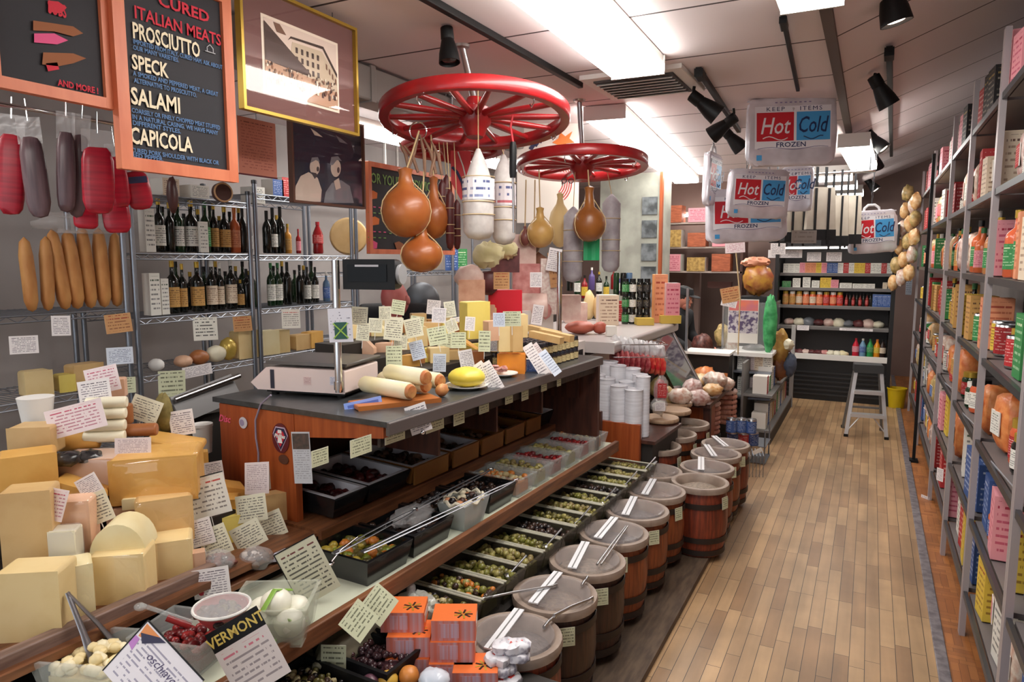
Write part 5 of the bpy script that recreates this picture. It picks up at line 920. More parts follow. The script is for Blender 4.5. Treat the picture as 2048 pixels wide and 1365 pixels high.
# tubs on the front shelf
def tub(px, py, z, w, l, h, label, rz, fillers, name='deli_tub', body=clearp, fillz=.6):
    p = onZ(px, py, z); t = thing(name, label, 'tub', (p.x, p.y, .587), rz); m = MB(); pan(m, w, l, h, body, taper=.86, lip=.006); part('tub', m, t)
    if fillers: part('filling', fillers(w, l, h), t, kind='stuff')
    return t
curd = [mat('curd', (232, 212, 160), .5), mat('curd pale', (240, 228, 192), .5)]
tub(195, 1345, .62, .19, .16, .1, 'clear tub of pale cheese curds with steel tongs in it', R(20), lambda w, l, h: lumps(MB().box((0, 0, .03), (w*.78, l*.78, .05), curd[0]), -w*.36, w*.36, -l*.36, l*.36, .065, .014, 60, curd, 3, heap=.02))
tub(375, 1290, .62, .2, .16, .085, 'clear tub of red peppers in oil under the film-covered bowl', R(14), lambda w, l, h: lumps(MB().box((0, 0, .02), (w*.8, l*.8, .03), olive['red'][1]), -w*.36, w*.36, -l*.36, l*.36, .045, .014, 50, olive['red'], 4))
p = onZ(446, 1262, .66); t = thing('film_bowl', 'white-rimmed bowl of dark olives under cling film', 'bowl', (p.x, p.y, .672), 0); part('bowl', MB().lathe([(.03, 0), (.055, .03), (.066, .05), (.07, .05), (.07, .055), (.062, .054), (.052, .03), (.0, .01)], mat('red bowl', (170, 60, 64), .35), 30), t); part('rim', MB().tube([(.068*cos(a), .068*sin(a), .054) for a in [2*pi*k/36 for k in range(36)]], .004, mat('pale rim', (0,)*3) if 0 else white, 6, closed=True), t)
part('olives', lumps(MB(), -.042, .042, -.042, .042, .036, .012, 50, [olive['dark'][0], olive['green'][1], olive['dark'][1]], 4), t, kind='stuff'); part('cling_film', MB().lathe([(.068, .057), (.04, .066), (0, .07)], filmh, 26, wob=lambda a, z: 1+.06*sin(a*7)), t)
t = tub(552, 1245, .62, .2, .17, .11, 'clear tub of white mozzarella balls in brine with green strips', R(30), None, body=mat('brine tub', (206, 210, 196), .1, alpha=.3))
mozz = mat('mozzarella', (240, 238, 222), .35); grn = mat('green strip', (126, 168, 60), .5)
for i, (x, y, z) in enumerate(((0, .01, .085), (-.05, -.02, .05), (.045, -.03, .045), (.04, .04, .05), (-.05, .045, .045))): part('mozzarella_ball', MB().blob((x, y, z), (.042, .042, .036), mozz, .05, 2, i, 16, 10), t)
for i, pts in enumerate((((-.02, -.05, .09), (0, 0, .125), (.03, .05, .1)), ((.05, -.06, .07), (.075, -.02, .04), (.07, .03, .02)), ((-.07, -.06, .05), (-.04, -.07, .02), (.02, -.072, .02)))): part('green_strip', MB().tube(pts, .008, grn, 8, flat=.4), t)
part('brine', MB().box((0, 0, .035), (.165, .14, .06), mat('brine', (196, 204, 180), .05, alpha=.35)), t)
a, b, c = onZ(135, 1186, .80), onZ(190, 1330, .64), onZ(232, 1290, .65); t = thing('steel_tongs', 'dull steel tongs standing in the tub of curds', 'tongs', a); stg = mat('dull steel', (150, 148, 152), .3, .9)
for e in (b, c): part('arm', MB().tube([V((0, 0, 0)), (e-a)*.6+V((0, 0, .004)), e-a], [.006, .008, .013], stg, 8, flat=.5), t)
a, b = onZ(280, 1210, .72), onZ(385, 1245, .66); t = thing('plastic_ladle', 'clear-handled red ladle lying by the film-covered bowl', 'ladle', a); part('handle', MB().tube([(0, 0, 0), b-a], .006, clearp, 8), t); part('bowl', MB().blob((.0, 0, -.006), (.018, .014, .01), clearp), t); part('red_residue', MB().tube([(b-a)*.5+V((0, 0, -.012)), (b-a)*.95+V((0, 0, -.014))], .009, olive['red'][0], 8), t)
# ================================================================ CARTONS AND SWEETS BELOW THE RAIL
st_ = onZ(905, 1365, .36); solo('carton_stand', MB().box((0, 0, .183), (.46, .42, .366), carc), 'dark low stand under the orange cartons', 'stand', (-.88, st_.y-.07, 0), CRZ)
oc, os_ = mat('carton orange', (226, 112, 52), .45), ink('carton side', (206, 104, 78), [(226, 190, 190)], 1, cols=14, fill=.62)
os2 = mat('carton striped side', (204, 100, 74), .45, col2=(196, 160, 168), scale=18, st=(4, 4, .01))
def ocart(px, py, z, label, rz=27, dx=.13, dy=.105, h=.062):
    p = onZ(px, py, z); t = thing('orange_carton', label, 'carton', (p.x, p.y, z), R(rz), 'orange cracker cartons'); m = MB(); m.box((0, 0, h/2), (dx, dy, h), oc, front=os2); part('box', m, t, bevel=.0015)
    m = MB(); rn = random.Random(int(px)); cx, cy = dx*.2, -dy*.12
    for k in range(9): a = 2*pi*k/9; m.box((0, 0, 0), (.022, .006, .0008), (mat('olive brown', (0,)*3), mat('gold cap', (0,)*3))[k % 2], M=TM((cx+cos(a)*.017, cy+sin(a)*.015, h+.0006), a))
    part('print', m, t); part('end_label', MB().box((dx/2+.0004, 0, h*.55), (.0008, dy*.7, h*.4), mat('carton label', (206, 198, 190), .5)), t)
    part('flap_print', MB().box((-dx*.1, -dy/2-.0005, h*.5), (dx*.45, .0008, h*.7), mat('lilac print', (196, 176, 196), .5, col2=(206, 110, 80), scale=30, st=(4, 1, .01))), t); return t
bz = .367
for px, py, z, nm in ((820, 1325, bz, 'orange carton at the bottom of the rear stack'), (822, 1288, bz+.062, 'orange carton in the rear stack with gold drawings on its side'), (810, 1240, bz+.124, 'topmost orange carton of the rear stack, nearest the double card'), (905, 1335, bz+.0, 'orange carton at the bottom of the front stack'), (908, 1298, bz+.062, 'orange carton in the middle of the front stack'), (910, 1256, bz+.124, 'topmost orange carton of the front stack, before the nearest keg'), (952, 1352, bz+.03, 'orange carton at the bottom edge beside the white packets')):
    if 'bottom edge' in nm: z = bz
    ocart(px, py+(8 if z > bz else 14), z, nm)
rn = random.Random(8); wp = mat('white packet', (222, 220, 226), .35, col2=(150, 146, 160), scale=34, lo=.5, hi=.62); wp2 = mat('red packet print', (206, 70, 60), .4)
for i in range(12):
    px, py = 1000+rn.uniform(-12, 42), 1372-(i//3)*24+rn.uniform(-4, 4); z = bz+(i//3)*.03; p = onZ(px, py, z); t = thing('white_packet', 'small silver-white packet piled beside the orange cartons', 'packet', (p.x, p.y, z), rn.uniform(0, 3), 'white packets by the cartons'); t.rotation_euler.x = rn.uniform(-.2, .2)
    part('wrapper', MB().blob((0, 0, .014), (.036, .026, .015), wp, .2, 5, i, 10, 6, sq=.6), t); part('print', MB().box((0, 0, .0285), (.02, .012, .001), wp2), t)
for i in range(46):
    px, py = rn.uniform(545, 760), rn.uniform(1318, 1385); z = .375+.03*(i % 2); p = onZ(px, py, z); q = uv_of(p); m = MB(); mm = (mat('sweet black', (44, 36, 40), .25), mat('sweet white', (206, 204, 214), .25), mat('sweet red', (130, 40, 56), .25), mat('sweet silver', (160, 156, 170), .2, .6))[i % 4]
    m.blob((0, 0, 0), (.014, .01, .009), mm, .2, 4, i, 8, 6); m.prism([(.012, 0), (.022, .008), (.022, -.008)], .001, mm); m.prism([(-.012, 0), (-.022, -.008), (-.022, .008)], .001, mm)
    solo('wrapped_sweet', m, 'small twist-wrapped sweet heaped at the bottom edge below the rail', 'sweet', p, rn.uniform(0, 6), 'wrapped sweets below the rail')
for i, (px, py, r, mm, nm) in enumerate(((775, 1362, .03, mat('yellow fruit', (214, 170, 70), .4), 'yellow fruit at the bottom edge beside the cartons'), (818, 1352, .03, mat('orange fruit', (206, 130, 60), .4), 'orange-brown fruit at the bottom edge before the cartons'), (740, 1368, .028, mat('plum', (96, 60, 74), .4), 'purple fruit at the bottom edge'))): p = onZ(px, py, .42); solo('fruit', MB().blob((0, 0, 0), (r, r, r*.9), mm, .06, 2, i, 16, 10), nm, 'fruit', p)
p = onZ(868, 1362, .45); solo('white_packet_round', MB().blob((0, 0, 0), (.045, .04, .03), mat('pearly film', (214, 216, 226), .2, col2=(190, 200, 214), scale=9), .15, 3, 1, 18, 12), 'round pearly white packet at the bottom edge', 'packet', p)
p = onZ(630, 1330, .37); solo('sweets_basket', MB().box((0, 0, -.02), (.34, .5, .02), carc), 'dark shallow board under the wrapped sweets', 'board', (p.x+.02, p.y-.03, .365), CRZ)
p = onZ(838, 1218, .46); t = thing('crinkle_bag', 'clear crinkled bag of crisps behind the orange cartons', 'bag', p); part('bag', MB().blob((0, 0, 0), (.08, .06, .05), mat('crinkled film', (206, 206, 196), .12, alpha=.55, bump=.9, scale=30, spec=.8), .3, 5, 2, 20, 14), t); part('crisps', lumps(MB(), -.05, .05, -.035, .035, -.01, .016, 34, [mat('crisp', (150, 136, 100), .6), mat('crisp dark', (96, 86, 64), .6)], 2, .4), t, kind='stuff'); part('bag_neck', MB().blob((-.03, 0, .055), (.012, .02, .03), filmh, .2, 3, 4), t)
for i, (px, py, l) in enumerate(((700, 1290, .16), (650, 1270, .1))): p = onZ(px, py, .43); solo('jute_bag', MB().blob((0, 0, 0), (.06, l, .05), mat('khaki bag', (110, 104, 84), .6, col2=(140, 134, 112), scale=12), .3, 3, i, 16, 10), ('large', 'small')[i]+' khaki clear-wrapped bundle under the front rail', 'bag', p, CRZ)
# ================================================================ ON THE SLATE TOP
SZ = 1.101
def onslate(px, py, z=SZ): return onZ(px, py, z)
# scale
p = ct(.87, .54, SZ); t = thing('deli_scale', 'cream counter scale with a grey weighing plate and a chrome pole', 'scale', p, R(12)); crm = mat('scale cream', (226, 206, 200), .4)
def on_scale(px, py, z): return onZ(px, py, z)
a, b, c = onZ(525, 782, SZ+.015), onZ(690, 792, SZ+.015), onZ(765, 752, SZ+.015)
ex = (b-a); ex.z = 0; W = ex.length; rz = math.atan2(ex.y, ex.x); ey = V((-ex.y, ex.x, 0)).normalized(); D = .26
ctr = (a+b)/2+ey*D/2; t.location = (ctr.x, ctr.y, SZ); t.rotation_euler = (0, 0, rz)
m = MB(); m.prism([(-W/2-.02, .02), (W/2, .02), (W/2, .105), (-W/2+.02, .105), (-W/2-.05, .045)], D, crm); part('body', m, t, bevel=.006)
for sx in (-1, 1):
    for sy in (-1, 1): part('foot', MB().lathe([(.014, 0), (.016, .02)], black, 12, LT(sx*W*.4, sy*D*.38, 0)), t)
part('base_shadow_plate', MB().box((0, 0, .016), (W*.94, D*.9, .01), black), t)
part('weighing_plate', MB().box((.01, .01, .122), (W*.98, D*1.02, .012), mat('scale plate', (110, 106, 104), .3, .7)), t, bevel=.004)
for sx in (-1, 1): part('plate_post', MB().tube([(sx*W*.3, 0, .10), (sx*W*.3, 0, .12)], .01, black), t)
part('dark_panel', MB().box((-W/2+.045, -D/2-.0005, .062), (.016, .003, .07), mat('slot blue-black', (50, 52, 66), .3)), t)
part('brand_print', MB().box((.02, -D/2-.0005, .062), (.03, .002, .028), ink('scale print', (214, 186, 182), [(160, 110, 110)], 4, cols=4)), t)
part('side_label', MB().box((W*.38, -D/2-.0005, .066), (.035, .002, .03), ink('scale label', (206, 204, 214), [(120, 116, 150)], 4, cols=4)), t)
q = onZ(700, 742, SZ+.095); inv = (MX.Translation((ctr.x, ctr.y, SZ)) @ MX.Rotation(rz, 4, 'Z')).inverted(); l = inv @ q
H = (735-512)*dep(q)/FP+.06; pm = MB(); pm.tube([(l.x, -D/2-.016, .03), (l.x, -D/2-.016, .03+H)], .014, chrome, 14); part('pole', pm, t)
part('pole_clamp', MB().lathe([(.018, 0), (.018, .03)], chrome, 14, LT(l.x, -D/2-.016, .04)), t)
hd = MB(); hd.box((0, 0, 0), (.20, .075, .105), black); hz = .03+H-.05
dh = part('display_head', hd, t, bevel=.02, seg=3); dh.location = (l.x+.12, -D/2+.035, hz)
part('display_screen', MB().box((-.005, -.039, .005), (.15, .004, .06), mat('screen dark', (10, 12, 16), .3, spec=.2)), dh, bevel=.002)
part('screen_print', MB().box((-.005, -.0415, .03), (.09, .001, .007), mat('pale print', (190, 190, 196), .5)), dh)
part('side_ring', MB().lathe([(.032, 0), (.036, .01), (.034, .018)], mat('grey ring', (150, 150, 152), .3), 22, LT(l.x+.215, -D/2+.035, hz) @ MX.Rotation(pi/2, 4, 'Y')), t)
def polesign(t, W, H):
    m = MB(); m.box((0, -.001, -H*.16), (W*.52, .0012, H*.5), mat('sign dark green', (30, 84, 70), .5)); part('green_square', m, t)
    m = MB()
    for s_ in (-1, 1): m.box((0, 0, 0), (W*.05, .0012, H*.62), mat('sign lime', (150, 190, 70), .5), M=TM((0, -.002, -H*.16), 0, 0, R(44*s_)))
    part('lime_cross', m, t)
card(681, 651, 48, 68, onD(681, 651, dep(MX.Translation((ctr.x, ctr.y, SZ)) @ MX.Rotation(rz, 4, 'Z') @ V((l.x, -D/2-.045, .3)))), ink('pole sign', (216, 216, 226), [(90, 90, 110)], 8, cols=6, fill=.5), 'white sign with a dark green square and lime cross on the scale pole', -2, 27, 0, name='pole_sign', cat='sign', extra=polesign)
# white cheese logs on an orange board, yellow cheese on a plate, sliced meat
p = onslate(790, 808); solo('cutting_board', MB().box((0, 0, .008), (.30, .12, .016), mat('orange board', (186, 112, 52), .45, col2=(160, 92, 42), scale=6)), 'orange wooden board under the white cheese logs', 'board', p, CRZ+R(60), bevel=.004)
fresh = mat('fresh roll cheese', (238, 230, 204), .4, col2=(226, 212, 166), scale=6); cutm = mat('cut meat end', (206, 150, 90), .5, col2=(176, 104, 60), scale=30)
for i, (px, py, L_, dz) in enumerate(((772, 792, .25, .018), (806, 780, .24, .02), (838, 772, .22, .022), (812, 766, .2, .058))):
    p = onslate(px, py, SZ+dz); t = thing('cheese_roll', 'white rolled cheese with a brown filled end, %s from the scale' % ORD[i] if i < 3 else 'white rolled cheese lying on top of the other rolls', 'cheese', M=MX.Translation(p) @ MX.Rotation(R(-12), 4, 'Z') @ MX.Rotation(pi/2, 4, 'Y'), group='white cheese rolls on the slate'); r = .030
    part('roll', MB().lathe([(0, -L_/2), (r*.8, -L_/2), (r, -L_/2+.012), (r*1.03, 0), (r, L_/2-.012), (r*.94, L_/2)], fresh, 18, LT(-r+.0, 0, 0), wob=lambda a, z: 1+.05*NZ.noise((cos(a)*2, sin(a)*2, z*14))), t); part('filling_end', MB().lathe([(r*.86, L_/2), (r*.7, L_/2+.012), (0, L_/2+.014)], cutm, 16, LT(-r, 0, 0)), t)
p = onslate(884, 794); solo('meat_roll_end', MB().blob((0, 0, .025), (.022, .03, .025), cutm, .2, 4, 1), 'brown cut roll end between the rolls and the yellow cheese', 'cheese', p)
platem = mat('white plate', (236, 234, 230), .25, coat=.3)
def plate(px, py, r, label): p = onslate(px, py); solo('plate', MB().lathe([(r*.55, 0), (r*.62, .004), (r, .014), (r*1.0, .017), (r*.6, .007), (0, .006)], platem, 32), label, 'plate', p); return p
p = plate(934, 777, .085, 'white plate under the yellow lobed cheese'); yl = mat('yellow rind', (226, 206, 84), .4, col2=(210, 184, 60), scale=9)
m = MB(); pr = [(0, .008)]+[(.07*sin(pi*k/10), .045-.04*cos(pi*k/10)) for k in range(1, 10)]+[(0, .08)]; m.lathe(pr, yl, 32, wob=lambda a, z: 1+.07*abs(cos(a*2.5))); solo('yellow_cheese', m, 'yellow lobed cheese like a small squash on a white plate', 'cheese', p)
p = plate(1006, 753, .065, 'white plate of sliced meat before the orange block')
for k in range(7): solo('meat_slice', MB().blob((0, 0, 0), (.02, .013, .006), mat('meat slice', (150, 70, 66), .5, col2=(206, 160, 150), scale=60), .3, 5, k), 'slice of cured meat on the white plate before the orange block', 'meat', p+V((random.uniform(-.03, .03), random.uniform(-.03, .03), .022+.004*k)), random.uniform(0, 3), 'cured meat slices on the plate')
for k, (x, rl) in enumerate(((972, 35), (985, 30))): card(x, 725+k*8, 20, 62, onslate(x, 752, SZ+.045), 'white', ('back', 'front')[k]+' leaning white leaflet beside the plate of sliced meat', -rl, None, -10, group='leaflets by the sliced meat')
cheese(1022, 748, 56, 40, ('z', SZ), 'orange', 'bright orange cheddar block near the jars', 'box', .5, rz=20)
p = onslate(1062, 742); carton('white printed box beside the orange cheddar block', p, .07, .05, .055, 'blue', R(30))
# risers and cheeses on the slate
t = thing('slate_riser', 'dark low riser under the small cheeses on the slate top', 'riser', (CO.x, CO.y, SZ), CRZ)
for v, z in ((.33, .05), (.48, .10), (.63, .15)): part('step', MB().box((-v-.08, 1.52, z/2), (.16, 1.05, z), carc), t)
SG = 'small cheeses and wedges on the slate top'
SC = [(776, 756, 64, 26, 0, 'pale', 'pale flat wedge by the scale front card', 'wedge'), (850, 748, 72, 40, 0, 'yellow', 'tan-yellow block behind the white rolls', 'box'), (912, 742, 40, 40, 0, 'tan', 'tan wedge behind the yellow lobed cheese', 'box'), (950, 742, 40, 38, 0, 'brown', 'brown-rinded piece beside the leaning leaflet', 'box'),
      (722, 716, 112, 22, .05, 'pink', 'flat pink pack just behind the scale plate', 'box'), (768, 712, 60, 22, .05, 'pale', 'pale flat slab by the scale pole', 'box'), (826, 722, 46, 44, .05, 'tan', 'tan upright wedge under the bluish card', 'wedge'), (852, 712, 36, 40, .05, 'gold', 'gold triangular wedge right of the bluish card', 'wedge'), (880, 726, 40, 30, .05, 'cream', 'cream block behind the white price card', 'box'), (903, 712, 44, 34, .05, 'gold', 'golden wedge in the middle of the slate', 'wedge'), (940, 714, 40, 30, .05, 'yellow', 'yellow wedge beside the small dark pack', 'wedge'), (984, 706, 40, 30, .05, 'pink', 'pinkish wrapped piece among the cards', 'ball'),
      (745, 694, 76, 44, .10, 'pink', 'peach-coloured wedge left of the person in black', 'wedge'), (798, 688, 64, 34, .10, 'pink', 'peach wedge under the topmost cards', 'wedge'), (836, 694, 40, 40, .10, 'cream', 'cream block with a card behind the tan wedge', 'box'), (872, 688, 54, 42, .10, 'tan', 'tan block with a dark-edged card', 'box'), (905, 690, 36, 44, .10, 'yellow', 'yellow upright slab behind the golden wedge', 'box'), (1010, 704, 26, 56, .10, 'cream', 'cream slab leaning left of the leaflets', 'box'), (1036, 704, 24, 52, .10, 'tan', 'tan slab leaning right of the cream one', 'box'),
      (926, 676, 30, 32, .15, 'brown', 'brown piece below the smoked meats', 'ball'), (958, 678, 52, 74, .15, 'yellow', 'tall yellow cheese block under the meats', 'box'), (960, 612, 66, 36, 0, 'cream', '', 'wedge'), (1026, 676, 60, 46, .15, 'cream', 'cream block beside the black opening', 'box'), (992, 682, 34, 40, .15, 'pink', 'pinkish block between yellow and cream ones', 'box')]
for px, py, w, h, dz, c, nm, sh in SC:
    if nm: cheese(px, py, w, h, ('z', SZ+dz), c, nm, sh, .7, group=SG)
cheese(962, 627, 62, 30, ('v', .72), 'cream', 'cream wedge with an orange rind on top of the yellow block', 'wedge', .7, group=SG)
rn = random.Random(5)
for lv, (v0, z0, nn, nmv) in enumerate(((.16, 0, 9, 'slate in front of the riser'), (.41, .05, 11, 'lowest step of the riser'), (.56, .10, 12, 'middle step of the riser'), (.71, .15, 12, 'top step of the riser'))):
    for k in range(nn):
        u = (1.14 if lv else 1.32)+k*(.9/nn if lv else .035)+rn.uniform(-.01, .01); c = ('tan', 'cream', 'gold', 'pale', 'yellow', 'pink')[rn.randrange(6)]; a = rn.uniform(.05, .085); q_ = ct(u, v0+.05+rn.uniform(-.03, .03), SZ+z0); hh = rn.uniform(.03, .085)
        if lv == 0: continue
        mb = (wedge_mb(a, a*.8, hh, ched[c]), MB().box((0, 0, hh/2), (a, a*.7, hh), ched[c]), tri_mb(a, a*1.1, hh*.8, ched[c], rindm))[k % 3]; solo('cheese_wedge', mb, '%s cheese %s from the end panel side on the %s' % (c, ORD[k], nmv), 'cheese', q_, R(rn.uniform(10, 80)), SG, bevel=.004)
        if k % 4 == 0: q_ = q_+V((.05, -.02, hh+.05)); card(0, 0, 27, 29, q_, ('cream', 'green', 'white')[k % 3], '%s price card over the %s cheese on the %s' % (('cream', 'greenish', 'white')[k % 3], ORD[k], nmv), rn.uniform(-14, 10), 32, -6, .03, group='small price cards on the slate top')
for px, py, w, h, st, nm, rl, z in ((719, 632, 32, 36, 'cream', 'cream card nearest the scale pole', 4, .30), (726, 664, 26, 36, 'cream', 'small cream card below the one at the scale pole', 5, .22), (770, 627, 24, 28, 'cream', 'cream card over the bent head of the person', 0, .3), (787, 658, 36, 46, 'cream', 'tall cream card before the person in black', 6, .22), (827, 656, 34, 38, 'cream', 'cream card tilted right of the tall one', -12, .22), (878, 631, 28, 30, 'white', 'white card before the dark appliance', 3, .3), (900, 619, 22, 32, 'cream', 'cream card tilted behind the white one', -8, .32), (875, 672, 38, 36, 'green', 'greenish card on the tan block', -10, .2), (917, 681, 30, 32, 'green', 'greenish card left of the yellow slab', 0, .18), (940, 648, 20, 28, 'white', 'narrow white card at the tall yellow block', 4, .24), (788, 712, 32, 40, 'green', 'greenish card beside the scale body', 0, .12), (835, 701, 28, 38, 'blue', 'bluish card tilted over the gold wedge', -14, .12), (879, 726, 26, 36, 'blue', 'white-blue card before the cream block', 2, .08), (933, 720, 28, 40, 'white', 'white card over the brown-rinded piece', -10, .08), (969, 683, 24, 42, 'green', 'tall greenish card below the yellow block', 2, .16), (996, 691, 38, 24, 'blue', 'wide bluish card before the leaning slabs', 0, .12), (998, 640, 24, 28, 'blue', 'bluish card left of a greenish one under the meats', 0, .3), (1024, 638, 36, 30, 'green', 'greenish card under the meats', 0, .3), (903, 652, 24, 26, 'cream', 'cream card tilted by the brown piece', -20, .22)):
    card(px, py, w, h, onZ(px, py, SZ+z) if dep(onZ(px, py, SZ+z)) < 4.2 else onV(px, py, .7), st, nm, rl, 32, -6, .03, group='small price cards on the slate top')
card(714, 815, 76, 34, onZ(714, 815, SZ+.0)+V((.03, 0, 0)), ink('blue card', (132, 158, 226), [(60, 80, 160)], 2, cols=5, fill=.75), 'pale blue card clipped to the front lip of the slate', -8, 50, -10)
card(822, 836, 44, 58, onZ(822, 836, SZ-.03)+V((.03, 0, 0)), 'white', 'white card tilted on a clip at the slate lip', -14, 50, -6, extra=lambda t, W, H: part('clip', MB().blob((0, -.004, -H/2), (.008, .006, .008), chrome), t))
for i, (px, py, w, h) in enumerate(((640, 915, 46, 34), (722, 893, 62, 36), (790, 868, 62, 34), (870, 846, 60, 34), (918, 833, 38, 34), (968, 812, 36, 30), (1018, 792, 30, 32), (1050, 786, 28, 30), (1088, 770, 24, 26), (1118, 760, 18, 26))):
    q_ = onV(px, py, .035); card(px, py, w, h, q_, 'green', 'pale green shelf card under the slate lip, %s from the end panel' % ORD[i], 0, 87, 0, name='shelf_card', cat='shelf card', group='green shelf cards under the slate')
# jars with black lids
jc = mat('cream jar', (206, 186, 136), .3); jl = K['tan']; k = 0
jb, jlab, jcap = MB().lathe([(.019, 0), (.0205, .004), (.0205, .04), (.017, .046)], mat('jar glass dark', (60, 48, 36), .15), 12).mesh('body'), band(.0209, .006, .036, ink('jar label', (210, 190, 140), [(90, 70, 50)], 4, cols=4), 12).mesh('label'), MB().lathe([(.019, .042), (.019, .056), (.0175, .058), (0, .058)], mat('jar black lid', (34, 34, 44), .3, rnd=.3), 12).mesh('lid')
proto = None
for a, b, l_ in [(a, b, l_) for l_ in (0, 1) for a in range(9) for b in range(6)]:
    if 1:
        q_ = ct(1.70+a*.048, .09+b*.048, SZ+.0585*l_); nm = 'small black-lidded jar standing in the close grid at the end of the slate'
        if not proto:
            proto = thing('black_lid_jar', nm, 'jar', q_, 1.0, 'black-lidded jars on the slate'); part('body', jb, proto); part('label', jlab, proto); part('lid', jcap, proto)
        else: dup(proto, nm, q_, 1.0+.3*((a*7+b*5) % 5))
# leaflets, boards, tube beside the jars
for i, (px, py, w, h, rl, nm) in enumerate(((1072, 700, 22, 70, -32, 'left'), (1086, 698, 16, 70, -34, 'middle'), (1100, 706, 18, 56, -36, 'right'))): card(px, py, w, h, onslate(px, py+20, SZ+.06), ('white', 'news', 'blue')[i], '%s one of three white blister packs leaning by the jars' % nm, rl, None, -12, name='blister_pack', cat='pack', group='blister packs by the jars')
p = onslate(1100, 730); solo('blue_clip', MB().box((0, 0, .012), (.02, .02, .024), mat('blue clip', (40, 60, 120), .4)), 'dark blue clip at the lip below the jars', 'clip', p)
for i, (px, py) in enumerate(((1090, 676), (1110, 672), (1085, 664))): a = onslate(px-28, py-8, SZ+.165); b = onslate(px+34, py+6, SZ+.145); solo('breadstick_box', MB().box((0, 0, 0), ((b-a).length, .035, .03), ched['tan']), '%s of the long tan sticks lying behind the jars' % ('front', 'middle', 'rear')[i], 'sticks', M=MX.Translation((a+b)/2) @ (b-a).to_track_quat('X', 'Z').to_matrix().to_4x4(), group='tan sticks behind the jars')
a = onslate(1124, 700, SZ); q_ = onV(1118, 672, .45); q_.z = SZ; tp = onV(1128, 505, .45); solo('counter_post', MB().tube([(0, 0, 0), (0, 0, tp.z-SZ)], .016, chrome, 14), 'chrome post rising from the slate behind the jars', 'post', q_)
# ================================================================ DELI CASE, MEATS AND BACK OF THE SHOP
wcase = mat('deli case enamel', (226, 218, 212), .35); dglass = mat('dark case glass', (70, 72, 76), .06, coat=.4, col2=(96, 94, 96), scale=4)
CX = -1.62
t = thing('deli_case', 'long white deli case with a sloping dark glass front and thick grey top', 'deli case', (0, 0, 0))
pc = onZ(1352, 652, 1.06); ye = pc.y; xf = pc.x
y0 = 4.1
part('body', MB().box((xf-.55, (y0+ye)/2, .5), (.8, ye-y0, 1.0), wcase), t)
part('top_slab', MB().box((xf-.45, (y0+ye)/2, 1.055), (.95, ye-y0, .07), mat('grey slab', (176, 168, 166), .35)), t, bevel=.02, seg=3)
m = MB(); m.add([(xf-.02, y0+.9, 1.02), (xf-.02, ye-.05, 1.02), (xf+.25, ye-.05, .55), (xf+.25, y0+.9, .55)], [(0, 3, 2, 1)], dglass, None, True); m.add([(xf-.02, ye-.05, 1.02), (xf-.15, ye-.05, 1.02), (xf-.15, ye-.05, .55), (xf+.25, ye-.05, .55)], [(0, 3, 2, 1)], greyp, None, True); part('glass_front', m, t)
part('steel_edge', MB().tube([(xf-.02, ye-.05, 1.02), (xf+.25, ye-.05, .55)], .014, steel), t); part('toe_base', MB().box((xf-.2, (y0+ye)/2+.3, .27), (.9, ye-y0-.8, .54), carc), t)
DZ = 1.092
def deli(px, py, w, h, label, mm, shape='box', cat='food', name='deli_box', z=None, dk=.8, rz=30, group='goods on the deli case', v=None):
    p = onV(px, py, v) if v is not None else onZ(px, py, z or DZ)
    if v is None and p.y > ye-.12: p = onY(px, py, ye-.12); p.z = z or DZ
    s = dep(p)/FP; W, H = w*s, h*s
    if shape == 'box': m = MB().box((0, 0, H/2), (W, W*dk, H), mm[0] if isinstance(mm, tuple) else mm, front=mm[1] if isinstance(mm, tuple) else None)
    elif shape == 'blob': m = MB().blob((0, 0, H/2), (W/2, W/2*dk, H/2), mm, .15, 2.5, int(px), 14, 10)
    elif shape == 'cyl': m = MB().lathe([(W/2*.95, 0), (W/2, .004), (W/2, H*.96), (W/2*.9, H), (0, H)], mm, 16)
    elif shape == 'log': m = MB().lathe([(0, -W/2), (H*.46, -W/2), (H/2, -W/2+.02), (H/2, W/2-.005), (H*.46, W/2), (0, W/2)], mm, 18, LT(0, 0, H/2) @ MX.Rotation(pi/2, 4, 'Y'))
    elif shape == 'wedge': m = wedge_mb(W, W*dk, H, mm)
    return solo(name, m, label, cat, p, R(rz), group, bevel=.004 if shape in ('box', 'wedge') else 0)
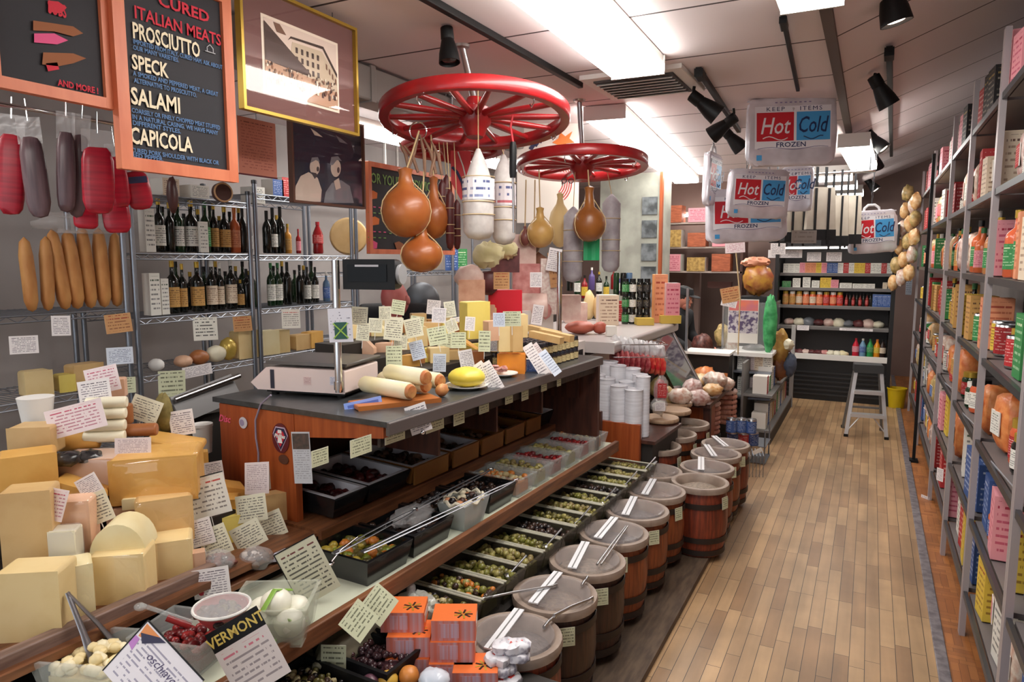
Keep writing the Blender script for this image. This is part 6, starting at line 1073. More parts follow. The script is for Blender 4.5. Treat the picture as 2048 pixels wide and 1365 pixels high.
# tall stack of cured meats: a stepped stand carries it
pb_ = ct(2.5, .62, 0); t = thing('meat_stand', 'stepped white stand under the pile of cured meats', 'stand', (pb_.x, pb_.y, 0), CRZ)
part('step', MB().box((0, .1, .72), (.5, .5, .76), wcase), t); part('step', MB().box((-.12, .12, 1.2), (.3, .46, .2), wcase), t); part('black_opening', MB().box((.2505, .24, 1.0), (.002, .16, .1), black), t)
meat = {k: mat('meat '+k, a, .45, col2=b, scale=18) for k, a, b in (('pink', (216, 156, 150), (190, 116, 112)), ('dark', (110, 58, 58), (84, 42, 44)), ('pale', (222, 196, 184), (206, 168, 158)), ('brown', (150, 100, 70), (112, 70, 48)), ('peach', (226, 176, 146), (208, 150, 120)))}
papr = mat('butcher paper', (222, 210, 170), .6, col2=(206, 194, 140), scale=10, bump=.4)
V_ = .62
ML = [(960, 690, 60, 80, 'peach carton standing behind the tall yellow block', meat['peach'], 'box', .74), (1010, 640, 66, 60, 'bright red open box in the middle of the meat pile', mat('bright red box', (214, 28, 48), .4), 'box', .66), (944, 620, 52, 60, 'peach-coloured slab left of the red box', meat['peach'], 'box', .70), (1062, 635, 64, 48, 'rolled pale ham with a pink cut face right of the red box', meat['pale'], 'log', .62), (1086, 640, 34, 36, 'pink cut ham end beside the rolled ham', meat['pink'], 'blob', .60), (1055, 590, 60, 62, 'square pink ham in clear wrap above the rolled ham', meat['pink'], 'box', .72), (975, 590, 50, 50, 'dark cut meat joint beside the handwritten paper', meat['dark'], 'blob', .70), (940, 580, 60, 50, 'pinkish film-wrapped joint at the left of the pile', meat['pale'], 'blob', .72), (1010, 545, 56, 48, 'dark red cured joint under the yellow-green papers', meat['dark'], 'box', .72), (1048, 548, 46, 78, 'tall tan wrapped ham at the top of the pile', meat['pale'], 'box', .74), (1082, 540, 42, 46, 'brown smoked wedge near the top of the pile', meat['brown'], 'wedge', .70), (1100, 628, 40, 110, 'upright white salami in printed paper beside the post', mat('dotted paper', (226, 216, 206), .6, col2=(206, 178, 170), scale=60), 'box', .58), (990, 690, 40, 30, 'small pink joint low in the pile', meat['pink'], 'blob', .60), (1140, 640, 40, 50, 'cream wrapped salami end right of the post', meat['pale'], 'box', .62)]
for px, py, w, h, nm, mm, sh, v in ML: deli(px, py, w, h, nm, mm, sh, 'cured meat', 'cured_meat', group='cured meats piled behind the slate', v=v, dk=.6)
for i, (px, py, w, h, st, nm) in enumerate(((975, 510, 70, 50, papr, 'crumpled yellowish paper over the top of the meat pile'), (1015, 500, 44, 36, papr, 'folded yellow-green paper beside the crumpled one'))): p = onV(px, py, .68); s = dep(p)/FP; solo('butcher_paper', MB().blob((0, 0, 0), (w*s/2, .04, h*s/2), papr, .35, 4, i, 18, 12), nm, 'paper', p)
for px, py, w, h, st, nm, rl in ((1003, 562, 32, 34, 'tan', 'handwritten peach paper taped among the meats', 0), (1072, 560, 24, 30, 'white', 'white slip on the square pink ham', 0), (1075, 630, 22, 40, 'white', 'white slip by the rolled ham', 8), (1110, 540, 24, 70, 'tan', 'orange-yellow hanging slip over the post', -6), (1108, 520, 26, 46, 'white', 'white slip behind the orange-yellow one', 10)): card(px, py, w, h, onV(px, py, .53), st, nm, rl, None, 0, name='paper_slip', cat='paper slip', group='paper slips among the meats')
# goods on the deli case top: right of the post
GL = [(1178, 640, 24, 58, 'twin pale provolone pears standing together', ched['cream'], 'blob'), (1196, 640, 22, 50, 'second pale pear cheese right of the twin', ched['tan'], 'blob'), (1150, 645, 44, 40, 'pinkish sliced loaf left of the pear cheeses', meat['pale'], 'box'), (1160, 668, 60, 26, 'flat terracotta dish of meats', mat('terracotta', (176, 92, 72), .5), 'blob'), (1214, 650, 40, 60, 'stack of cream printed tins', (cream, LBL['cream']), 'box'), (1238, 640, 20, 40, 'bright red tin between the printed tins', (mat('red tin', (176, 30, 34), .35), LBL['red']), 'box'), (1318, 640, 26, 96, 'tall red, white and orange carton', (mat('orange carton', (226, 150, 90), .5), LBL['orange']), 'box'), (1342, 632, 28, 80, 'bag of red-white sweets hanging over the case end', (mat('mauve bag', (206, 176, 176), .4), LBL['pinkl']), 'box'), (1288, 650, 34, 14, 'yellow flat box at the case front', mat('yellow box', (206, 176, 80), .5), 'box'), (1338, 640, 40, 16, 'yellow carton base at the case end', mat('yellow box', (0,)*3), 'box'), (1200, 668, 30, 24, 'heap of rust-brown packs at the edge of the deli case', mat('rust pack', (170, 84, 64), .5), 'blob'), (1222, 672, 20, 20, 'white slotted box before the red sweets bag', paper, 'box')]
for px, py, w, h, nm, mm, sh in GL: deli(px, py, w, h, nm, mm, sh, 'goods', {'blob': 'pear_cheese', 'box': 'goods_box'}[sh])
p = onZ(1285, 612, DZ+.1); solo('orange_ball_sign', MB().lathe([(.03, 0), (.03, .006)], mat('orange ball', (206, 130, 70), .5), 20, MX.Rotation(pi/2, 4, 'X')), 'round orange sign standing on the deli case', 'sign', p, YAW)
for px, c, cn_, mm in ((1250, 'green', 'green-labelled', gglass), (1264, 'white', 'white-labelled', bglass), (1279, 'black', 'black-labelled', bglass), (1293, 'black', 'black-lidded', bglass)):
    p = onZ(px, 648, DZ); s = dep(p)/FP
    for k in range(3): bottle('%s jar, %s from the bottom of its stack on the deli case' % (cn_, ORD[k]), (p.x, p.y, DZ+k*30*s), 30*s, 7*s, mm, c, blackcap, 'jar', 'stacked jars on the deli case', 'jar', 2.6)
for i, px in enumerate((1232, 1246, 1258)): deli(px, 592, 12, 46, 'slim bottle %s on the back of the deli case' % ORD[i], (gglass, bglass, bluegl)[i], 'cyl', 'bottle', 'slim_bottle', z=DZ+.22)
for i in range(14):
    px = 1140+i*14.5; p = onV(px, 560+8*(i % 3), 1.35); bottle('dark bottle %s along the shelf behind the deli case' % ORD[i], (p.x, p.y, p.z-.1), .22, .03, (bglass, gglass, rglass, mat('purple bottle', (90, 74, 130), .3))[i % 4], (None, 'white', 'yellow')[i % 3], (whcap, gold, blackcap)[i % 3], 'oil', 'bottles behind the deli case')
a, b = onV(1110, 600, 1.35), onV(1360, 600, 1.35); t = thing('back_shelf', 'dark back shelf unit behind the deli case', 'shelf', (0, 0, 0)); part('board', MB().box((0, 0, 0), ((b-a).length+.3, .3, .02), wood_dark, M=MX.Translation(((a.x+b.x)/2, (a.y+b.y)/2, min(a.z, b.z)-.13)) @ MX.Rotation(math.atan2(b.y-a.y, b.x-a.x), 4, 'Z')), t); part('stand', MB().box((0, 0, 0), ((b-a).length+.2, .04, 1.0), carc, M=MX.Translation(((a.x+b.x)/2-.1, (a.y+b.y)/2, .6)) @ MX.Rotation(math.atan2(b.y-a.y, b.x-a.x), 4, 'Z')), t)
# tall display cabinet with pictures at (1225-1285, 370-520)
p = onY(1256, 600, 7.2); s = dep(p)/FP; t = thing('picture_column', 'tall pale column covered with small framed pictures beyond the wheels', 'column', (p.x, 7.2, 0), 0); part('column', MB().box((0, .2, 1.25), (130*s, .3, 2.5), mat('pale column', (176, 178, 166), .6, col2=(150, 150, 140), scale=5)), t)
for k in range(5): part('picture', MB().box((38*s, .045, 1.2+k*.24), (30*s, .02, .18), mat('picture dark', (60, 64, 66), .3, col2=(130, 136, 140), scale=9)), t)
part('wood_edge', MB().box((62*s, .03, 1.3), (.03, .06, 2.4), wood_panel), t)
p = onY(1300, 600, 8.6); t = thing('wood_shelf_unit', 'wall shelves of orange wooden crates and pink boxes at the back left', 'shelf', (p.x, 8.75, 0)); s = dep(p)/FP
for z in (1.45, 1.75, 2.05): part('shelf_board', MB().box((.42, .2, z), (1.3, .36, .02), mat('pale shelf', (176, 160, 150), .5)), t)
part('upright', MB().box((-.22, .2, 1.2), (.03, .36, 2.4), wood_panel), t); part('upright', MB().box((1.06, .2, 1.2), (.03, .36, 2.4), wood_dark), t)
cr = mat('orange crate', (186, 100, 64), .55, col2=(150, 76, 46), scale=14, st=(1, 1, 5))
for i in range(12):
    x, z = -.08+.3*(i % 4), 1.46+.3*(i//4); carton('%s %s in the back wall shelves' % (('orange wooden crate', 'pink box', 'tan basket')[i % 3], ORD[i]), (p.x+x, 8.86, z), .22, .2, .17+.04*(i % 2), cr if i % 3 == 0 else LBL['pinkl'] if i % 3 == 1 else mat('tan basket', (196, 160, 90), .6, col2=(150, 116, 60), scale=30), 0, 'crate', 'crate', 'crates on the back wall shelves', side=cr if i % 3 == 0 else None)
# people
def limb(chain, name):
    me = bpy.data.meshes.new(name); return me
def person(name, label, verts, edges, radii, mt, loc, rz, extra):
    """one continuous skinned body; clothing is a second skinned surface over it"""
    t = thing(name, label, 'person', loc, rz)
    def skin(nm, vs, es, rs, m):
        me = bpy.data.meshes.new(nm); me.from_pydata(vs, es, []); me.materials.append(m); o = bpy.data.objects.new(nm, me); C.objects.link(o); o.parent = t
        sk = o.modifiers.new('skin', 'SKIN'); sk.use_smooth_shade = True
        for i, v in enumerate(me.skin_vertices[0].data): v.radius = (rs[i], rs[i]) if not isinstance(rs[i], tuple) else rs[i]; v.use_root = (i == 0)
        sb = o.modifiers.new('sub', 'SUBSURF'); sb.levels = sb.render_levels = 2; return o
    skin('body', verts, edges, radii, mt)
    extra(t, skin); return t
skinm = mat('skin', (206, 140, 116), .5, col2=(190, 118, 100), scale=9); blk = mat('black cloth', (20, 20, 22), .8, col2=(32, 32, 36), scale=9); hairm = mat('dark hair', (36, 28, 24), .7); pinkcap = mat('faded red cap', (196, 96, 96), .7, col2=(222, 150, 144), scale=10)
def head(t, c, fwd, mt, s=1.0, hair=None, pitch=0):
    """head with face: fwd is the yaw it looks along, pitch tips the face down"""
    M = MX.Translation(V(c)) @ MX.Rotation(fwd, 4, 'Z') @ MX.Rotation(R(pitch), 4, 'X')
    m = MB(); m.T = M; m.blob((0, 0, 0), (.075*s, .095*s, .115*s), mt, .03, 2, 1, 20, 16); m.blob((0, -.05*s, -.06*s), (.05*s, .05*s, .055*s), mt, 0, 2, 1, 14, 10)
    m.tube([(0, -.085*s, .015*s), (0, -.105*s, -.02*s), (0, -.088*s, -.032*s)], [.008*s, .014*s, .01*s], mt, 8)
    for x in (-1, 1): m.blob((x*.076*s, .01*s, -.01*s), (.012*s, .022*s, .032*s), mt, 0, 1, 1, 8, 6)
    hd_ = part('head', m, t)
    e = MB(); e.T = M
    for x in (-1, 1): e.blob((x*.032*s, -.086*s, .005*s), (.012*s, .008*s, .007*s), white, 0, 1, 1, 8, 6); e.blob((x*.032*s, -.092*s, .005*s), (.006*s, .004*s, .006*s), black, 0, 1, 1, 8, 6)
    part('eyes', e, hd_)
    e = MB(); e.T = M; e.tube([(-.024*s, -.092*s, -.058*s), (0, -.1*s, -.06*s), (.024*s, -.092*s, -.058*s)], .005*s, mat('lips', (160, 84, 78), .5), 6); part('mouth', e, hd_)
    if hair:
        h = MB(); h.T = M; h.blob((0, .012*s, .03*s), (.083*s, .098*s, .1*s), hair, .06, 4, 2, 18, 12)
        h.v = [tuple(q) for q in h.v]; part('hair', h, hd_)
    return M
def cap(t, M, mt, s=1.0):
    m = MB(); m.T = M; m.lathe([(.086*s, .045*s), (.086*s, .075*s), (.07*s, .115*s), (0, .135*s)], mt, 20, MX.Diagonal((1, 1.18, 1, 1)), cap=False); m.blob((0, -.125*s, .05*s), (.07*s, .06*s, .01*s), mt, 0, 1, 1, 14, 6); part('cap', m, t)
def hand(t, c, d, mt, side=1):
    """palm and five bent fingers reaching along d"""
    d = V(d).normalized(); M = MX.Translation(V(c)) @ d.to_track_quat('Y', 'Z').to_matrix().to_4x4(); m = MB(); m.T = M
    m.blob((0, .045, 0), (.04, .05, .016), mt, .03, 2, 1, 12, 8)
    for k, L_ in enumerate((.06, .075, .08, .07)): x = (-.03+.02*k)*side; m.tube([(x, .08, 0), (x, .08+L_*.5, -.004), (x, .08+L_*.85, -.022), (x, .08+L_, -.04)], [.009, .0085, .008, .006], mt, 8)
    m.tube([(.036*side*-1, .03, 0), (.058*side*-1, .055, -.008), (.062*side*-1, .085, -.02)], [.012, .01, .007], mt, 8); part('hand', m, t)
# worker bending behind the counter; local frame: facing -Y
ph = onD(790, 606, 4.3); A1 = R(38)
def ex1(t, skin):
    skin('black_jacket', [(0, .02, .86), (0, 0, 1.0), (0, -.08, 1.16), (0, -.17, 1.27), (.17, -.16, 1.26), (.24, -.26, 1.08), (.16, -.42, .98), (-.17, -.16, 1.26), (-.25, -.28, 1.08), (-.14, -.44, .98)], [(0, 1), (1, 2), (2, 3), (3, 4), (4, 5), (5, 6), (3, 7), (7, 8), (8, 9)], [(.18, .13), (.17, .13), (.19, .14), (.15, .12), .085, .065, .052, .085, .065, .052], blk)
    M = head(t, (0, -.30, 1.36), -.5, mat('flushed skin', (206, 124, 116), .5, col2=(184, 86, 86), scale=8), 1.05, None, 30)
    hand(t, (.16, -.44, .97), (-.2, -1, -.2), skinm, 1); hand(t, (-.14, -.46, .97), (.2, -1, -.2), skinm, -1)
LEG = [(0, .02, .9), (.1, .02, .82), (.11, 0, .46), (.11, .03, .09), (.11, -.1, .04), (-.1, .02, .82), (-.11, 0, .46), (-.11, .03, .09), (-.11, -.1, .04), (0, -.07, 1.14), (0, -.19, 1.28), (0, -.27, 1.34)]
LE = [(0, 1), (1, 2), (2, 3), (3, 4), (0, 5), (5, 6), (6, 7), (7, 8), (0, 9), (9, 10), (10, 11)]
LR = [(.15, .11), .095, .068, .05, .045, .095, .068, .05, .045, (.15, .11), .08, .055]
dz = ph.z-1.37
person('person', 'person in black with a bare flushed head bending down behind the cheese cards', [(x, y, z) for x, y, z in LEG], LE, LR, blk, (ph.x-.3*sin(A1), ph.y+.3*cos(A1), 0), A1, ex1)
p2 = onD(1366, 602, 7.0)
def ex2(t, skin):
    skin('black_shirt', [(0, 0, .66), (0, 0, .8), (0, -.03, .95), (0, -.06, 1.06), (.17, -.06, 1.05), (.22, -.08, .84), (.16, -.26, .74), (-.17, -.06, 1.05), (-.22, -.08, .84), (-.16, -.26, .74)], [(0, 1), (1, 2), (2, 3), (3, 4), (4, 5), (5, 6), (3, 7), (7, 8), (8, 9)], [(.17, .12), (.16, .12), (.18, .13), (.14, .1), .08, .06, .045, .08, .06, .045], blk)
    M = head(t, (0, -.11, 1.22), 0, skinm, .95, hairm, 14); cap(t, M, blk, .95)
    hand(t, (.16, -.28, .74), (-.3, -1, -.1), skinm, 1); hand(t, (-.16, -.28, .74), (.3, -1, -.1), skinm, -1)
L2 = [(x, y, z*.78) for x, y, z in LEG[:9]]+[(0, -.03, .94), (0, -.07, 1.08), (0, -.1, 1.14)]
person('person', 'person in a black cap and black shirt standing beyond the end of the deli case', L2, LE, LR, blk, (p2.x-.11*sin(R(75)), p2.y+.11*cos(R(75)), max(0, p2.z-1.22)), R(75), ex2)
# wall appliance behind the first person
p = onD(845, 600, 5.5); t = thing('slicer', 'dark grey meat slicer behind the bare-headed person', 'slicer', (p.x, p.y, 0), YAW); part('table', MB().box((0, 0, .5), (.5, .4, 1.0), carc), t); part('blade_guard', MB().lathe([(.12, -.02), (.14, 0), (.12, .02)], dsteel, 28, LT(0, -.05, p.z) @ MX.Rotation(pi/2, 4, 'X')), t); part('motor_body', MB().box((.1, .05, 1.1), (.25, .2, .25), blackm), t, bevel=.03)
# packs on the far rack
for px, py, w, h, mm, nm in ((902, 545, 26, 46, LBL['blue'], 'pale blue carton on the rack behind the hanging salamis'), (921, 545, 24, 42, LBL['green'], 'bright green pack on the rack behind the hanging salamis')): p = onX(px, py, RX-.05); s = dep(p)/FP; carton(nm, (p.x, p.y, 1.506), w*s, .1, h*s, mm, R(40))
# ---------------------------------------------------------------- deli cups
cupm = mat('frosted cup', (226, 226, 232), .25, alpha=.8, col2=(206, 204, 210), scale=3, st=(1, 1, 20)); cupp = mat('peach cup', (232, 196, 184), .3, alpha=.85)
CZ = .562
for i, (px, py, top, w, mm) in enumerate(((1166, 835, 742, 34, cupp), (1184, 842, 735, 32, cupp), (1200, 848, 728, 34, cupm), (1217, 852, 722, 34, cupm), (1192, 862, 748, 34, cupm), (1212, 864, 756, 34, cupm), (1234, 858, 730, 32, cupm), (1252, 866, 762, 32, cupm), (1262, 858, 736, 34, cupm), (1236, 872, 770, 34, cupm), (1278, 866, 748, 30, cupm), (1266, 876, 778, 36, cupm), (1284, 872, 752, 28, cupm))):
    p = onZ(px, py, CZ); s = dep(p)/FP; r = w*s/2; H = (py-top)*s; t = thing('cup_stack', 'stack of nested %s deli cups, %s from the slate end' % ('peach-tinted' if mm is cupp else 'frosted white', ORD[i]), 'cups', (p.x, p.y, CZ), 0, 'stacks of deli cups'); n = max(6, int(H/.016)); pr = []
    for k in range(n): z = H*k/n; pr += [(r*.975, z), (r, z+H/n*.75), (r*.985, z+H/n*.85)]
    part('cups', MB().lathe([(r*.8, 0)]+pr+[(r*.94, H), (0, H)], mm, 18), t); part('top_rim', MB().tube([(r*cos(a), r*sin(a), H) for a in [2*pi*k/20 for k in range(20)]], .003, mm, 6, closed=True), t)
# rack of bagged red-and-white sweets over the cups
p = onD(1276, 705, 4.5); t = thing('bag_rack', 'wire rack for the bags of red sweets behind the deli cups', 'rack', (p.x, p.y, .56), YAW); s = 4.75/FP; h0 = p.z-.56
m = MB()
for z in (h0-.02, h0+.06): m.tube([(-.17, -.09, z), (.17, -.09, z), (.17, .09, z), (-.17, .09, z)], .004, chrome, 6, closed=True)
part('basket_wire', m, t)
for x in (-.16, .16): part('leg', MB().tube([(x, 0, 0), (x, 0, h0+.06)], .007, chrome), t)
bagr = mat('bag red sweets', (150, 44, 54), .4, col2=(206, 120, 120), scale=34); bagtop = mat('bag top film', (228, 226, 228), .2, alpha=.7, bump=.8, scale=20)
for i in range(10):
    x = -.15+.033*i; tt = thing('sweets_bag', 'clear bag of %s sweets, %s in the wire rack over the cups' % ('bright red' if i > 6 else 'dark red', ORD[i]), 'bag', (p.x+x*cos(YAW), p.y+x*sin(YAW), p.z-.03-.01*i*.6), YAW+R(12), 'bags of red sweets in the wire rack')
    part('sweets', MB().blob((0, 0, 0), (.022, .075, .07), bagr if i < 7 else mat('bag bright red', (206, 40, 52), .4, col2=(226, 120, 90), scale=30), .15, 4, i, 10, 8), tt); part('bag_top', MB().blob((0, 0, .085), (.024, .06, .055), bagtop, .35, 4, i+9, 12, 8), tt)
# ---------------------------------------------------------------- table of bagged pasta, cookie stacks, cans, candy bags
p = onZ(1400, 800, .55); t = thing('low_table', 'low dark table carrying bagged pasta beyond the kegs', 'table', (p.x-.12, p.y+.42, 0)); part('tabletop', MB().box((0, 0, .53), (.44, 1.1, .03), wood_dark), t); 
for sx in (-1, 1):
    for sy in (-1, 1): part('leg', MB().box((sx*.19, sy*.48, .26), (.05, .05, .52), wood_dark), t)
part('front_crate', MB().box((0, -.28, .3), (.34, .4, .44), wood_panel), t)
bgc = [mat('bag mix '+str(i), a, .35, col2=b, scale=26, bump=.5) for i, (a, b) in enumerate((((226, 196, 150), (206, 150, 90)), ((230, 222, 210), (196, 150, 130)), ((206, 176, 120), (150, 130, 80)), ((226, 150, 90), (206, 110, 60)), ((222, 206, 200), (170, 120, 110))))]
bn = ['tan', 'white', 'olive-tan', 'orange', 'pinkish']
for i, (px, py, w, h, c) in enumerate(((1300, 772, 30, 44, 1), (1320, 790, 34, 40, 2), (1338, 768, 36, 40, 2), (1352, 782, 40, 36, 0), (1372, 770, 36, 30, 3), (1385, 790, 40, 34, 4), (1402, 772, 44, 26, 0), (1410, 757, 40, 26, 3), (1430, 770, 44, 28, 1), (1448, 776, 36, 24, 1), (1332, 806, 34, 36, 2), (1360, 804, 40, 30, 1), (1396, 806, 40, 28, 4), (1424, 788, 36, 22, 0))):
    p = onZ(px, py, .56+.02*(i % 3)); s = dep(p)/FP; solo('pasta_bag', MB().blob((0, 0, h*s*.36), (w*s*.62, w*s*.5, h*s*.56), bgc[c], .25, 3, i, 14, 10), '%s bag of pasta, %s on the low table beyond the cups' % (bn[c], ORD[i]), 'bag', p, .3*i, 'bags on the low table')
cook = mat('cookie disc', (206, 150, 130), .5, col2=(176, 110, 92), scale=30, st=(1, 1, .2)); cookp = mat('cookie film', (226, 196, 186), .3)
for i, (px, pyb, top, w) in enumerate(((1416, 866, 800, 46), (1452, 846, 776, 40))):
    p = onZ(px, pyb, .02 if 0 else .18); s = dep(p)/FP; r = w*s/2; n = 7; H = (pyb-top)*s; solo('cookie_stand', MB().lathe([(r*1.1, 0), (r*1.1, .178)], carc, 16), 'dark stand under the %s stack of round packs' % ('front', 'rear')[i], 'stand', (p.x, p.y, 0))
    for k in range(n): solo('round_pack', MB().lathe([(r*.9, 0), (r, H/n*.3), (r, H/n*.6), (r*.9, H/n*.9), (r*.5, H/n*.95), (0, H/n*.8)], cook if k < n-1 else cookp, 20), '%s round pink pack from the bottom of the %s stack' % (ORD[k], ('front', 'rear')[i]), 'round pack', (p.x, p.y, .18+k*H/n), k*.4, 'round packs in two stacks')
cn = mat('blue can', (60, 84, 150), .35); 
for i, (px, py) in enumerate(((1462, 866), (1482, 866), (1502, 868), (1464, 892), (1486, 894), (1506, 892), (1492, 918))):
    z = (.26, .26, .26, .13, .13, .13, .0)[i]+.02; p = onZ(px, py, z); s = dep(p)/FP; r = 10*s; t = thing('blue_can', ('blue and white food can, %s in the stack at the aisle end of the kegs' % ORD[i]), 'can', (p.x, p.y, z), 2.0+i, 'blue cans stacked by the kegs')
    part('can', MB().lathe([(r, 0), (r, .11), (r*.94, .115), (r*.94, .11), (0, .11)], steel, 18), t); part('label', band(r*1.02, .008, .1, LBL[('blue', 'blue', 'blue', 'blue', 'red', 'blue', 'white')[i]], 18), t)
p = onZ(1485, 925, 0); t = thing('can_rack', 'small wire rack under the stacked blue cans', 'rack', (p.x+.02, p.y+.15, 0)); m = MB()
for z in (.01, .14): m.box((0, 0, z), (.3, .3, .006), zinc)
part('shelf', m, t)
for x in (-.14, .14): part('leg', MB().tube([(x, -.14, 0), (x, -.14, .27)], .006, zinc), t); part('leg', MB().tube([(x, .14, 0), (x, .14, .27)], .006, zinc), t)
p = onZ(1512, 955, 0); t = thing('wire_stand', 'small wire stand with white tags at the corner of the kegs', 'wire stand', (p.x, p.y, 0), .4); m = MB()
for k in range(5): x = -.05+.025*k; m.tube([(x, 0, 0), (x, 0, .16), (x, .06, .2)], .003, zinc, 5)
part('wires', m, t); part('tag', MB().box((0, -.01, .22), (.07, .002, .03), paper, M=TM((0, -.01, .2), 0, 0, R(-28))), t)
for i, (px, py, w, h, mm, nm) in enumerate(((1322, 800, 30, 58, LBL['red'], 'hanging bag of sweets with a red and navy panel beside the cups'), (1318, 832, 34, 34, K['white'], 'clear bag of white packs below the red and navy bag'))): p = onD(px, py-20, 4.5); s = 4.5/FP; t = thing('candy_bag', nm, 'bag', p, YAW); part('bag', MB().blob((0, 0, 0), (w*s/2, .03, h*s/2), filmh, .25, 4, i, 14, 10), t); part('contents', MB().blob((0, 0, -.01), (w*s*.42, .024, h*s*.4), bagr if i == 0 else paper, .3, 5, i+3, 12, 8), t); part('hook', MB().tube([(0, 0, h*s*.4), (0, 0, h*s*.5+.1)], .002, chrome, 5), t); part('print_panel', MB().box((0, -.031, 0), (w*s*.6, .002, h*s*.5), paper, front=mm), t)
# ---------------------------------------------------------------- white counter with the poster, gondola
pA, pB = onZ(1442, 722, .86), onZ(1540, 712, .86); y_ = 6.6
a_, b_ = onY(1440, 712, y_), onY(1540, 712, y_); zt = b_.z; xa, xb = a_.x, b_.x
t = thing('white_counter', 'white-topped grey counter in the middle of the shop, posters on its glass', 'counter', ((xa+xb)/2, y_+.3, 0)); w_ = xb-xa
part('top', MB().box((0, 0, zt), (w_+.04, .62, .035), white), t, bevel=.008); part('body', MB().box((-w_*.36, 0, zt/2), (w_*.26, .56, zt-.03), mat('grey enamel', (170, 168, 166), .4)), t); part('back_body', MB().box((.05, .2, zt/2), (w_*.7, .2, zt-.03), mat('grey enamel', (0,)*3)), t); part('inner_shelf', MB().box((.07, -.05, .34), (w_*.75, .5, .02), zinc), t); part('inner_shelf', MB().box((.07, -.05, .58), (w_*.75, .5, .02), zinc), t)
gl = mat('case glass', (200, 206, 206), .05, alpha=.16, spec=.9)
part('glass_guard', MB().box((0, -.2, zt+.24), (w_, .008, .46), gl), t); part('glass_guard', MB().box((w_/2, .05, zt+.24), (.008, .5, .46), gl), t)
for x in (-w_/2, w_/2): part('post', MB().box((x, -.2, zt+.25), (.018, .018, .5), steel), t)
gi = (xa+xb)/2
def poster(t, W, H):
    m = MB(); m.box((0, -.001, H*.36), (W*.96, .001, H*.24), mat('poster sunset', (222, 120, 90), .5, col2=(190, 110, 130), scale=9)); m.box((0, -.001, -H*.02), (W*.96, .001, H*.5), mat('poster figures', (196, 190, 196), .5, col2=(90, 76, 110), scale=24, lo=.45, hi=.55)); part('print', m, t)
pp = onY(1486, 643, y_+.09); card(1486, 643, 58, 88, pp, paper, 'colourful poster with a sunset sky on the glass of the white counter', 0, 2, 0, name='poster', cat='poster', extra=poster)
for i, (px, py, w, h, mm, nm) in enumerate(((1405, 690, 44, 44, mat('dark chocolates', (70, 40, 38), .4, col2=(120, 70, 60), scale=40), 'heap of dark wrapped chocolates on a small shelf by the black-shirted person'), (1445, 672, 30, 46, bgc[2], 'bag of yellow-green sweets left of the poster'), (1462, 690, 24, 40, bgc[1], 'pale bag with a red heart left of the poster'), (1455, 705, 60, 20, mat('grey packs', (130, 126, 124), .4, col2=(90, 90, 92), scale=30), 'row of grey packs along the white counter'), (1510, 702, 50, 26, mat('grey packs', (0,)*3), 'row of dark packs under the poster'))):
    p = onY(px, py, y_+.25); s = dep(p)/FP; solo('sweets_heap', MB().blob((0, 0, 0), (w*s/2, .1, h*s/2), mm, .25, 5, i, 16, 10), nm, 'sweets', p)
p = onY(1385, 702, y_-.3); t = thing('side_shelf', 'small white shelf stand beside the black-shirted person', 'shelf', (p.x+.03, y_-.3, 0)); part('board', MB().box((.12, 0, p.z), (.4, .3, .02), white), t); part('post', MB().box((-.06, -.12, .6), (.02, .02, 1.5), zinc), t); part('orange_panel', MB().box((.12, -.1, .42), (.36, .01, .4), mat('orange panel', (206, 126, 70), .5)), t); part('stand', MB().box((.12, .05, p.z/2), (.36, .2, p.z-.02), carc), t)
for i, (px, py, w, h, rl, st) in enumerate(((1470, 494, 38, 24, -4, 'pink'), (1461, 590, 36, 30, -12, 'tan'), (1458, 606, 30, 16, 12, 'white'))):
    p = onY(px, py, 6.4); card(px, py, w, h, p, st, ('pink-printed card on a tall stick over the white counter', 'cream card on a short stick over the white counter', 'white slip under the cream stick card')[i], rl, 10, 0, name='stick_card', group='stick cards over the counter')
a = onY(1472, 506, 6.41); b = onY(1480, 600, 6.41); t = thing('card_stick', 'pale wooden stick holding the cards over the white counter', 'stick', (b.x, 6.41, zt+.02)); part('stick', MB().tube([(a.x-b.x, 0, a.z-zt-.02), (0, 0, b.z-zt), (0, 0, 0)], .006, twine, 6), t); part('stick_arm', MB().tube([(0, 0, b.z-zt), (-.07, 0, b.z-zt-.04)], .004, twine, 6), t)
p = onY(1516, 552, 7.2); s = dep(p)/FP; t = thing('gift_basket', 'basket wrapped in gold and orange ribbon on a dark stand', 'basket', p, 0); part('wrap', MB().blob((0, 0, -.04), (.14, .12, .15), mat('gold wrapping', (190, 140, 60), .35, col2=(150, 80, 50), scale=12, bump=.6), .25, 4, 1, 18, 12), t); part('ribbon', MB().blob((-.02, 0, .13), (.13, .08, .05), mat('pink ribbon', (206, 140, 110), .4), .5, 5, 3, 18, 12), t); part('stand', MB().box((0, 0, -.75), (.3, .25, 1.1), blk), t)
p = onY(1540, 650, 6.7); s = dep(p)/FP; solo('green_bag', MB().blob((0, 0, 0), (.06, .05, .27), mat('green net', (40, 130, 72), .4, col2=(90, 190, 120), scale=14), .2, 4, 1, 16, 12), 'tall green shiny bag hanging at the counter corner', 'bag', p)
t = thing('gondola_shelf', 'grey gondola shelf along the aisle beyond the kegs', 'shelf', (0, 0, 0)); gA, gB = onZ(1545, 868, .1), onZ(1592, 770, .1); gx = (gA.x+gB.x)/2; gy0, gy1 = gA.y, 8.1
part('base', MB().box((gx-.12, (gy0+gy1)/2, .05), (.26, gy1-gy0, .1), mat('dark kick', (50, 46, 44), .6)), t)
for z in (.11, .42): part('shelf', MB().box((gx-.11, (gy0+gy1)/2, z), (.24, gy1-gy0, .02), greyp), t)
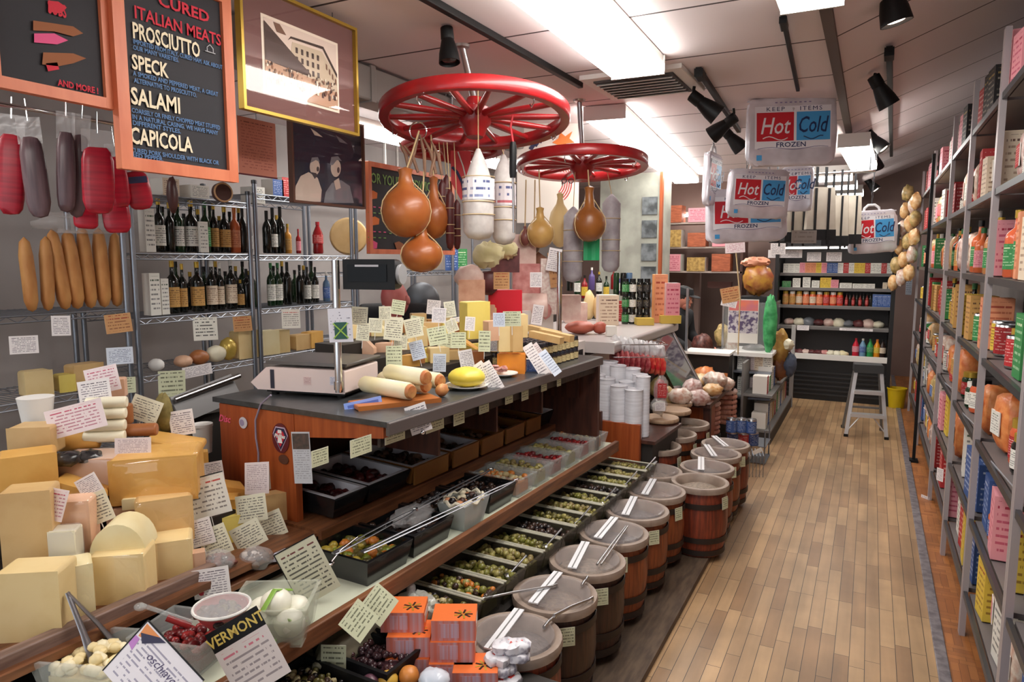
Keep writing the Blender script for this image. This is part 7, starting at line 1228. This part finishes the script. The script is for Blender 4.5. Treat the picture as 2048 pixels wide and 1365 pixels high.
part('back_panel', MB().box((gx-.24, (gy0+gy1)/2, .4), (.02, gy1-gy0, .6), greyp), t); part('end_post', MB().box((gx, gy1, .45), (.04, .04, .9), mat('grey enamel', (0,)*3)), t)
gn = ['grey', 'green', 'red', 'tan', 'white', 'blue']; gk = ['white', 'green', 'red', 'tan', 'cream', 'blue']
for i in range(22):
    y = gy0+.08+(i % 11)*(gy1-gy0-.15)/10.5; z = (.122, .432)[i//11]; carton('%s pack %s along the %s gondola shelf' % (gn[(i*5+i//11) % 6], ORD[i % 11], ('lower', 'upper')[i//11]), (gx-.1, y, z), .1, .12, .14+.06*((i*3) % 4)/3, LBL[gk[(i*5+i//11) % 6]], R(90), 'gondola_pack', 'pack', 'packs on the gondola shelf')
for i, (px, py, w, h, mm, nm) in enumerate(((1560, 700, 34, 80, mat('brown paper bag', (150, 104, 50), .5, col2=(196, 160, 80), scale=10), 'brown and gold wrapped hamper at the counter corner'), (1575, 690, 24, 24, ched['white'], 'round white cheese on the hamper'), (1560, 735, 34, 50, mat('brown leather bag', (140, 84, 46), .5, col2=(96, 56, 36), scale=9), 'brown bundle below the hamper'), (1580, 730, 26, 46, mat('denim', (80, 90, 110), .6), 'grey-blue cloth bundle below the white cheese'))): p = onY(px, py, 7.0); s = dep(p)/FP; solo('hamper', MB().blob((0, 0, 0), (w*s/2, .09, h*s/2), mm, .3, 4, i+3, 16, 12), nm, 'hamper', p)
for i in range(8):
    px, py = 1478+(i % 4)*17, (745, 790)[i//4]; p = onY(px+6, py, y_+.12); s = dep(p)/FP; carton('white carton %s on the %s shelf inside the white counter' % (ORD[i % 4], ('upper', 'lower')[i//4]), (p.x, p.y, (.592, .352)[i//4]), 16*s, .1, (.16, .17)[i//4], ('white', 'news', 'cream', 'white')[i % 4], 0, 'counter_carton', 'carton', 'cartons in the white counter')
p = onY(1440, 570, 9.3); solo('wall_cap', MB().box((0, 0, 0), (.3, .1, .08), mat('pinkish bundle', (150, 110, 106), .6)), 'pinkish bundle on a shelf in the dark doorway', 'bundle', (p.x, 9.3, p.z))
# ---------------------------------------------------------------- cooler
YC = 8.62; cx0, cx1 = onY(1548, 600, YC).x, onY(1790, 600, YC).x; cw = cx1-cx0; cm = (cx0+cx1)/2; blkm = mat('cooler black', (20, 20, 22), .4)
zl = onY(1680, 712, YC).z
t = thing('open_cooler', 'black open-front cooler with lit shelves of jars at the end of the aisle', 'cooler', (cm, YC, 0))
part('back', MB().box((0, .62, .95), (cw, .04, 1.9), mat('cooler back', (96, 92, 92), .5)), t); part('side', MB().box((-cw/2+.02, .3, .95), (.04, .66, 1.9), blkm), t); part('side', MB().box((cw/2-.02, .3, .95), (.04, .66, 1.9), blkm), t)
part('header', MB().box((0, .2, 1.86), (cw, .8, .22), blkm), t, bevel=.01); part('base', MB().box((0, .32, zl/2-.03), (cw, .6, zl-.06), blkm), t)
for k in range(6): part('grille_slat', MB().box((0, .012, .07+k*.05), (cw*.96, .012, .018), mat('grille grey', (54, 54, 56), .3, .4)), t)
part('white_bumper', MB().box((0, .0, zl-.025), (cw*.97, .05, .06), white), t, bevel=.01); part('deck', MB().box((0, .32, zl-.05), (cw*.94, .58, .02), greyp), t)
shz = [onY(1680, y, YC+.12).z for y in (548, 578, 614, 657)]
for z in shz: part('shelf', MB().box((0, .37, z), (cw*.94, .46, .015), mat('cooler shelf', (140, 136, 132), .4)), t); part('price_rail', MB().box((0, .135, z-.012), (cw*.94, .006, .03), mat('price rail', (110, 106, 104), .4)), t)
part('inner_lamp', MB().box((0, .1, 1.735), (cw*.9, .05, .02), mat('cooler lamp', (255, 250, 244), .4, emit=6)), t)
def cool(px, si, w, h, kind, glass, lb, cp, nm, grp):
    p = onY(px, 600, YC+.2); s = dep(p)/FP; z = (shz[si]+.008) if si < 4 else zl-.039
    if kind == 'box': return carton(nm, (p.x, p.y, z), w*s, .09, h*s, LBL[lb], 0, 'cooler_pack', 'pack', grp)
    return bottle(nm, (p.x, p.y, z), h*s, w*s/2, glass, lb, cp, kind, grp, {'jar': 'jar', 'soda': 'bottle', 'oil': 'bottle'}[kind], 2.8)
for i in range(20):
    px = 1570+i*10.8; k = ('white', 'white', 'white', 'pinkl', 'orange', 'orange', 'yellow', 'pinkl', 'blue', 'blue', 'white', 'red', 'white', 'yellow', 'yellow', 'red', 'white', 'white', 'red', 'white')[i]
    cool(px, 0, 10, 20 if i > 2 else 18, 'box', None, k, None, '%s pack, %s from the left end of the topmost cooler shelf' % (k.replace('pinkl', 'pink'), ORD[i]), 'packs on the top cooler shelf')
for i, (px, k, w, h) in enumerate(((1572, 'green', 16, 12), (1592, 'white', 14, 18), (1612, 'white', 14, 20), (1630, 'white', 14, 14), (1650, 'yellow', 20, 20), (1668, 'pinkl', 14, 16), (1690, 'white', 22, 10), (1716, 'white', 22, 9), (1738, 'white', 18, 9), (1768, 'cream', 8, 12), (1779, 'cream', 8, 12))): cool(px, 1, w, h, 'box', None, k, None, '%s pack %s on the second cooler shelf' % (k.replace('pinkl', 'pink'), ORD[i]), 'packs on the second cooler shelf')
jc_ = ['tan', 'tan', 'cream', 'orange', 'cream', 'orange', 'red', 'orange', 'red']
jar_m = [mat('jar sauce '+str(i), c, .2) for i, c in enumerate(((190, 130, 80), (206, 96, 60), (206, 66, 40), (120, 36, 30)))]
for i in range(9): cool(1571+i*13.6, 2, 12, 27, 'jar', jar_m[(0, 0, 0, 1, 1, 1, 2, 2, 2)[i]], jc_[i], (gold, whcap)[i % 2], '%s sauce jar %s from the left on the third cooler shelf' % (('tan', 'tan', 'tan', 'orange', 'orange', 'orange', 'red', 'red', 'red')[i], ORD[i]), 'sauce jars on the third cooler shelf')
for i in range(8): cool(1693+i*6.8, 2, 6, 25, 'oil', (jar_m[3], bglass)[i % 2], ('red', None)[i % 2], blackcap, 'slim dark bottle %s after the sauce jars on the third cooler shelf' % ORD[i], 'slim bottles on the third cooler shelf')
for i in range(4): cool(1750+i*9.5, 2, 9, 25, 'box', None, 'blue', None, 'blue carton %s at the end of the third cooler shelf' % ORD[i], 'blue cartons on the third cooler shelf')
for i in range(10):
    px = 1580+i*20; p = onY(px, 600, YC+.3); s = dep(p)/FP; mm = (meat['pale'], meat['dark'], mat('grey tub', (120, 124, 130), .3), ched['white'])[(i*3) % 4]; solo('cooler_tray', MB().blob((0, 0, .03), (.06, .07, .04+.01*(i % 3)), mm, .2, 4, i, 12, 8), '%s pack %s on the lowest inner cooler shelf' % (('pale', 'dark', 'grey', 'white')[(i*3) % 4], ORD[i]), 'pack', (p.x, p.y, shz[3]+.012), i, 'packs on the lowest inner cooler shelf')
for i in range(9):
    px = 1592+i*12.5; p = onY(px, 600, YC+.2); mm = (meat['dark'], meat['pale'], meat['dark'], meat['pink'], ched['white'], ched['pale'])[min(5, i*6//9)]; solo('cooler_meat', MB().blob((0, 0, .03), (.05, .06, .04), mm, .3, 4, i+30, 12, 8), 'wrapped piece %s on the cooler deck left of the bottles' % ORD[i], 'food pack', (p.x, p.y, zl-.038), i, 'wrapped food on the cooler deck')
for i, (px, c) in enumerate(((1717, (206, 40, 60)), (1731, (120, 160, 190)), (1746, (50, 150, 80)), (1760, (226, 140, 30)), (1771, (50, 36, 30)))): cool(px, 4, 13, 40, 'soda', mat('soda %d' % i, c, .12), ('pinkl', 'blue', 'green', 'yellow', 'cream')[i], (mat('red cap', (0,)*3), whcap, grcap, orcap, blackcap)[i], '%s soda bottle on the cooler deck' % ('red', 'pale blue', 'green', 'orange', 'dark brown')[i], 'soda bottles on the cooler deck')
for i, (px, py, w, h) in enumerate(((1570, 508, 64, 16), (1628, 514, 26, 18), (1668, 514, 28, 18), (1606, 656, 22, 10), (1712, 660, 60, 5))): card(px, py, w, h, onY(px, py, YC-.01 if i < 3 else YC+.11), 'white', ('long white sign on the cooler header', 'white sign beside the long one on the cooler header', 'white card alone in the middle of the cooler header', 'white twin price tag on the lowest cooler shelf', 'thin white price strip on the lowest cooler shelf')[i], 0, 0, 0)
# ladder and bucket
p = onZ(1728, 874, 0); t = thing('step_ladder', 'small two-step aluminium ladder with a dark top in the aisle', 'ladder', (p.x, p.y+.1, 0), R(6)); alu = mat('aluminium', (210, 210, 212), .3, .5); W0, W1, Ht = .165, .10, .62
for sx in (-1, 1): part('front_rail', MB().box((0, 0, 0), (.03, .022, Ht*1.03), alu, M=TM((sx*(W0+W1)/2, -.10, Ht/2), 0, R(-8), R(-sx*6))), t); part('rear_rail', MB().box((0, 0, 0), (.022, .02, Ht*1.03), greyp, M=TM((sx*(W0+W1)/2, .14, Ht/2), 0, R(12), R(-sx*6))), t); part('foot', MB().box((sx*W0, -.145, .012), (.036, .03, .024), black), t); part('foot', MB().box((sx*W0, .215, .012), (.03, .03, .024), black), t)
for k, z in enumerate((.2, .41)): part('step', MB().box((0, -.115+.3*z*.14, z), (2*(W0-(W0-W1)*z/Ht)-.01, .09, .03), alu), t, bevel=.003)
part('top_cap', MB().box((0, 0, Ht), (.24, .17, .075), mat('charcoal plastic', (58, 60, 62), .5)), t, bevel=.012)
for sx in (-1, 1): part('brace', MB().tube([(sx*.15, -.13, .06), (sx*.05, -.11, .19)], .006, alu, 6), t)
part('rear_bar', MB().box((0, .17, .22), (.26, .01, .02), greyp), t)
p = onZ(1792, 815, 0); solo('yellow_bucket', MB().lathe([(.075, 0), (.095, .2), (.1, .2), (.1, .215), (.09, .215), (.07, .01), (0, .01)], mat('yellow bucket', (206, 176, 20), .4), 24), 'yellow plastic bucket on the floor beside the ladder', 'bucket', (p.x, p.y, .001))
# ================================================================ WALL SHELVING ALONG THE AISLE
SX, SD = .425, .44; SZS = [.2, .52, .86, 1.2, 1.53, 1.88, 2.25]
pm_ = mat('shelf post grey', (168, 160, 162), .4, .2); sm_ = mat('shelf board grey', (104, 98, 98), .5)
bays = [(1.55, 2.5), (2.5, 3.42), (3.42, 4.34), (4.34, 5.33), (5.33, 6.9), (6.9, 8.45)]
for i, (a, b) in enumerate(bays):
    t = thing('steel_shelving', 'grey steel shelving bay %s from the front along the aisle wall' % ORD[i], 'shelving', (SX, a, 0), 0, 'steel shelving bays along the aisle'); L_ = b-a
    for x, y in ((0, .012), (SD, .012), (0, L_-.012), (SD, L_-.012)): part('post', MB().box((x, y, 1.25), (.022, .022, 2.5), pm_ if x == 0 else dsteel), t)
    for z in SZS: part('shelf', MB().box((SD/2, L_/2, z-.012), (SD-.03, L_-.06, .018), sm_).box((.0, L_/2, z-.012), (.014, L_-.04, .026), dsteel), t)
    part('cross_wire', MB().tube([(.005, 0, .9), (.005, L_, .83)], .004, zinc, 5), t)
rn = random.Random(21)
names = {'red': 'red', 'yellow': 'yellow', 'white': 'white', 'green': 'green', 'blue': 'blue', 'tan': 'tan', 'orange': 'orange', 'cream': 'cream', 'pinkl': 'pink', 'black': 'black'}
kinds = {0: ('box', 'box', 'bag'), 1: ('jar', 'box', 'bag', 'box'), 2: ('jar', 'can', 'jar', 'bag'), 3: ('bottle', 'jar', 'can', 'box'), 4: ('bottle', 'box', 'bag', 'bottle'), 5: ('box', 'box', 'bag', 'jar'), 6: ('box', 'bottle', 'box')}
pal = {0: ('pinkl', 'white', 'yellow', 'red', 'blue'), 1: ('blue', 'white', 'blue', 'pinkl', 'yellow'), 2: ('red', 'white', 'red', 'tan'), 3: ('red', 'yellow', 'tan', 'green', 'orange'), 4: ('tan', 'pinkl', 'cream', 'green', 'orange', 'yellow'), 5: ('red', 'cream', 'pinkl', 'red', 'white'), 6: ('pinkl', 'white', 'black', 'red')}
shn = ('bottom', 'second', 'third', 'fourth', 'fifth', 'sixth', 'top')
can_b = {}
for si, z in enumerate(SZS):
    y = 1.66; k = 0
    while y < 8.35:
        kd = kinds[si][rn.randrange(len(kinds[si]))]; c = pal[si][rn.randrange(len(pal[si]))]; gap = SZS[si+1]-z-.06 if si < 6 else .26
        w = {'box': .13, 'bag': .17, 'jar': .1, 'can': .105, 'bottle': .09}[kd]*rn.uniform(.9, 1.25)
        if any(abs(y+w/2-e) < w/2+.02 for _, e in bays): y += .05; continue
        h = min(gap, {'box': .23, 'bag': .22, 'jar': .15, 'can': .125, 'bottle': .27}[kd]*rn.uniform(.85, 1.12)); loc = (SX+rn.uniform(.07, .1), y+w/2, z+.002)
        if k >= len(ORD): break
        nm = '%s %s, %s from the near end on the %s aisle shelf' % (names[c], {'box': 'carton', 'bag': 'soft bag', 'jar': 'jar', 'can': 'tin can', 'bottle': 'bottle'}[kd], ORD[k], shn[si]); G_ = 'goods on the aisle shelving'
        if kd == 'box': carton(nm, loc, w-.015, .12, h, LBL[c], R(-90+rn.uniform(-5, 5)), 'food_carton', 'carton', G_, side=LBL[c])
        elif kd == 'bag':
            t = thing('food_bag', nm, 'bag', loc, R(-90+rn.uniform(-10, 10)), G_); part('bag', MB().blob((0, 0, h/2), (w*.44, .055, h/2), bgc[rn.randrange(5)], .15, 3, k, 12, 8, sq=.6), t); part('label', MB().box((0, -.056, h*.5), (w*.5, .004, h*.4), paper, front=LBL[c]), t)
        elif kd == 'can':
            t = thing('food_can', nm, 'can', loc, 2.0, G_); r = w*.42; part('can', MB().lathe([(r, 0), (r, h), (r*.93, h+.003), (r*.93, h-.004), (0, h-.004)], steel, 16), t); part('label', band(r*1.02, .008, h-.008, LBL[c], 16), t)
        else: bottle(nm, loc, h, w*.42, (jar_m[rn.randrange(4)], gglass, oglass, bglass)[rn.randrange(4)], c, (gold, whcap, blackcap, grcap)[rn.randrange(4)], 'jar' if kd == 'jar' else 'oil', G_, 'jar' if kd == 'jar' else 'bottle', 2.0)
        y += w+rn.uniform(.008, .04); k += 1
# clip strip of tan bags, dark post, small things hung on the posts
t = thing('strip_post', 'thin black upright post holding tan bags at the shelf edge', 'post', (.375, 6.3, 0)); part('upright', MB().box((0, 0, 1.2), (.022, .022, 2.4), blackm), t); part('foot', MB().box((0, 0, .01), (.06, .08, .02), blackm), t)
for i in range(16):
    p = onD(1800+(i % 3)*16+(i//3)*6-14, 566-(i//3)*36-(i % 3)*10, 7.4-.1*(i % 3)); solo('snack_bag', MB().blob((0, 0, 0), (.05, .06, .085), bgc[(0, 1, 0, 2)[i % 4]], .25, 3, i, 12, 8), 'tan snack bag %s from below in the tall bunch at the far shelf edge' % ORD[i], 'bag', (min(p.x, .37), p.y, p.z), .5*i, 'tan snack bags in a tall bunch')
for i, (px, py, w, h, st) in enumerate(((1818, 570, 16, 40, 'blue'), (1832, 470, 12, 22, 'white'), (1880, 950, 16, 26, 'white'), (1850, 1000, 20, 16, 'white'))): card(px, py, w, h, onX(px, py, .40), st, ('pale blue card at the far shelf edge', 'small white card high on the far shelf edge', 'white shelf ticket on the third low shelf', 'white shelf ticket by the lower boards')[i], 0, -50, 0, name='shelf_ticket', cat='shelf ticket')
# ================================================================ HOT AND COLD BAGS, TOTES
silver = mat('silver bag film', (196, 192, 200), .2, .15, col2=(222, 220, 228), scale=7, bump=.5); hred, hblue, hnavy = mat('hot red', (196, 34, 48), .4), mat('cold blue', (72, 160, 220), .4), mat('script navy', (34, 50, 96), .4); pwhite = mat('print white', (228, 228, 234), .4); ltxt = mat('lilac print small', (120, 112, 156), .5)
def hotcold(px, py, w, h, d, label, rz=0, roll=0, hang=True):
    s = d/FP; W, H = w*s, h*s; M = facing(px, py, d, rz, roll); t = thing('thermal_bag', label, 'thermal bag', M=M, group='hot and cold thermal bags')
    body = MB().blob((0, 0, 0), (W*.5, .03, H*.5), silver, .07, 4, int(px), 28, 18, sq=.24); bg_ = part('bag', body, t)
    m = MB(); y = -.031
    m.box((0, y+.0004, H*.06), (W*.86, .001, H*.62), pwhite); m.box((-W*.2, y, H*.07), (W*.42, .001, H*.42), hred); m.box((W*.23, y, H*.07), (W*.38, .001, H*.42), hblue)
    m.text('Hot', H*.34, pwhite, LT(-W*.21, y-.001, -H*.03), .0012, .0002, .25, 'CENTER', .8); m.text('Cold', H*.33, hnavy, LT(W*.215, y-.001, -H*.02), .0012, .0002, .25, 'CENTER', .68)
    m.tube([(-W*.34+W*.28*k/8, y-.001, -H*.1+.012*sin(k*.8)) for k in range(9)], .003, pwhite, 4); m.tube([(W*.12+W*.22*k/8, y-.001, -H*.1+.01*sin(k*.8+2)) for k in range(9)], .003, hnavy, 4)
    m.text('KEEP', H*.085, hnavy, LT(-W*.2, y-.001, H*.3), 0, .0001, 0, 'CENTER', 1.3, 1.25); m.text('ITEMS', H*.085, hnavy, LT(W*.2, y-.001, H*.3), 0, .0001, 0, 'CENTER', 1.3, 1.25); m.text('FROZEN', H*.1, hnavy, LT(-W*.02, y-.0006, -H*.23), .0006, .0001, 0, 'CENTER', 1.2)
    m.tube([(-W*.4+W*.8*k/10, y, -H*.25+.008*sin(k*.9)) for k in range(11)], .0016, ltxt, 4); m.text('- - - - - - - -', H*.1, ltxt, LT(0, y, H*.4), .001, .0001, 0, 'CENTER', 1.2); m.box((-W*.38, y, -H*.38), (W*.06, .001, H*.08), hblue)
    part('print', m, bg_); part('handle', MB().tube([(-W*.16, 0, H*.48), (-W*.15, 0, H*.56), (-W*.07, 0, H*.63), (W*.07, 0, H*.63), (W*.15, 0, H*.56), (W*.16, 0, H*.48)], .011, mat('clear handle', (200, 198, 200), .2), 8), t); part('seam', MB().tube([(-W*.5, -.005, H*.46), (W*.5, -.005, H*.46)], .006, silver, 6), t)
    if hang:
        q = M.inverted() @ V((M.translation.x, M.translation.y, 2.555)); m = MB(); n = 9
        a = V((0, 0, H*.63))
        for k in range(n): c = a+(q-a)*((k+.5)/n); l = (q-a).length/n*.62; m.tube([c+V((.006*cos(e)*(1 if k % 2 else 0), .006*cos(e)*(0 if k % 2 else 1), l*sin(e))) for e in [2*pi*j/10 for j in range(10)]], .0022, dsteel, 5, closed=True)
        part('chain', m, t)
    return t
hotcold(1582, 264, 176, 132, 4.4, 'silver thermal bag printed Hot and Cold hanging highest on a chain', 0, -2)
hotcold(1516, 388, 122, 96, 5.1, 'silver thermal bag printed Hot and Cold in the middle of the cluster', 4, 2)
hotcold(1492, 432, 160, 104, 5.35, 'silver thermal bag lowest of the cluster, half covered by another', 2, -2)
hotcold(1424, 360, 62, 104, 5.3, 'thermal bag hanging turned sideways at the left of the cluster', 52, 3)
hotcold(1594, 378, 60, 88, 5.5, 'thermal bag turned partly away behind the middle one', -30, 0)
hotcold(1744, 464, 92, 84, 6.0, 'thermal bag hanging alone nearest the aisle shelving', -6, -4)
canvas = mat('canvas', (214, 206, 192), .8, col2=(198, 188, 172), scale=9)
def tote(px, py, w, h, d, label, rz, strap):
    s = d/FP; W, H = w*s, h*s; t = thing('tote_bag', label, 'tote bag', M=facing(px, py, d, rz), group='canvas tote bags with black straps')
    part('bag', MB().prism([(-W*.5, -H*.32), (W*.5, -H*.32), (W*.42, H*.5), (-W*.42, H*.5)], .05, canvas), t, bevel=.012); part('dark_base', MB().prism([(-W*.52, -H*.5), (W*.52, -H*.5), (W*.505, -H*.3), (-W*.505, -H*.3)], .056, blk), t, bevel=.008)
    for x in (-.22, .22):
        part('strap', MB().box((x*W, -.03, -.05*H), (W*.08, .004, H*1.06), blk), t); part('strap', MB().box((x*W*.7, 0, H*.5+strap*s/2), (W*.09, .006, strap*s), blk), t)
for i, (px, py, w, h, d, rz, sl) in enumerate(((1592, 436, 62, 96, 5.7, 20, 44), (1640, 428, 62, 104, 5.6, 6, 40), (1672, 442, 48, 100, 5.8, -30, 50), (1700, 440, 42, 96, 5.9, -10, 50), (1562, 440, 50, 92, 5.9, 30, 40))): tote(px, py, w, h, d, ('natural canvas tote with black straps second from the thermal bags', 'widest canvas tote with black straps hanging in the middle', 'folded canvas tote hanging edge-on past the widest one', 'canvas tote nearest the far thermal bag', 'canvas tote partly hidden behind the lowest thermal bag')[i], rz, sl)
a, b = onD(1545, 352, 5.75), onD(1750, 342, 5.75); t = thing('hanging_rail', 'chrome rail near the ceiling carrying the canvas totes', 'rail', a); part('bar', MB().tube([(0, 0, 0), b-a], .01, chrome), t)
for f in (.05, .95): part('drop_rod', MB().tube([(b-a)*f, (b-a)*f+V((0, 0, 2.6-a.z-(b-a).z*f))], .006, dsteel), t)
for i, (px, py, w, h, st) in enumerate(((1608, 474, 50, 26, 'tan'), (1556, 498, 30, 22, 'white'))): card(px, py, w, h, 5.55 if i == 0 else 6.2, ink('grey card', (150, 142, 136), [(120, 110, 106)], 3) if i == 0 else st, ('blank grey card hanging under the canvas totes', 'small white card under the totes')[i], 0, None, 0, name='hanging_card')
# ================================================================ CAMERA, WORLD
cd = bpy.data.cameras.new('camera'); cam = bpy.data.objects.new('camera', cd); C.objects.link(cam)
cd.sensor_width = 36; cd.sensor_fit = 'HORIZONTAL'; cd.lens = FP*36/IW; cd.clip_start = .02
m3 = MX((RT, UP, -FW)).transposed().to_4x4(); cam.matrix_world = MX.Translation(CAM) @ m3
bpy.context.scene.camera = cam
w = bpy.data.worlds.new('world'); bpy.context.scene.world = w; w.use_nodes = True
w.node_tree.nodes['Background'].inputs[0].default_value = (.86, .93, 1, 1); w.node_tree.nodes['Background'].inputs[1].default_value = 2.4
vs = bpy.context.scene.view_settings; vs.view_transform = 'Standard'; vs.look = 'None'; vs.gamma = 1; vs.use_curve_mapping = False; vs.exposure = -0.38
sc = bpy.context.scene; sc.cycles.max_bounces = 8; sc.cycles.transparent_max_bounces = 24; sc.cycles.use_denoising = True
